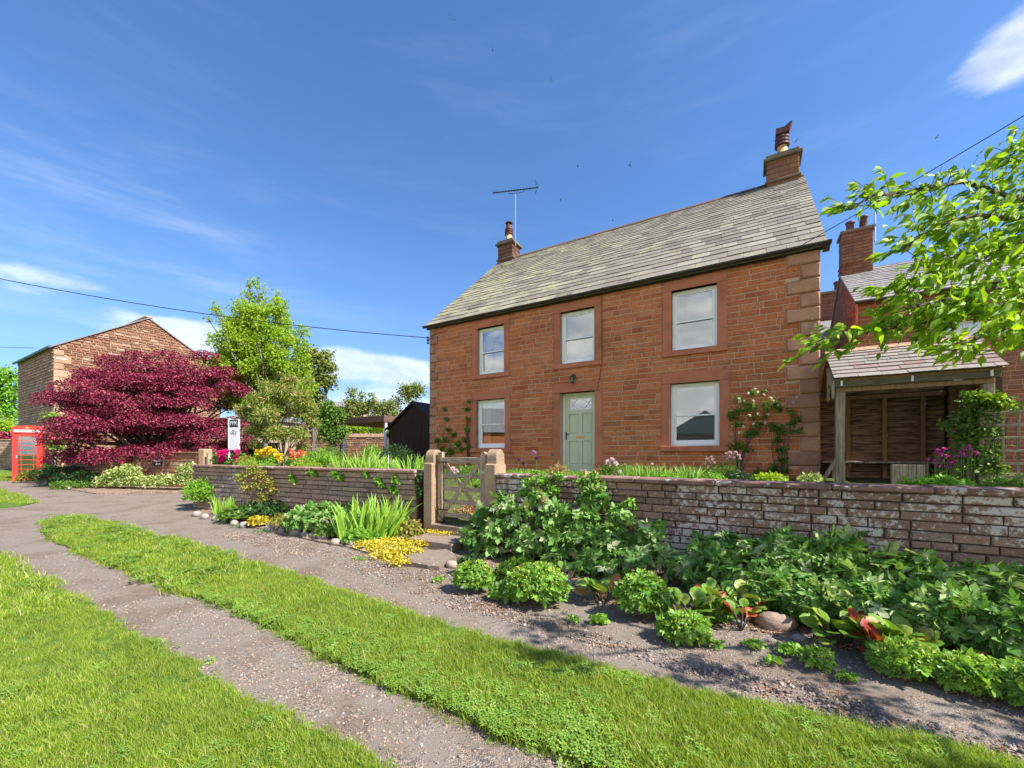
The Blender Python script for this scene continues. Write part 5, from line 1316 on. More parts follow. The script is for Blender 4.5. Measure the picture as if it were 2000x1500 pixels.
# ------------------------------------------------------------------ trees
def branchy(mb, p0, p1, r0, r1, n=5, wob=.08, sides=6):
    p0, p1 = Vector(p0), Vector(p1); L_ = (p1 - p0).length; pts = []
    for i in range(n + 1):
        t_ = i / n; q = p0.lerp(p1, t_)
        if 0 < i < n: q += Vector((random.uniform(-1, 1), random.uniform(-1, 1), random.uniform(-.5, .8))) * wob * L_ * .5
        pts.append(q)
    mb.tube(pts, [r0 + (r1 - r0) * i / n for i in range(n + 1)], sides, cap=False); return pts
def tree(name, label, base, trunk_h, trunk_r, clumps, n, kind, size, lm, group=None, shell=.6, bark='bark', orientkw={}, cat='tree', multi=1, up=-.4, szvar=.35, wob=0.0):
    root = thing(name, label, cat, base, 0, group)
    mb = MB(); fork = Vector((0, 0, trunk_h))
    for k in range(multi):
        off = Vector((random.uniform(-.1, .1), random.uniform(-.1, .1), -.2)) if multi > 1 else Vector((0, 0, -.3))
        branchy(mb, off, fork + Vector((random.uniform(-.2, .2), random.uniform(-.2, .2), 0)) * (multi > 1), trunk_r * 1.2, trunk_r * .75, 4, .05, 8)
    mb.build('trunk', M[bark], root)
    mb = MB()
    for c in clumps: 
        branchy(mb, fork + Vector((0, 0, random.uniform(-.25, .1) * trunk_h)), (c[0], c[1], c[2] - c[5]*.2), trunk_r * .5, trunk_r * .12, 5, .12, 5)
        for _ in range(3):
            d = Vector(unit(rng.normal(size=3))); branchy(mb, (c[0], c[1], c[2]-c[5]*.3), (c[0]+d.x*c[3]*.8, c[1]+d.y*c[4]*.8, c[2]+d.z*c[5]*.8), trunk_r*.12, trunk_r*.04, 3, .1, 4)
    mb.build('limb', M[bark], root)
    P, O = in_blobs(n, clumps, shell, up)
    if wob: P += rng.normal(size=P.shape) * wob
    sz = size * (1 + szvar * (rng.random(n) * 2 - 1))
    o = bpy.data.objects.new('crown', leaves_mesh('crown', kind, P, orient(O, **orientkw), sz, L[lm])); link(o, root); o['kind'] = 'stuff'
    return root
# maroon maple: layered tiers over a low dome
mp = GP(290, 940); mpb = Vector((-14.9, 16.9, zg(16.9)))
cl = []
rr_ = random.Random(3)
for _ in range(62):
    a_ = rr_.uniform(0, 2*math.pi); t_ = rr_.random() ** .6; hgt = rr_.random()
    # dome silhouette
    zc = .95 + 3.6 * hgt; rad = 3.75 * math.sqrt(max(.05, 1 - max(0, (zc - 1.9) / 3.2) ** 2)) if zc > 1.9 else 3.2 + (zc - .95) * .6
    rr2 = rad * t_; cl.append((rr2 * math.cos(a_), rr2 * math.sin(a_) * .62, zc - t_ * .15, rr_.uniform(.7, 1.0), rr_.uniform(.6, .8), rr_.uniform(.32, .42)))
for (px, py, Y, r) in ((120, 828, 16.9, .8), (235, 725, 16.5, .9), (290, 720, 16.5, 1.0), (350, 722, 16.5, 1.0), (410, 735, 16.5, .9), (450, 760, 16.5, .8), (200, 765, 16.5, .9), (260, 755, 16, .9), (330, 760, 16, .9), (390, 770, 16, .9), (170, 800, 16, .9), (150, 800, 16.8, .8), (110, 865, 16.6, .7), (165, 860, 15.6, .8), (185, 740, 17, .7), (215, 708, 17, .7), (265, 700, 17, .7), (330, 700, 17, .8), (400, 700, 17, .75), (440, 730, 17, .8), (470, 770, 17, .6), (455, 830, 16.5, .7), (430, 850, 16, .8), (330, 880, 15.3, .6), (260, 885, 15.3, .7), (370, 790, 15.6, .9), (175, 735, 16.5, .8), (135, 780, 16.6, .8), (250, 800, 15.3, .9), (300, 745, 15.8, .9), (215, 835, 15.2, .8), (400, 880, 15.7, .6), (155, 885, 15.9, .6)):
    p = PX(px, py, Y) - mpb; cl.append((p.x, p.y, p.z, r*.9, r*.75, .32))
tree('red_maple', 'spreading maroon leaved maple in front of the stone barn', mpb, 1.0, .16, cl, 115000, 'diamond', .072, 'maple', shell=.55, orientkw=dict(outw=.8, upw=.75, jit=.4, droop=.45), multi=3, up=-.45, wob=.02)
# bright green tree
gb = Vector(((520-CX)/F*18.5, 18.5, zg(18.5)))
cl = []
for (px, py, r) in ((430, 670, .7), (460, 640, .75), (500, 650, .9), (545, 650, .85), (580, 680, .75), (440, 710, .7), (480, 700, .95), (530, 700, 1.0), (575, 730, .9), (600, 760, .6), (450, 740, .6), (500, 750, .9), (550, 770, .85), (590, 790, .6), (475, 605, .5), (515, 610, .55), (550, 625, .45), (485, 580, .28), (507, 588, .25), (541, 590, .20), (425, 610, .24), (440, 630, .35), (590, 650, .35), (478, 665, .8)):
    p = PX(px, py, 18.5 + random.uniform(-.6, .6)) - gb; cl.append((p.x, p.y, p.z, r, r, r*.9))
for (px, py, h) in ((488, 562, .55), (500, 558, .4), (541, 583, .42), (524, 600, .4), (420, 600, .35), (409, 625, .25), (512, 575, .5)):
    p = PX(px, py, 18.5) - gb; cl.append((p.x, p.y, p.z, .12, .12, h))
cl = [(a, b, c, r1*(.78 if r1 > .5 else 1), r2*.78 if r1 > .5 else r2, r3*.78 if r1 > .5 else r3) for a, b, c, r1, r2, r3 in cl]
for _ in range(100):
    y_ = rr_.uniform(600, 800); hw_ = 12 + 82 * min(1, (y_ - 560) / 130) if y_ < 740 else 88 - (y_ - 740) * .35
    p = PX(508 + rr_.uniform(-1, 1) * hw_, y_, 18.5 + rr_.uniform(-1.2, 1.2)) - gb; r = rr_.uniform(.2, .42); cl.append((p.x, p.y, p.z, r, r, r * 1.2))
for _ in range(36):
    p = PX(rr_.uniform(425, 560), rr_.uniform(690, 800), 18.5 + rr_.uniform(-1.4, 0)) - gb; r = rr_.uniform(.25, .42); cl.append((p.x, p.y, p.z, r, r, r * 1.2))
tree('lime_green_tree', 'bright lime green tree with upright shoots beside the maple', gb, 2.2, .14, cl, 50000, 'oval', .095, 'lime', shell=.55, bark='barkgrey', orientkw=dict(outw=.5, upw=.5, jit=.6), wob=.06)
gb = Vector(((612-CX)/F*21, 21.0, zg(21)))
cl = []
for (px, py, r) in ((600, 700, .6), (625, 705, .55), (612, 735, .7), (640, 720, .45), (590, 760, .7), (635, 750, .5), (610, 780, .7), (585, 800, .6), (648, 740, .25), (640, 695, .2), (610, 690, .3)):
    p = PX(px, py, 21) - gb; cl.append((p.x, p.y, p.z, r, r, r*.8))
tree('olive_green_tree', 'darker open crowned tree just right of the lime green tree', gb, 1.8, .13, cl, 8000, 'oval', .13, 'olive', shell=.3, bark='barkgrey', wob=.12)
# bronze tinted small tree over the left wall
gb = Vector(((553-CX)/F*11.3, 11.3, 0)); gb.z = gz(gb.x, gb.y)
cl = []
for (px, py, r) in ((500, 785, .22), (530, 775, .28), (560, 765, .28), (590, 780, .25), (485, 810, .25), (520, 815, .32), (555, 805, .35), (595, 815, .3), (505, 845, .27), (540, 850, .3), (580, 850, .28), (610, 800, .15), (560, 740, .12), (575, 745, .1), (600, 745, .10), (520, 755, .14), (470, 800, .12), (500, 870, .15), (590, 875, .15), (615, 830, .12)):
    p = PX(px, py, 11.3 + random.uniform(-.3, .3)) - gb; cl.append((p.x, p.y, p.z, r, r, r*.85))
tree('bronze_shrub_tree', 'small multi stemmed tree with bronze tinted leaves behind the left garden wall', gb, .45, .035, cl, 15000, 'lance', .10, 'rowan', shell=.3, bark='barkgrey', multi=4, wob=.05)
# trees beyond the carport
def bgtree(label, px, py_list, Y, n, size, lm, base_py=885, kind='oval', wob=.15, shell=.35, tr=.12):
    gb = Vector(((px-CX)/F*Y, Y, zg(Y))); cl = []
    for (x, y, r) in py_list: p = PX(x, y, Y) - gb; k = r / F * Y; cl.append((p.x, p.y, p.z, k, k, k))
    tree('garden_tree', label, gb, max(.8, (min(c[2] for c in cl)) * .6), tr, cl, n, kind, size, lm, group='trees and bushes beyond the garden', shell=shell, bark='barkgrey', wob=wob)
bgtree('tall twin topped tree behind the left part of the carport roof', 695, [(688, 768, 8), (685, 790, 12), (700, 800, 14), (706, 775, 6), (712, 800, 14), (690, 815, 16), (670, 812, 14)], 30, 3000, .16, 'olive')
bgtree('spiky topped bush tree behind the middle of the carport roof', 735, [(728, 775, 4), (729, 790, 9), (745, 800, 13), (760, 795, 11), (740, 815, 16), (765, 815, 12)], 30, 2600, .16, 'olive')
bgtree('pale wispy tree beside the peak of the shed', 803, [(800, 768, 12), (790, 762, 7), (812, 762, 9), (820, 765, 7), (800, 780, 8), (778, 778, 5), (772, 790, 7), (774, 806, 7)], 34, 2000, .17, 'olive', wob=.25, tr=.09)
bgtree('fresh green bush under the carport roof', 730, [(690, 838, 10), (710, 842, 10), (735, 840, 10), (755, 842, 9)], 28, 2600, .14, 'lime')
bgtree('leafy green bush at the left end of the carport', 650, [(640, 800, 16), (655, 815, 18), (640, 835, 18), (650, 855, 20), (665, 845, 14), (630, 815, 10)], 16, 6500, .085, 'mid', wob=.05)
bgtree('green bush growing in front of the brick cottage', 620, [(625, 845, 14), (612, 820, 8), (628, 800, 10)], 22, 2000, .1, 'mid', wob=.1)
bgtree('large pale green tree at the left edge behind the kiosk', 0, [(-20, 750, 40), (10, 745, 28), (0, 790, 38), (25, 770, 14), (-40, 790, 50), (20, 815, 22)], 38, 7000, .24, 'fresh')
bgtree('yellow green hedge bush above the stone wall at far left', 5, [(0, 835, 18), (20, 840, 14), (-30, 838, 24)], 30, 3500, .14, 'lime')
bgtree('dark maroon bush over the wall at far left', 8, [(0, 855, 10), (15, 856, 9), (-20, 856, 12)], 27.5, 1500, .12, 'maple')
bgtree('green creeper bush behind the maple at the barn corner', 106, [(105, 820, 10), (108, 840, 10), (112, 870, 12)], 18.8, 900, .1, 'fresh')

# overhanging cherry branches at the right
root = thing('overhanging_tree', 'leafy tree branch reaching in from the right in front of the neighbouring house', 'tree', (6.4, 3.1, 0.0))
base = Vector(root.location)
mb = MB(); branchy(mb, (0, 0, -.1), (-.35, .1, 2.1), .13, .09, 5, .04, 9); branchy(mb, (-.35, .1, 2.1), (-.2, .5, 4.2), .08, .03, 5, .1, 7); mb.build('trunk', M['bark'], root)
br = [  # polylines as (column, row, distance)
 [(2330, 480, 4.0), (2180, 560, 3.6), (1980, 590, 3.35), (1860, 620, 3.2), (1740, 640, 3.1), (1660, 655, 3.0), (1600, 672, 2.95)],
 [(2330, 480, 4.0), (2150, 470, 3.5), (2000, 470, 3.2), (1900, 500, 3.0), (1820, 530, 2.9), (1765, 560, 2.85)],
 [(2330, 450, 4.0), (2150, 400, 3.6), (1990, 390, 3.4), (1880, 355, 3.3), (1790, 370, 3.2), (1700, 385, 3.15), (1650, 412, 3.1)],
 [(2150, 400, 3.6), (2060, 340, 3.4), (1990, 290, 3.3), (1965, 300, 3.25)],
 [(2150, 470, 3.5), (2010, 430, 3.1), (1900, 420, 2.95), (1830, 440, 2.9), (1765, 490, 2.85)],
 [(2180, 560, 3.6), (2040, 560, 3.2), (1950, 560, 3.05), (1870, 580, 3.0), (1780, 600, 2.95), (1740, 560, 2.9)],
 [(2180, 560, 3.6), (2080, 640, 3.2), (1980, 640, 3.0), (1900, 660, 2.95), (1850, 690, 2.9)],
 [(2330, 480, 4.0), (2200, 330, 3.8), (2100, 230, 3.6), (2040, 260, 3.5)],
 [(2330, 480, 4.0), (2280, 650, 3.5), (2150, 690, 3.2), (2040, 640, 3.0)],
]
mb = MB(); LP = []; LO = []
for bl in br:
    pts = [PX(*q) - base for q in bl]
    mb.tube(pts, [.028 - .024 * i / (len(pts)-1) for i in range(len(pts))], 5, cap=False)
    for i in range(1, len(pts)):
        a_, b_ = pts[i-1], pts[i]; Ls = (b_ - a_).length
        for k in range(int(Ls * 46)):
            t_ = random.random(); o_ = a_.lerp(b_, t_); tl = random.uniform(.06, .26)
            d = Vector((random.uniform(-1, .4), random.uniform(-.7, .7), random.uniform(-.55, .55))).normalized(); e = o_ + d * tl
            mb.tube([o_, e], [.0035, .0015], 3, cap=False)
            for j in range(random.randint(3, 5)):
                LP.append(o_.lerp(e, .45 + .55 * random.random())); LO.append((d.x * .6 - .45 + random.uniform(-.4, .4), d.y * .3 + random.uniform(-.4, .4), -.30 + random.uniform(-.4, .35)))
o = mb.build('branch', M['bark'], root)
for (x, y, Y, r, k) in ((1960, 450, 3.2, .22, 90), (1900, 480, 3.1, .22, 90), (1980, 520, 3.1, .22, 90), (1850, 520, 3.0, .2, 70), (1900, 580, 3.0, .2, 70), (1830, 600, 3.0, .2, 60), (1960, 610, 3.0, .2, 80), (1850, 440, 3.0, .16, 50), (1780, 400, 3.2, .14, 40), (1990, 380, 3.3, .2, 70), (1900, 640, 2.95, .14, 40), (1760, 640, 3.1, .14, 45), (1980, 300, 3.3, .14, 40), (1860, 400, 3.1, .14, 35)):
    c_ = PX(x, y, Y) - base
    for _ in range(int(k * .8)):
        v_ = Vector(rng.normal(size=3)) * r * .6; LP.append(c_ + v_); LO.append((random.uniform(-1.0, .15), random.uniform(-.4, .4), -.35 + random.uniform(-.4, .3)))
LP = np.array([tuple(p) for p in LP]); LO = np.array(LO); n_ = len(LP)
Rm = frames(LO, rng.normal(size=(n_, 3)) * .55 + np.array([.2, -.3, .8])); sz = .084 * (1 + .35 * (rng.random(n_) * 2 - 1))
wp = LP + np.array(base); sc_ = sz / wp[:, 1] + np.where(np.abs(wp[:, 0] / wp[:, 1]) < 1.24, .1, 0); od = np.argsort(-sc_)
leaf_objs('leaf', 'cherry', LP[od], Rm[od], sz[od], L['cherry'], root, 300)
od = od[300:]; o = bpy.data.objects.new('leaves', leaves_mesh('leaves', 'cherry', LP[od], Rm[od], sz[od], L['cherry'])); link(o, root); o['kind'] = 'stuff'
P = np.concatenate([in_blobs(150, [(x, y, z, .34, .3, .22)], .1, -1)[0] for x, y, z in ((-2.5, -2.0, 3.3), (-2.0, -2.3, 3.0), (-2.9, -1.7, 4.0), (-1.7, -1.9, 3.3), (-2.4, -1.3, 3.6), (-3.1, -2.2, 3.9), (-1.3, -2.4, 2.9), (-2.0, -2.9, 3.1))])
o = bpy.data.objects.new('leaves', leaves_mesh('leaves', 'cherry', P, orient(P * 0 + np.array([0, 0, 1.0])), np.full(len(P), .09), L['cherry'])); link(o, root); o['kind'] = 'stuff'
mb = MB(); branchy(mb, (-.35, .1, 2.1), (-1.8, -1.6, 3.2), .05, .03, 5, .08, 6); branchy(mb, (-1.8, -1.6, 3.2), (-3.0, -2.1, 3.9), .03, .008, 4, .08, 5); mb.build('branch', M['bark'], root)
# rest of the crown, up and to the right beyond the frame: it casts the dappled shade
P, O = in_blobs(2600, [(.1, .2, 3.6, 1.2, 1.0, .9), (-.6, -.6, 3.2, .8, .8, .5), (.8, .6, 3.2, 1.0, 1.0, .8), (.3, -1.0, 2.9, .9, .8, .6)], .4, -.6)
P = P[(np.abs((P[:, 0] + base.x) / (P[:, 1] + base.y)) > 1.34)]
O = P * 0 + np.array([0, 0, 1]); o = bpy.data.objects.new('crown', leaves_mesh('crown', 'oval', P, orient(O), np.full(len(P), .09), L['cherry'])); link(o, root); o['kind'] = 'stuff'

# ------------------------------------------------------------------ plants in front of the walls
def bed(px, py, lift=0.0): p = GP(px, py); p.z += lift; return p
def mound(label, px, py, wpx, h, n, kind, size, lm, cat='plant', name='garden_plant', depth=.8, lift=.02, group=None, **kw):
    p = bed(px, py, lift); r = wpx * p.y / F / 2; p.y += r * depth * .8; p.z = zg(p.y) + lift
    k = (1 + r * depth * .8 / GP(px, py).y); p.x *= k
    rt_ = plant(name, label, cat, p, [(0, 0, h*.35, r, r*depth, h*.62), (r*.35, -r*.1, h*.3, r*.6, r*depth*.6, h*.55), (-r*.4, 0, h*.32, r*.55, r*depth*.6, h*.5)], n, kind, size, lm, up=-.15, group=group, **kw)
    if lm == 'alch':
        m_ = int(n * .7); P_, O_ = in_blobs(m_, [(0, 0, h*.42, r*1.02, r*depth*1.02, h*.66), (r*.35, -r*.1, h*.36, r*.62, r*depth*.62, h*.6)], .92, .1)
        o_ = bpy.data.objects.new('flower_froth', leaves_mesh('flower_froth', 'petal', P_, orient(O_, jit=.9), .012 + .012 * rng.random(m_), L['froth'])); link(o_, rt_); o_['kind'] = 'stuff'
    return rt_
L['froth'] = leaf_mat('froth_floret', [(0, (.30, .42, .06)), (1, (.50, .58, .10))], trans=.3)
# left bed
mound('bushy bright green mound at the left end of the garden wall', 410, 1000, 96, .80, 3200, 'lance', .105, 'fresh', stems=14, sm='bark', orientkw=dict(outw=.9, upw=.2, jit=.4, droop=-.6))
mound('low dark green geranium clump left of the golden spirea', 465, 1024, 84, .30, 1000, 'lobed', .06, 'mid')
mound('dark green geranium foliage below the pink tipped shrub', 535, 1022, 150, .42, 2200, 'lobed', .07, 'dark')
mound('small bright yellow mound at the edge of the left bed', 504, 1032, 42, .22, 900, 'round', .035, 'yellow', stems=0)
mound('tangled brownish green plants right of the yellow mound', 552, 1042, 60, .34, 500, 'lance', .07, 'spirea', stems=12)
mound('broad green leafy clump in the middle of the left bed', 625, 1050, 140, .52, 2600, 'lobed', .08, 'anemone', stems=8)
mound('low dark leafy cranesbill at the stone edging', 655, 1056, 90, .26, 1100, 'lobed', .05, 'mid', flowers=[dict(pts=rnd_pts(4, (0, -.1, .26), (.35, .1, .03)), m='wpetal', r=.02, npet=8)])
mound('soft green cranesbill foliage in front of the sword leaves', 705, 1068, 70, .24, 900, 'lobed', .045, 'fresh')
mound('dark green foliage at the wall behind the sword leaves', 690, 1040, 130, .5, 1800, 'lobed', .07, 'dark', depth=.4)
def sword(label, px, py, wpx, h, n, lm='blade', lean=.25, group=None, lift=0, at=None):
    p = at or bed(px, py, .02); r = wpx * p.y / F / 2
    root = thing('sword_leaf_clump', label, 'plant', p, 0, group)
    b = np.stack(((rng.random(n)*2-1) * r, (rng.random(n)*2-1) * r * .6, np.zeros(n)), 1)
    tp = np.stack((b[:, 0] / r * lean + rng.normal(size=n) * .12 + .10, rng.normal(size=n) * .15 - .05, np.ones(n)), 1)
    nr = np.stack((rng.normal(size=n), -np.abs(rng.normal(size=n)) - .3, np.full(n, .1)), 1); sz = h * (.65 + .45 * rng.random(n))
    k = min(n, 60); Rm = frames(tp, nr); leaf_objs('leaf', 'blade', b, Rm, sz, L[lm], root, k)
    if n > k: o = bpy.data.objects.new('leaves', leaves_mesh('leaves', 'blade', b[k:], Rm[k:], sz[k:], L[lm])); link(o, root); o['kind'] = 'stuff'
    return root
sword('tall clump of bright green sword leaves in front of the left wall', 722, 1055, 95, .68, 170)
sword('narrow clump of bright green sword leaves beside the bushy mound', 438, 1006, 34, .42, 60)
sword('small tuft of sword leaves at the right side of the tall clump', 768, 1048, 34, .46, 50)
# golden creeper
def carpet(label, pts, n, kind, size, lm, h=.05, zf=None, name='ground_cover'):
    c = Vector((sum(p.x for p in pts)/len(pts), sum(p.y for p in pts)/len(pts), 0)); root = thing(name, label, 'ground cover', c)
    bl = [(p.x - c.x, p.y - c.y, p.z + .02, .22, .17, h) for p in pts]
    P, O = in_blobs(n, bl, .3, -.1); O = O * .2 + np.array([0, 0, 1.0]); o = bpy.data.objects.new('foliage', leaves_mesh('foliage', kind, P, orient(O, jit=.5), size * (.7 + .6 * rng.random(n)), L[lm])); link(o, root); o['kind'] = 'stuff'; return root
carpet('golden yellow creeper spreading over the bed beside the gate steps', [bed(x, y, .03) for x, y in ((712, 1072), (735, 1070), (760, 1065), (785, 1075), (770, 1088), (800, 1066), (820, 1070), (750, 1092), (798, 1086), (815, 1058), (775, 1105), (740, 1080))], 3800, 'oval', .035, 'yellow', h=.07)
carpet('golden creeper trailing over the lower step', [W(GS0 + x, WD - .10, .135) for x in (.02, .15, .28, .40)], 420, 'oval', .026, 'yellow', h=.02)
mound('small bush with yellow and reddish young leaves beside the left gate post', 800, 1064, 52, .40, 420, 'oval', .055, 'spirea', stems=12)
carpet('thin green weeds on the gravel edge by the yellow mound', [bed(x, y, .0) for x, y in ((440, 1022), (470, 1030), (505, 1040))], 260, 'lance', .05, 'mid', h=.03)
# ivy sprigs on the left wall
def on_left_wall(px, py, off=.03):
    r = (px - CX) / F; k = (r * LW0.y - LW0.x) / (LU.x - r * LU.y); p = LW0 + LU * k - LN * off; return Vector((p.x, p.y, H - (py - CY) / F * p.y))
# pink tipped shrub leaning on the left wall
p = on_left_wall(505, 1000, .28); p.z = zg(p.y) + .04
cl = [(px_, py_) for px_, py_ in ((470, 935), (490, 925), (510, 930), (500, 950), (525, 945), (480, 955), (535, 960), (550, 985), (512, 975), (495, 915), (565, 975))]
bl = []
for x_, y_ in cl: q = PX(x_, y_, p.y - .05) - p; bl.append((q.x, q.y, q.z, .15, .12, .13))
plant('twiggy_shrub', 'twiggy shrub with yellow and pink tipped leaves against the left wall', 'shrub', p, bl, 1900, 'oval', .045, 'spirea', stems=26, shell=.1, wob=.03, srad=.004)
for px, py, r, lb in ((575, 937, .10, 'leftmost ivy sprig on the face of the left garden wall'), (614, 925, .13, 'ivy sprig hanging under the coping near the pink tipped shrub'), (660, 930, .17, 'largest ivy patch hanging from the middle of the left wall'), (715, 925, .07, 'small yellow ivy sprig under the coping left of the gate'), (742, 945, .11, 'ivy sprig on the wall face left of the gate post'), (775, 938, .08, 'ivy sprig high on the wall near the gate post'), (770, 957, .09, 'low trailing ivy sprig on the wall near the gate post'), (820, 950, .13, 'dark ivy growing up the joint beside the left gate post')):
    p = on_left_wall(px, py)
    ux = LU; bl = [(0, 0, 0, r, .03, r*.55), (r*.6*LU.x, r*.6*LU.y, -.04, r*.7, .03, r*.4), (-r*.4*LU.x, -r*.4*LU.y, .05, r*.5, .03, r*.5)] if px != 820 else [(0, -.02, .1, .05, .03, .16), (0, -.02, -.12, .06, .03, .16)]
    plant('ivy_sprig', lb, 'ivy', p, bl, int(150 * r / .1), 'lobed', .04, 'ivy' if px != 820 else 'dark', stems=3, srad=.003, shell=.1, orientkw=dict(outw=.2, upw=.4, jit=.4), wob=.012)

# right bed: the big anemone shrub and its neighbours
def shrub_px(name, label, cat, pts, n, kind, size, lm, base_px, indiv=0, rpx=None, **kw):
    """pts: (column,row,depth offset behind wall front plane <0, radius m)"""
    b = onplane(base_px[0], base_px[1], base_px[2]); b.z = zg(b.y); bl = []
    for (x, y, d, r) in pts: q = onplane(x, y, d) - b; bl.append((q.x, q.y, q.z, r, r*.8, r*.85) if r < .15 else (q.x, q.y, q.z, r*.86, r*.7, r*.74))
    return plant(name, label, cat, b, bl, n, kind, size, lm, indiv=indiv, **kw)
fd = WD
shrub_px('anemone_shrub', 'large lobed leaf shrub spilling over the wall foot right of the gate steps', 'shrub',
  [(945, 1010, fd-.28, .20), (985, 990, fd-.3, .22), (930, 1050, fd-.38, .24), (975, 1040, fd-.45, .26), (1020, 1015, fd-.35, .24), (1030, 1060, fd-.55, .26), (1080, 1010, fd-.35, .25), (1090, 1060, fd-.55, .26), (1140, 1020, fd-.35, .24), (1150, 1070, fd-.5, .25), (1190, 1050, fd-.35, .22), (1210, 1010, fd-.2, .15), (1200, 1085, fd-.45, .22), (960, 1075, fd-.5, .22), (1020, 1095, fd-.6, .2), (1090, 1100, fd-.65, .2), (1145, 1110, fd-.6, .18), (1245, 1070, fd-.35, .18), (990, 1110, fd-.62, .16), (1060, 1125, fd-.7, .14), (1180, 1115, fd-.6, .16), (1050, 975, fd-.2, .15), (1270, 1040, fd-.25, .14), (1165, 975, fd-.15, .15), (1250, 1095, fd-.5, .16)],
  1500, 'lobed', .112, 'anemone', (1080, 1100, fd-.3), indiv=300, stems=34, srad=.005, shell=.62, up=-.5, orientkw=dict(outw=.6, upw=.5, jit=.5, droop=.6))
shrub_px('climber', 'green and pink leaved climber hanging over the coping right of the gate', 'climber',
  [(1030, 945, fd-.08, .11), (1060, 940, fd-.08, .13), (1090, 935, fd-.06, .11), (1050, 965, fd-.1, .12), (1020, 965, fd-.1, .10), (1080, 960, fd-.1, .12), (1045, 927, fd+.08, .08)],
  900, 'oval', .045, 'ivy', (1055, 990, fd-.06), stems=10, srad=.004, shell=.2, wob=.015)
shrub_px('climber', 'bright green climber tuft over the coping below the doorstep', 'climber',
  [(1135, 940, fd-.06, .09), (1160, 938, fd-.06, .11), (1150, 960, fd-.08, .12), (1175, 955, fd-.08, .09), (1140, 980, fd-.1, .11), (1230, 985, fd-.1, .08), (1215, 1000, fd-.1, .11)],
  800, 'oval', .045, 'ivy', (1150, 990, fd-.06), stems=10, srad=.004, shell=.2, wob=.015)
shrub_px('young_shoots', 'pinkish red young shoots standing out of the big shrub', 'plant',
  [(1028, 990, fd-.35, .06), (1032, 1010, fd-.42, .06), (1060, 975, fd-.3, .06), (1065, 1000, fd-.4, .06), (1040, 930, fd+.1, .05), (1075, 922, fd+.15, .05), (1095, 915, fd+.2, .06), (1140, 922, fd+.1, .05), (1165, 920, fd+.12, .05)],
  150, 'oval', .06, 'pinkleaf', (1050, 1010, fd-.3), stems=12, srad=.004, shell=.1, orientkw=dict(droop=.8))
shrub_px('anemone_shrub', 'lobed leaf shrub row in front of the wall at the right centre', 'shrub',
  [(1330, 1110, fd-.45, .18), (1375, 1075, fd-.3, .2), (1420, 1070, fd-.3, .2), (1400, 1110, fd-.5, .22), (1465, 1085, fd-.35, .22), (1450, 1130, fd-.6, .22), (1520, 1070, fd-.3, .2), (1510, 1110, fd-.5, .22), (1560, 1085, fd-.35, .2), (1560, 1140, fd-.6, .22), (1620, 1070, fd-.25, .17), (1610, 1120, fd-.5, .22), (1510, 1165, fd-.8, .2), (1600, 1170, fd-.8, .2), (1560, 1185, fd-.9, .17), (1630, 1195, fd-.9, .17), (1440, 1160, fd-.75, .16), (1360, 1130, fd-.55, .16), (1650, 1060, fd-.2, .12), (1300, 1090, fd-.35, .15), (1650, 1130, fd-.5, .18)],
  1500, 'lobed', .108, 'anemone', (1500, 1150, fd-.4), indiv=300, stems=30, srad=.005, shell=.62, up=-.5, orientkw=dict(outw=.6, upw=.5, jit=.5, droop=.6))
shrub_px('anemone_shrub', 'lobed leaf shrub filling the bed at the right edge', 'shrub',
  [(1690, 1110, fd-.3, .14), (1730, 1100, fd-.2, .14), (1700, 1170, fd-.55, .2), (1770, 1170, fd-.5, .2), (1800, 1100, fd-.15, .12), (1790, 1130, fd-.3, .14), (1840, 1150, fd-.4, .2), (1900, 1140, fd-.3, .2), (1960, 1150, fd-.3, .22), (2010, 1150, fd-.3, .24), (1870, 1200, fd-.55, .22), (1940, 1220, fd-.55, .22), (2000, 1240, fd-.6, .24), (1800, 1220, fd-.6, .2), (1730, 1230, fd-.65, .15), (1920, 1285, fd-.9, .2), (1850, 1260, fd-.85, .18), (1780, 1250, fd-.8, .16), (1730, 1190, fd-.6, .16), (1990, 1290, fd-.75, .18), (2080, 1220, fd-.5, .25), (2120, 1150, fd-.3, .25)],
  1500, 'lobed', .105, 'anemone', (1850, 1200, fd-.4), indiv=300, stems=34, srad=.005, shell=.62, up=-.5, orientkw=dict(outw=.6, upw=.5, jit=.5, droop=.6))
# lady's mantle mounds
mound('rounded light green mantle mound beside the flagstone', 925, 1165, 78, .30, 800, 'lobed', .055, 'alch', indiv=120, szvar=.3)
mound('larger rounded mantle mound in front of the big shrub', 1050, 1196, 128, .36, 1300, 'lobed', .062, 'alch', indiv=200)
mound('low mantle plant linking the two round mounds', 985, 1180, 60, .14, 330, 'lobed', .05, 'alch')
mound('light green mantle mound right of the first bergenia', 1255, 1222, 100, .38, 1000, 'lobed', .062, 'alch', indiv=160)
mound('mantle plant trailing onto the gravel below the bergenias', 1335, 1268, 100, .20, 800, 'lobed', .055, 'alch', indiv=100)
mound('small pale weed tuft on the gravel near the first bergenia', 1170, 1225, 34, .06, 160, 'round', .03, 'fresh')
mound('isolated small mantle seedling on the gravel at the right', 1600, 1315, 46, .12, 260, 'lobed', .042, 'alch')
mound('flat weed patch on the gravel left of the mantle seedling', 1545, 1290, 60, .05, 200, 'round', .028, 'fresh')
mound('long yellow green mantle bank at the lower right', 1770, 1345, 130, .20, 1300, 'lobed', .055, 'alch', indiv=200)
mound('yellow green mantle clump at the lower right corner', 1900, 1378, 120, .20, 1200, 'lobed', .055, 'alch', indiv=200)
mound('mantle clump running out of the frame at lower right', 2010, 1405, 90, .22, 800, 'lobed', .055, 'alch')
mound('fine leaved dark plant between the first two bergenias', 1240, 1170, 80, .26, 420, 'oval', .05, 'mid', stems=8)
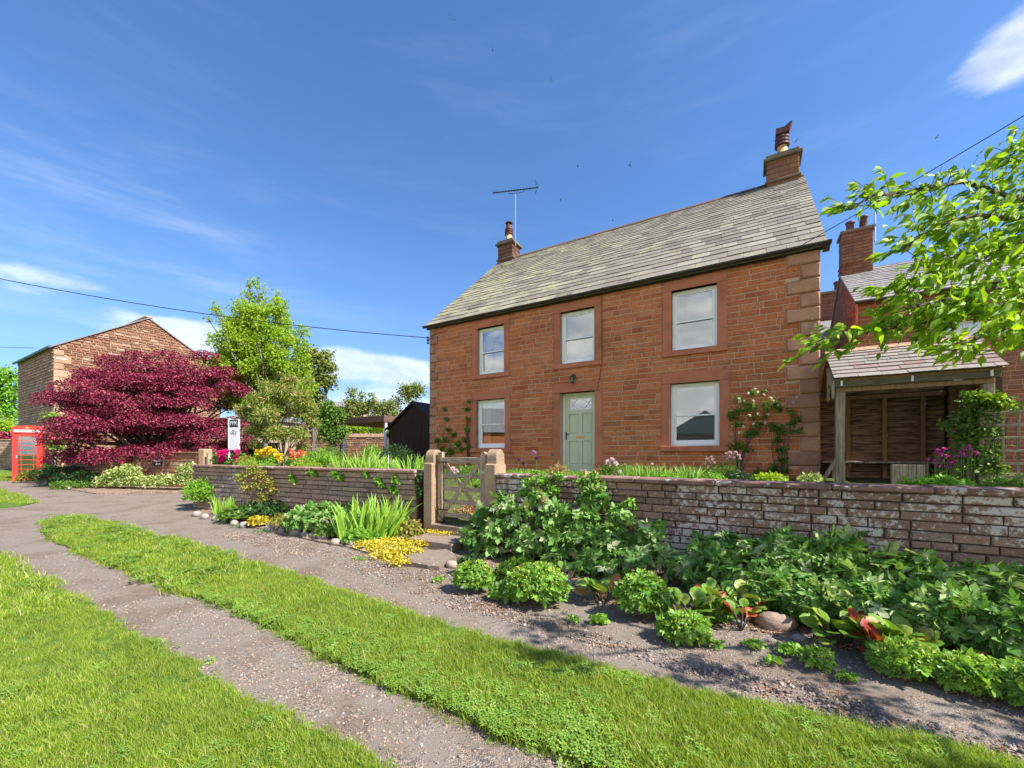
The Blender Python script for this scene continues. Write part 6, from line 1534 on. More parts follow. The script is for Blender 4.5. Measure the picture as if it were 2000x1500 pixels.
mound('low dark red leaved plant beside the second bergenia', 1290, 1196, 40, .20, 160, 'oval', .05, 'maple', stems=6)
def bergenia(label, px, py, n, size, lift=.0, red=.0, spread=.12):
    size *= .72; n = int(n * 1.8)
    p = bed(px, py); root = thing('bergenia', label, 'plant', p); a = rng.random(n) * 6.28; t_ = .25 + .75 * rng.random(n)
    tp = np.stack((np.cos(a) * t_, np.sin(a) * t_ - .15, 1.15 - t_), 1); b = np.stack((np.cos(a) * spread * .6, np.sin(a) * spread * .5, np.full(n, .05) + rng.random(n) * .07), 1)
    nr = np.stack((-np.cos(a) * .6, -np.sin(a) * .6 - .3, np.full(n, .8)), 1); nr[t_ > .6] *= np.array([-.3, 1, 1.2])
    sz = size * (.7 + .5 * rng.random(n)); Rm = frames(tp, nr); P_ = b + unit(tp) * (.02 + .05 * rng.random(n))[:, None]
    k = int(n * red); leaf_objs('leaf', 'paddle', P_[:k], Rm[:k], sz[:k], L['bergred'], root, k); leaf_objs('leaf', 'paddle', P_[k:], Rm[k:], sz[k:], L['bergenia'], root, n - k)
    mb = MB()
    for i in range(n): mb.tube([(0, 0, 0), tuple(P_[i])], [.007, .005], 4, cap=False)
    mb.build('stalk', M['bark'], root); return root
bergenia('first bergenia with big glossy leaves in front of the large shrub', 1180, 1180, 13, .20)
bergenia('second bergenia with large rounded leaves, left of the boulder', 1345, 1215, 17, .20, red=.05)
bergenia('third bergenia with red edged leaves just above the boulder', 1455, 1205, 15, .19, red=.12)
bergenia('fourth bergenia with upright green leaves and one vivid red leaf', 1705, 1275, 15, .23, red=.18)
bergenia('bergenia tucked between the second bergenia and the shrub row', 1395, 1188, 13, .20, red=.05)
bergenia('bergenia with broad green leaves right of the boulder', 1640, 1262, 12, .21)
bergenia('bergenia beside the vivid red leaf, under the right hand shrub', 1765, 1285, 12, .22, red=.08)
mound('straggly green foliage left of the large pale boulder', 1400, 1226, 70, .22, 420, 'lobed', .06, 'mid')
mound('dark leafy growth behind the large pale boulder', 1500, 1208, 120, .34, 700, 'lobed', .08, 'anemone')
mound('leafy growth right of the large pale boulder', 1590, 1240, 110, .34, 700, 'lobed', .08, 'anemone')
mound('leafy growth behind the fourth bergenia', 1700, 1258, 120, .40, 700, 'lobed', .085, 'anemone')
mound('dense low foliage above the yellow green bank', 1850, 1300, 150, .46, 1000, 'lobed', .085, 'anemone')
mound('dense low foliage at the right edge above the mantle clumps', 1980, 1340, 130, .46, 900, 'lobed', .085, 'anemone')
mound('low leafy plant between the two round mounds and the shrub', 1010, 1150, 90, .26, 420, 'lobed', .06, 'mid')
mound('small leafed green plant under the left side of the big shrub', 920, 1128, 60, .24, 300, 'lobed', .05, 'dark')
bergenia('cluster of vivid red bergenia leaves near the gravel at the right', 1722, 1300, 5, .19, red=.8, spread=.07)
bergenia('red tinged bergenia leaves beside the large pale boulder', 1448, 1232, 4, .15, red=.7, spread=.07)
bergenia('bergenia almost hidden under the shrub at the far right', 1975, 1330, 9, .18)
bergenia('small bergenia at the foot of the big shrub near the steps', 1110, 1135, 7, .14)

for px, py, w_, n_, lb in ((1120, 1222, 30, 60, 'tiny weed on the gravel just right of the two round mounds'), (1395, 1272, 40, 90, 'tiny weed tuft below the trailing mantle plant'), (1475, 1275, 50, 110, 'low pale weed tuft in the gravel below the large boulder'), (1510, 1305, 36, 70, 'lone weed seedling out on the gravel at the right'), (1655, 1340, 40, 90, 'weed seedling right of the isolated mantle seedling'), (860, 1140, 30, 60, 'tiny weed on the gravel left of the first round mound'), (700, 1098, 30, 50, 'tiny weed by the golden creeper on the gravel')):
    mound(lb, px, py, w_, .04, n_, 'round', .022, 'fresh', name='weed')
# hedge and shrubs before the roadside wall
def row(name, label, cat, pts, n, kind, size, lm, **kw):
    c = pts[len(pts)//2][0]; b = Vector((c.x, c.y, zg(c.y))); bl = [(p.x-b.x, p.y-b.y, p.z-b.z, r, r*.8, rz_) for p, r, rz_ in pts]
    return plant(name, label, cat, b, bl, n, kind, size, lm, **kw)
row('variegated_hedge', 'pale variegated low hedge at the foot of the roadside wall', 'hedge', [(PX(x, y, 14.0 + (375-x)*.004), .42, .30) for x, y in ((205, 945), (225, 930), (240, 945), (265, 942), (290, 945), (315, 944), (340, 943), (362, 940), (372, 920), (250, 922))], 6000, 'oval', .07, 'variegated', shell=.5)
row('dark_shrub', 'rounded dark green shrub between the kiosk and the variegated hedge', 'shrub', [(PX(x, y, Y), .45, .35) for x, y, Y in ((85, 930, 16.2), (110, 925, 16), (140, 925, 15.8), (165, 935, 15.4), (125, 940, 15.2), (100, 940, 15.6), (180, 945, 15))], 5200, 'oval', .06, 'dark', shell=.6)
row('low_shrub', 'mid green low bush in front of the dark shrub', 'shrub', [(PX(x, y, 14.7), .35, .26) for x, y in ((120, 953), (145, 953), (165, 952))], 1900, 'oval', .055, 'mid', shell=.6)
row('small_shrub', 'small yellowish bush at the foot of the telephone kiosk', 'shrub', [(PX(x, y, 16.8), .28, .25) for x, y in ((48, 932), (58, 930), (42, 938))], 900, 'oval', .06, 'spirea', shell=.5)
ro = row('purple_flowers', 'purple flowered plant right of the telephone kiosk', 'plant', [(PX(93, 908, 16.5), .2, .15), (PX(98, 915, 16.5), .25, .15)], 350, 'oval', .06, 'fresh', stems=6)
blooms(ro, [tuple(PX(x, y, 16.4) - Vector(ro.location)) for x, y in ((90, 900), (94, 903), (123, 901), (97, 905))], 'purple', .07, 18)

# ------------------------------------------------------------------ plants behind the walls
def gplant(label, px, py, d, wm, h, n, kind, size, lm, cat='plant', name='garden_plant', **kw):
    """planted in the garden; (px,py) top centre of the plant on the plane d"""
    q = onplane(px, py, d); b = Vector((q.x, q.y, gz(q.x, q.y))); hh = q.z - b.z
    hh = max(hh, .12) if h is None else h
    return plant(name, label, cat, b, [(0, 0, hh*.5, wm, wm*.8, hh*.55), (wm*.4, .05, hh*.4, wm*.6, wm*.5, hh*.5), (-wm*.4, 0, hh*.45, wm*.6, wm*.5, hh*.5)], n, kind, size, lm, **kw)
def ld(px, back): # depth of a point a set distance behind the left wall
    p = on_left_wall(px, 900, -back); return SD(p)[1]
r_ = gplant('magenta peony bush behind the left end of the garden wall', 437, 884, ld(437, .7), .30, None, 700, 'oval', .09, 'mid', stems=10)
blooms(r_, [tuple(onplane(x, y, ld(437, .55)) - Vector(r_.location)) for x, y in ((431, 886), (433, 897), (440, 884))], 'magenta', .10, 40)
r_ = gplant('smaller magenta flowered bush right of the sale board', 465, 886, ld(465, .7), .25, None, 500, 'oval', .08, 'mid', stems=8)
blooms(r_, [tuple(onplane(x, y, ld(465, .5)) - Vector(r_.location)) for x, y in ((464, 883), (459, 898), (461, 893))], 'magenta', .07, 30)
gplant('golden bronze leafy bush next to the magenta flowers', 480, 890, ld(480, .5), .28, None, 800, 'lance', .07, 'spirea')
r_ = gplant('yellow flowering azalea in front of the bronze tinted tree', 518, 882, ld(518, 1.2), .42, None, 900, 'oval', .06, 'fresh', stems=8)
blooms(r_, [tuple(onplane(x + random.uniform(-3, 3), y + random.uniform(-3, 3), ld(518, 1.0)) - Vector(r_.location)) for x, y in ((505, 884), (512, 880), (516, 886), (520, 878), (527, 876), (530, 883), (535, 880), (524, 889), (540, 892), (545, 897), (549, 890), (508, 892))], 'ypetal', .075, 26)
r_ = gplant('coral orange azalea right of the bronze tinted tree', 580, 885, ld(580, 1.2), .35, None, 700, 'oval', .06, 'fresh', stems=8)
blooms(r_, [tuple(onplane(x + random.uniform(-2, 2), y + random.uniform(-2, 2), ld(580, 1.0)) - Vector(r_.location)) for x, y in ((565, 888), (571, 893), (576, 886), (582, 890), (586, 884), (588, 892), (594, 888), (569, 882), (590, 896))], 'coral', .065, 24)
gplant('light green herb mass behind the wall below the bronze tinted tree', 500, 900, ld(500, .35), .5, None, 1500, 'lance', .07, 'fresh')
gplant('feathery green herbs behind the wall right of the coral azalea', 625, 880, ld(625, .9), .45, None, 1600, 'lance', .08, 'fresh', stems=10)
gplant('green leafy herbs behind the wall left of the pale mound', 600, 898, ld(600, .4), .35, None, 900, 'lance', .06, 'lime')
gplant('tall pale green stems in front of the carport post', 645, 872, ld(645, 1.4), .4, None, 1100, 'lance', .08, 'mid', stems=8)
gplant('pale variegated mound behind the middle of the left wall', 658, 903, ld(658, .5), .28, None, 700, 'oval', .04, 'variegated')
gplant('bright green feathery bush in front of the rubble wall', 727, 868, ld(727, 2.2), .28, None, 1400, 'lance', .07, 'fresh')
gplant('dark green evergreen bush in front of the shed', 772, 868, ld(772, 2.4), .50, None, 2600, 'lance', .06, 'dark')
gplant('brownish green low bush behind the wall right of the stalks', 752, 895, ld(752, 1.0), .32, None, 900, 'oval', .05, 'olive')
gplant('dark green bush at the foot of the carport post', 700, 893, ld(700, 1.6), .4, None, 1200, 'lance', .07, 'mid')
for i, (px, hpx, lb) in enumerate(((690, 45, 'upright sword leaved clump behind the wall near the carport post'), (722, 35, 'grassy strap leaved clump behind the middle of the left wall'), (785, 34, 'arching grassy clump behind the wall close to the gate post'), (805, 30, 'arching grassy clump between the shed and the gate post'))):
    q = onplane(px, 905, ld(px, .5)); q.z = gz(q.x, q.y); sword(lb, 0, 0, 40, hpx / F * q.y + .25, 55, at=q, lean=.5, lm='blade' if i != 2 else 'fresh')
st_ = thing('garden_canes', 'thin pale stalks standing behind the left garden wall', 'stalks', on_left_wall(690, 905, -.6)); mb = MB()
for px, py in ((686, 888), (713, 888), (724, 898), (675, 893)):
    q = on_left_wall(px, py, -.6); z0 = gz(q.x, q.y); o = MB().tube([q - Vector(st_.location), Vector((q.x, q.y, z0 - .1)) - Vector(st_.location)], .008, 5).build('stalk', M['offwhite'], st_)
# along the house front
def climber(label, pts, n, lm, size=.06, kind='oval', flowers=None, stems=14):
    c = onplane(pts[0][0], 930, -.05); c.z = gz(c.x, c.y); bl = []
    for x, y, r in pts: q = onplane(x, y, -.07) - c; bl.append((q.x, q.y, q.z, r * U.x + .02, r * abs(U.y) * .5 + .03, r * .75))
    return plant('wall_climber', label, 'climber', c, bl, n, kind, size, lm, stems=stems, srad=.006, shell=.1, orientkw=dict(outw=.2, upw=.5, jit=.5, droop=.4), wob=.02, flowers=flowers)
climber('climbing plant trained on the house wall between two quoin columns at the left', [(862, 880, .2), (868, 860, .14), (875, 840, .12), (872, 820, .10), (868, 800, .08), (885, 850, .14), (893, 870, .18), (880, 885, .2), (900, 880, .15), (855, 862, .12)], 1000, 'mid', .06)
climber('narrow climber against the lower left window surround', [(916, 785, .06), (912, 800, .10), (914, 820, .10), (912, 840, .11), (908, 860, .11), (915, 875, .1)], 560, 'mid', .055)
L['cpetal'] = petal('cream_petal', (.80, .78, .60), (.74, .76, .52))
cr = climber('white flowered climber on the wall right of the lower right window', [(1440, 805, .10), (1470, 795, .09), (1495, 790, .09), (1460, 800, .12), (1430, 815, .09), (1440, 830, .13), (1470, 815, .10), (1495, 815, .09), (1480, 830, .13), (1460, 850, .14), (1445, 870, .12), (1475, 845, .12), (1500, 800, .08), (1515, 790, .08), (1520, 800, .10), (1440, 780, .07), (1470, 768, .08), (1490, 765, .06), (1455, 790, .07), (1430, 875, .10), (1460, 878, .09), (1425, 808, .07), (1510, 830, .08)], 1300, 'mid', .05)
blooms(cr, [tuple(onplane(x, y, -.16) - Vector(cr.location)) for x, y in ((1462, 768), (1475, 760), (1480, 766), (1492, 771), (1443, 778), (1445, 785), (1454, 783), (1471, 783), (1473, 788), (1505, 778), (1510, 783), (1520, 792), (1528, 790), (1500, 810), (1480, 808), (1464, 812), (1495, 826), (1472, 828), (1445, 845), (1452, 833), (1557, 776), (1548, 786))], 'cpetal', .032, 14)
climber('second green climber rising beside the right quoins', [(1525, 880, .12), (1520, 860, .10), (1528, 845, .09), (1520, 838, .12), (1545, 828, .09), (1555, 820, .09), (1550, 842, .08), (1510, 838, .08), (1530, 900, .10), (1515, 915, .12), (1535, 920, .1), (1562, 842, .06), (1545, 805, .07), (1505, 920, .1), (1480, 925, .1)], 800, 'mid', .055)
def flower_stalks(label, pts, d, m, r=.05, npet=30, name='flower_stalks', cat='flower', leaves=None, ball=1.0, shift=0):
    q0 = onplane(pts[0][0], pts[0][1], d); b = Vector((q0.x, q0.y, gz(q0.x, q0.y))); root = thing(name, label, cat, b)
    P_ = [onplane(x, y, d) - b for x, y in pts]
    for p in P_: MB().tube([Vector((p.x*.9, p.y*.9, 0)), Vector((p.x*.97, p.y, p.z*.5)), p], [.006, .005, .004], 4).build('stem', M['stemgreen'], root)
    blooms(root, [tuple(p) for p in P_], m, r, npet, ball=ball)
    if leaves: 
        P2, O2 = in_blobs(leaves, [(0, 0, .15, .25, .2, .18)], .4, -.1); o = bpy.data.objects.new('foliage', leaves_mesh('foliage', 'lance', P2, orient(O2), np.full(leaves, .08), L['mid'])); link(o, root); o['kind'] = 'stuff'
    return root
M['stemgreen'] = plain('green_stem', (.14, .24, .05), .6)
flower_stalks('pale lilac globe allium in front of the house wall left of the door', [(1042, 884)], -2.0, 'lilac', .045, 60)
flower_stalks('dark purple globe alliums around the pale lilac one', [(1013, 898), (1048, 895), (1079, 888), (1022, 905)], -2.0, 'purple', .032, 50)
flower_stalks('white and blush peony flowers beside the doorstep', [(1187, 903), (1193, 912), (1203, 906), (1199, 925), (1183, 914), (1210, 922), (1196, 898)], -2.2, 'wpetal', .05, 34, leaves=420)
flower_stalks('small pink flowers above the iris leaves right of the door', [(1222, 908), (1230, 912), (1273, 906), (1218, 918), (1262, 915)], -1.6, 'ppetal', .03, 16, leaves=200)
flower_stalks('pink flower spikes left of the lower right window corner', [(1381, 897), (1386, 902), (1392, 898), (1378, 905), (1395, 904), (1383, 912), (1390, 893)], -1.4, 'ppetal', .03, 16, leaves=200)
flower_stalks('cluster of pale pink meadow rue flowers under the white flowered climber', [(1416, 892), (1420, 887), (1426, 884), (1431, 888), (1437, 884), (1443, 890), (1425, 892), (1434, 894), (1445, 896), (1420, 897)], -1.2, 'ppetal', .035, 18, leaves=260)
flower_stalks('magenta columbine flowers in front of the timber shelter', [(1832, 880), (1828, 885), (1836, 888), (1845, 878), (1850, 892), (1840, 900), (1826, 902), (1812, 898), (1856, 905), (1865, 902), (1883, 878), (1878, 885), (1893, 872), (1898, 880), (1890, 890), (1904, 886), (1870, 892), (1848, 912), (1832, 910)], -2.9, 'colum', .032, 14, leaves=300)
for i, (px, w_, lb) in enumerate(((1240, 70, 'iris like grassy leaves along the house right of the doorstep'), (1275, 60, 'grassy green leaves below the lower right window'), (1345, 30, 'thin grassy tuft below the middle of the lower right window'))):
    q = onplane(px, 930, -1.9); q.z = gz(q.x, q.y); sword(lb, 0, 0, w_, .34, 90, at=q, lean=.3, lm='fresh')
gplant('bright green cushion plant behind the wall below the right window', 1305, 922, -2.6, .26, None, 1200, 'oval', .03, 'fresh')
gplant('bright green cushion plant behind the wall under the pink spikes', 1392, 924, -2.6, .22, None, 1000, 'oval', .035, 'fresh')
gplant('dark leafy plants behind the wall under the meadow rue', 1440, 922, -2.3, .32, None, 1100, 'lance', .06, 'dark', stems=6)
gplant('mixed green and yellow leaves behind the wall below the second climber', 1505, 925, -2.4, .28, None, 700, 'oval', .05, 'lime', stems=6)
gplant('pale variegated bush behind the coping left of the shelter post', 1582, 926, -3.2, .17, None, 900, 'oval', .04, 'variegated', name='variegated_bush')
gplant('fresh green leaves under the magenta columbines', 1845, 935, -3.4, .28, None, 700, 'lobed', .06, 'fresh', stems=6)
gplant('green strap leaves beside the timber panel', 1775, 935, -3.4, .10, None, 260, 'lance', .07, 'fresh')
gplant('feathery juniper spreading behind the coping at the right edge', 1980, 932, -3.9, .34, None, 2400, 'lance', .05, 'mid', name='juniper')
gplant('coral young leaves of a shrub beside the doorstep', 1090, 905, -2.6, .16, None, 260, 'lance', .10, 'pinkleaf', stems=6)
def px_shrub(name, label, pts, n, kind, size, lm, d, **kw):
    b = onplane(pts[0][0], 930, d); b.z = gz(b.x, b.y); bl = [((onplane(x, y, d) - b).x, (onplane(x, y, d) - b).y, (onplane(x, y, d) - b).z, r, r*.8, r*.9) for x, y, r in pts]
    return plant(name, label, 'climber', b, bl, n, kind, size, lm, **kw)
px_shrub('climbing_shrub', 'leafy climber between the timber shelter and the lattice trellis', [(1900, 780, .12), (1915, 790, .14), (1930, 785, .14), (1945, 790, .12), (1900, 810, .16), (1920, 820, .18), (1890, 830, .12), (1910, 850, .2), (1930, 850, .16), (1900, 880, .2), (1925, 890, .2), (1905, 915, .2), (1870, 825, .08), (1850, 830, .07), (1960, 797, .08), (1985, 797, .06), (1930, 920, .2), (1880, 850, .12)], 2600, 'oval', .055, 'mid', -2.2, stems=20, srad=.006, shell=.4, wob=.03)
px_shrub('climbing_shrub', 'sunlit yellow green leaf tips at the top of the climber by the trellis', [(1945, 785, .10), (1960, 790, .08), (1930, 778, .07)], 260, 'oval', .055, 'lime', -2.35, stems=4, srad=.003, shell=.2)
carpet('red and green succulents carpeting the garden path behind the gate', [Vector((q.x, q.y, gz(q.x, q.y))) for q in [W(GS0 + x, WD + y) for x in (.15, .4, .65, .9) for y in (.55, .8, 1.05)]], 3200, 'oval', .03, 'redground', h=.06)
def garden_lawn_pts(): return [W(s_, d_) for s_ in np.arange(GS0 - .4, GS1 + .6, .3) for d_ in np.arange(WD + 1.4, -1.2, .3)]
carpet('tufts of bright grass and clover on the garden slope behind the gate', [Vector((q.x, q.y, gz(q.x, q.y) + .02)) for q in garden_lawn_pts()], 9000, 'lance', .08, 'fresh', h=.08, name='garden_grass')
r_ = gplant('pink flowered border plant seen through the top of the gate', 888, 918, -2.6, .35, None, 700, 'lance', .10, 'mid', stems=8)
blooms(r_, [tuple(onplane(x, y, -2.9) - Vector(r_.location)) for x, y in ((885, 916), (892, 920), (880, 922))], 'ppetal', .05, 20)
gplant('green border plants beyond the gate below the lower left window', 925, 912, -1.6, .5, None, 1000, 'lance', .10, 'mid', stems=6)

# ------------------------------------------------------------------ grass blades, clover and gravel chips (instanced on points)
def inpoly(P, poly):
    x, y = P[:, 0], P[:, 1]; ins = np.zeros(len(P), bool); n = len(poly); j = n - 1
    for i in range(n):
        xi, yi = poly[i][:2]; xj, yj = poly[j][:2]
        c = ((yi > y) != (yj > y)) & (x < (xj - xi) * (y - yi) / (yj - yi + 1e-12) + xi); ins ^= c; j = i
    return ins
def tuft(n, rad, h, w_, m, lean=.5, clover=False):
    V = []; Fc = []; T = []
    for i in range(n):
        a = random.uniform(0, 6.28); r = rad * math.sqrt(random.random()); bx, by = r * math.cos(a), r * math.sin(a); th = random.uniform(0, 6.28); t_ = random.random(); b = len(V)
        hh = h * random.uniform(.6, 1.15); la = random.uniform(0, 6.28); ll = lean * hh * random.uniform(.2, 1.1); lx_, ly_ = math.cos(la) * ll, math.sin(la) * ll; dx, dy = math.cos(th) * w_, math.sin(th) * w_
        if clover:
            for k in range(3):
                an = th + k * 2.09; c_, s_ = math.cos(an), math.sin(an); q = w_ * 5; b = len(V)
                V += [(bx, by, hh*.7), (bx + q*c_ - q*.5*s_, by + q*s_ + q*.5*c_, hh*.75), (bx + q*1.2*c_, by + q*1.2*s_, hh*.68), (bx + q*c_ + q*.5*s_, by + q*s_ - q*.5*c_, hh*.75)]; Fc += [(b, b+3, b+2), (b, b+2, b+1)]; T += [t_] * 4
        else:
            V += [(bx-dx, by-dy, -.005), (bx+dx, by+dy, -.005), (bx+lx_*.4-dx*.8, by+ly_*.4-dy*.8, hh*.6), (bx+lx_*.4+dx*.8, by+ly_*.4+dy*.8, hh*.6), (bx+lx_, by+ly_, hh)]
            Fc += [(b, b+1, b+3), (b, b+3, b+2), (b+2, b+3, b+4)]; T += [t_] * 5
    return np_mesh('tuft', np.array(V), np.array(Fc), m, T, smooth=True)
L['grass'] = leaf_mat('grass_blade', [(0, (.20, .33, .03)), (.5, (.29, .41, .035)), (.78, (.38, .47, .07)), (.92, (.48, .48, .14)), (1, (.58, .50, .26))], trans=.45, big=.45, rough=.5)
L['clover'] = leaf_mat('clover_leaf', [(0, (.16, .30, .04)), (.6, (.22, .38, .06)), (1, (.32, .44, .10))], trans=.3, big=.3)
def scatter(name, kind_label, P, rotz, scl, tilt, variants, idx, kind='stuff', label=None, cat=None):
    """vertices carrying rot/scl/idx; geometry nodes put one of the variant meshes on each"""
    me = bpy.data.meshes.new(name); me.vertices.add(len(P)); me.vertices.foreach_set('co', np.asarray(P, np.float32).reshape(-1))
    rt = np.stack((tilt[:, 0], tilt[:, 1], rotz), 1).astype(np.float32)
    a = me.attributes.new('rot', 'FLOAT_VECTOR', 'POINT'); a.data.foreach_set('vector', rt.reshape(-1))
    a = me.attributes.new('scl', 'FLOAT', 'POINT'); a.data.foreach_set('value', scl.astype(np.float32))
    a = me.attributes.new('idx', 'INT', 'POINT'); a.data.foreach_set('value', idx.astype(np.int32))
    o = bpy.data.objects.new(name, me); link(o); o['kind'] = kind
    if label: tag(o, label, cat)
    ng = bpy.data.node_groups.new(name, 'GeometryNodeTree'); ng.interface.new_socket('Geometry', in_out='INPUT', socket_type='NodeSocketGeometry'); ng.interface.new_socket('Geometry', in_out='OUTPUT', socket_type='NodeSocketGeometry')
    nn = ng.nodes; gi = nn.new('NodeGroupInput'); go = nn.new('NodeGroupOutput'); gti = nn.new('GeometryNodeGeometryToInstance')
    for vo in variants[::-1]:
        oi = nn.new('GeometryNodeObjectInfo'); oi.inputs['Object'].default_value = vo; ng.links.new(oi.outputs['Geometry'], gti.inputs[0])
    iop = nn.new('GeometryNodeInstanceOnPoints'); ng.links.new(gi.outputs[0], iop.inputs['Points']); ng.links.new(gti.outputs[0], iop.inputs['Instance']); iop.inputs['Pick Instance'].default_value = True
    def na(nm, dt): q = nn.new('GeometryNodeInputNamedAttribute'); q.data_type = dt; q.inputs['Name'].default_value = nm; return q.outputs[0]
    ng.links.new(na('idx', 'INT'), iop.inputs['Instance Index']); ng.links.new(na('scl', 'FLOAT'), iop.inputs['Scale'])
    e = nn.new('FunctionNodeEulerToRotation'); ng.links.new(na('rot', 'FLOAT_VECTOR'), e.inputs[0]); ng.links.new(e.outputs[0], iop.inputs['Rotation'])
    ng.links.new(iop.outputs[0], go.inputs[0]); md = o.modifiers.new('scatter', 'NODES'); md.node_group = ng
    return o
def vobj(me, nm): return bpy.data.objects.new(nm, me)
TG = [vobj(tuft(26, .045, .042, .0016, L['grass'], .8), 'grass_tuft_a'), vobj(tuft(24, .05, .05, .0018, L['grass'], .9), 'grass_tuft_b'), vobj(tuft(16, .04, .045, .0022, L['clover'], .5, True), 'clover_tuft')]
TF = [vobj(tuft(30, .11, .055, .0040, L['grass'], .8), 'far_tuft_a'), vobj(tuft(28, .12, .06, .0045, L['grass'], .8), 'far_tuft_b'), vobj(tuft(30, .11, .07, .004, L['clover'], .5, True), 'clover_far')]
def lawn_points(poly, bands, bbox, frust=1.5):
    out = []
    for d0, d1, dens in bands:
        x0, x1, y0, y1 = bbox; n = int((x1-x0)*(y1-y0)*dens); P = np.stack((x0 + (x1-x0)*rng.random(n), y0 + (y1-y0)*rng.random(n)), 1)
        r = np.hypot(P[:, 0], P[:, 1]); P = P[(r >= d0) & (r < d1) & (np.abs(P[:, 0]) < np.maximum(P[:, 1], 0) * frust + 1.2) & (P[:, 1] > .3)]
        out.append(P[inpoly(P, poly)])
    return np.concatenate(out)
def grass(name, label, poly, bands, bbox, variants, clover=0.03, zoff=.022, edge=None, s=1.0):
    P = lawn_points(poly, bands, bbox); n = len(P)
    Z = np.array([trackz(x, y) for x, y in P]) + zoff
    v = np.sin(P[:, 0]*3.1 + P[:, 1]*1.7) * np.sin(P[:, 1]*2.3 - P[:, 0]*1.1); cl_ = rng.random(n) < clover * (1 + 1.5 * v)
    if edge is not None: cl_ |= (rng.random(n) < edge(P))
    idx = np.where(cl_, 2, rng.integers(0, 2, n)); scl = s * (.75 + .5 * rng.random(n)) * (1 + .18 * v)
    return scatter(name, '', np.column_stack((P, Z)), rng.random(n) * 6.28, scl, rng.normal(size=(n, 2)) * .12, variants, idx, label=label, cat='grass')
near = [(0, 3.2, 1250), (3.2, 5.5, 650)]; far = [(5.5, 9, 130), (9, 22, 60)]
grass('lawn_grass', 'short mown bright green grass of the large lawn at lower left', LAWNJ, near, (-9, 1.5, .2, 6), TG, s=.8)
grass('lawn_grass_far', 'mown grass at the far left end of the large lawn', LAWNJ, far, (-15, 0, 3, 10), TF)
EDG = gp2([(160, 1082), (330, 1150), (520, 1226), (690, 1308), (880, 1394), (1050, 1466), (1130, 1490)])
def edgef(P):
    d = np.full(len(P), 9.0)
    for i in range(len(EDG)-1):
        a, b = np.array(EDG[i]), np.array(EDG[i+1]); ab = b-a; t_ = np.clip(((P-a)@ab)/(ab@ab), 0, 1); d = np.minimum(d, np.linalg.norm(P - a - t_[:, None]*ab, axis=1))
    return np.clip(.38 - d*1.1, 0, .38)
grass('strip_grass', 'longer grass and clover on the strip between the wheel tracks', STRIPJ, near, (-6, 4.2, .3, 6), TG, clover=.05, edge=edgef, s=1.05)
grass('strip_grass_far', 'grass at the far tip of the strip between the wheel tracks', STRIPJ, far, (-12, 0, 3, 10), TF, clover=.1, s=1.0)
grass('patch_grass', 'small patch of grass beside the track at far left', PATCH, [(5, 40, 50)], (-22, -12, 11, 16), TF, s=1.1)
grass('verge_grass', 'grass around the foot of the telephone kiosk', GREEN2, [(5, 60, 40)], (-34, -19, 17, 24), TF, s=1.3)
def fringe(name, label, poly, k, s):
    out = []
    for i in range(len(poly)):
        a, b = np.array(poly[i][:2]), np.array(poly[(i+1) % len(poly)][:2]); L_ = np.linalg.norm(b - a)
        if np.linalg.norm((a+b)/2) > 9 or L_ > 1: continue
        m_ = int(L_ * k * (.6 + .8 * rng.random())); 
        if m_: t_ = rng.random(m_)[:, None]; out.append(a + (b - a) * t_ + rng.normal(size=(m_, 2)) * .035)
    P = np.concatenate(out); n = len(P); Z = np.array([trackz(x, y) for x, y in P]) + .001
    scatter(name, '', np.column_stack((P, Z)), rng.random(n) * 6.28, s * (.4 + .7 * rng.random(n)), rng.normal(size=(n, 2)) * .3, TG, rng.integers(0, 3, n), label=label, cat='grass')
fringe('edge_grass', 'ragged grass creeping onto the gravel around the middle strip', STRIPJ, 60, .8)
fringe('edge_grass', 'ragged grass creeping onto the gravel along the lawn edge', LAWNJ, 50, .75)
def pebble(r):
    V = []; Fc = []
    ph = (1+5**.5)/2; ico = [(-1,ph,0),(1,ph,0),(-1,-ph,0),(1,-ph,0),(0,-1,ph),(0,1,ph),(0,-1,-ph),(0,1,-ph),(ph,0,-1),(ph,0,1),(-ph,0,-1),(-ph,0,1)]
    V = [(x*r*.53*random.uniform(.75, 1.2), y*r*.5*random.uniform(.6, 1.1), z*r*.34*random.uniform(.8, 1.1)) for x, y, z in ico]
    Fc = [(0,11,5),(0,5,1),(0,1,7),(0,7,10),(0,10,11),(1,5,9),(5,11,4),(11,10,2),(10,7,6),(7,1,8),(3,9,4),(3,4,2),(3,2,6),(3,6,8),(3,8,9),(4,9,5),(2,4,11),(6,2,10),(8,6,7),(9,8,1)]
    return np_mesh('pebble', np.array(V), np.array(Fc), M['chip'], [random.random()] * 12)
M['chip'] = stone_mat('gravel_chip', [(0, (.13, .11, .10)), (.3, (.22, .18, .155)), (.55, (.31, .26, .22)), (.75, (.44, .27, .19)), (.93, (.50, .44, .39)), (1, (.30, .29, .29))], stain=0, bs=.2)
PB = [vobj(pebble(.0095), 'pebble_%s' % c) for c in 'abcd']
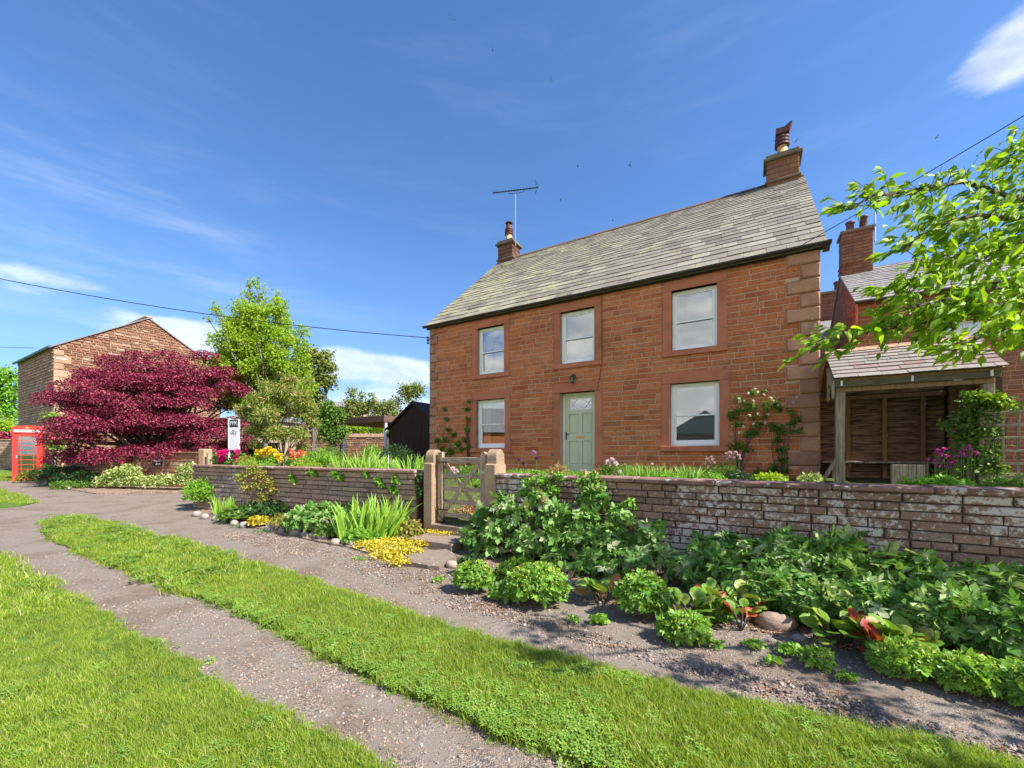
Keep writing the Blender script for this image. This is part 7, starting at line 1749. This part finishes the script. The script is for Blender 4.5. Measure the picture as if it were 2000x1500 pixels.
def chips(name, label, bands, bbox, excl, incl=None, s=1.0, zoff=.002):
    out = []
    for d0, d1, dens in bands:
        x0, x1, y0, y1 = bbox; n = int((x1-x0)*(y1-y0)*dens); P = np.stack((x0 + (x1-x0)*rng.random(n), y0 + (y1-y0)*rng.random(n)), 1)
        r = np.hypot(P[:, 0], P[:, 1]); P = P[(r >= d0) & (r < d1) & (np.abs(P[:, 0]) < P[:, 1] * 1.4 + .5)]
        for e in excl: P = P[~inpoly(P, e)]
        if incl: P = P[inpoly(P, incl)]
        v = np.sin(P[:, 0]*2.3 + P[:, 1]*3.7) * np.sin(P[:, 1]*1.9 - P[:, 0]*2.7) + .6 * np.sin(P[:, 0]*6.1) * np.sin(P[:, 1]*7.3); P = P[rng.random(len(P)) < .55 + .4 * v]
        out.append(P)
    P = np.concatenate(out); n = len(P); Z = np.array([trackz(x, y) for x, y in P]) + zoff
    scl = s * (.35 + .75 * rng.random(n) ** 2.4 + (rng.random(n) < .012) * .7)
    return scatter(name, '', np.column_stack((P, Z)), rng.random(n) * 6.28, scl, rng.normal(size=(n, 2)) * .25, PB, rng.integers(0, 4, n), label=label, cat='gravel')
chips('gravel', 'loose grey and pink gravel chips on the wheel tracks', [(0, 3.2, 2600), (3.2, 5.5, 1300), (5.5, 9, 420)], (-9, 4.5, .4, 8.5), [LAWNJ, STRIPJ, LB])
CG = gp2([(372, 1000), (420, 1020), (560, 1050), (690, 1078), (790, 1112), (880, 1112), (900, 1160), (1100, 1215), (1350, 1300), (1560, 1330), (1750, 1390), (2000, 1460), (1990, 1485), (1700, 1420), (1400, 1335), (1100, 1245), (850, 1180), (700, 1120), (520, 1075), (380, 1035)])
chips('coarse_gravel', 'coarser pale gravel chips along the foot of the flower beds', [(0, 4.5, 2600), (4.5, 9, 1500)], (-7, 4.5, 1.4, 8.5), [STRIPJ, LB], incl=CG, s=1.45, zoff=.008)
chips('bed_gravel', 'gravel chips and leaf litter between the plants of the right bed', [(0, 7, 1300)], (-1.5, 5, 1.4, 6.5), [STRIPJ], incl=RB, s=1.3, zoff=.022)
M['litter'] = leaf_mat('dry_litter', [(0, (.12, .06, .03)), (.5, (.24, .12, .055)), (1, (.36, .22, .12))], trans=.1)
LT = []
for c_ in 'ab':
    V, Fc = TM['petal']; k = 5; Pp = np.column_stack((rng.random((k, 2)) * .05 - .025, np.full(k, .002))); dd = unit(np.column_stack((rng.normal(size=(k, 2)), np.zeros(k)))); Rr = frames(dd, np.array([[0, 0, 1.0]] * k) + rng.normal(size=(k, 3)) * .3)
    LT.append(vobj(leaves_mesh('litter', 'petal', Pp, Rr, .012 + .012 * rng.random(k), M['litter']), 'litter_' + c_))
pol = CG + []; P = lawn_points(CG, [(0, 5, 160), (5, 9, 90)], (-7, 4.5, 1.4, 8.5)); Pb = lawn_points(RB, [(0, 8, 260)], (-1.5, 5, 1.2, 6.5)); P = np.concatenate((P[rng.random(len(P)) < .6 + .4*np.sin(P[:, 0]*4)*np.sin(P[:, 1]*3)], Pb)); n = len(P)
scatter('leaf_litter', '', np.column_stack((P, np.array([trackz(x, y) for x, y in P]) + .012)), rng.random(n) * 6.28, .7 + .8 * rng.random(n), rng.normal(size=(n, 2)) * .1, LT, rng.integers(0, 2, n), label='dry brown leaf litter scattered over the gravel by the flower beds', cat='leaf litter')
print('objects', len(bpy.data.objects), 'tris', sum(len(m.polygons) for m in bpy.data.meshes))
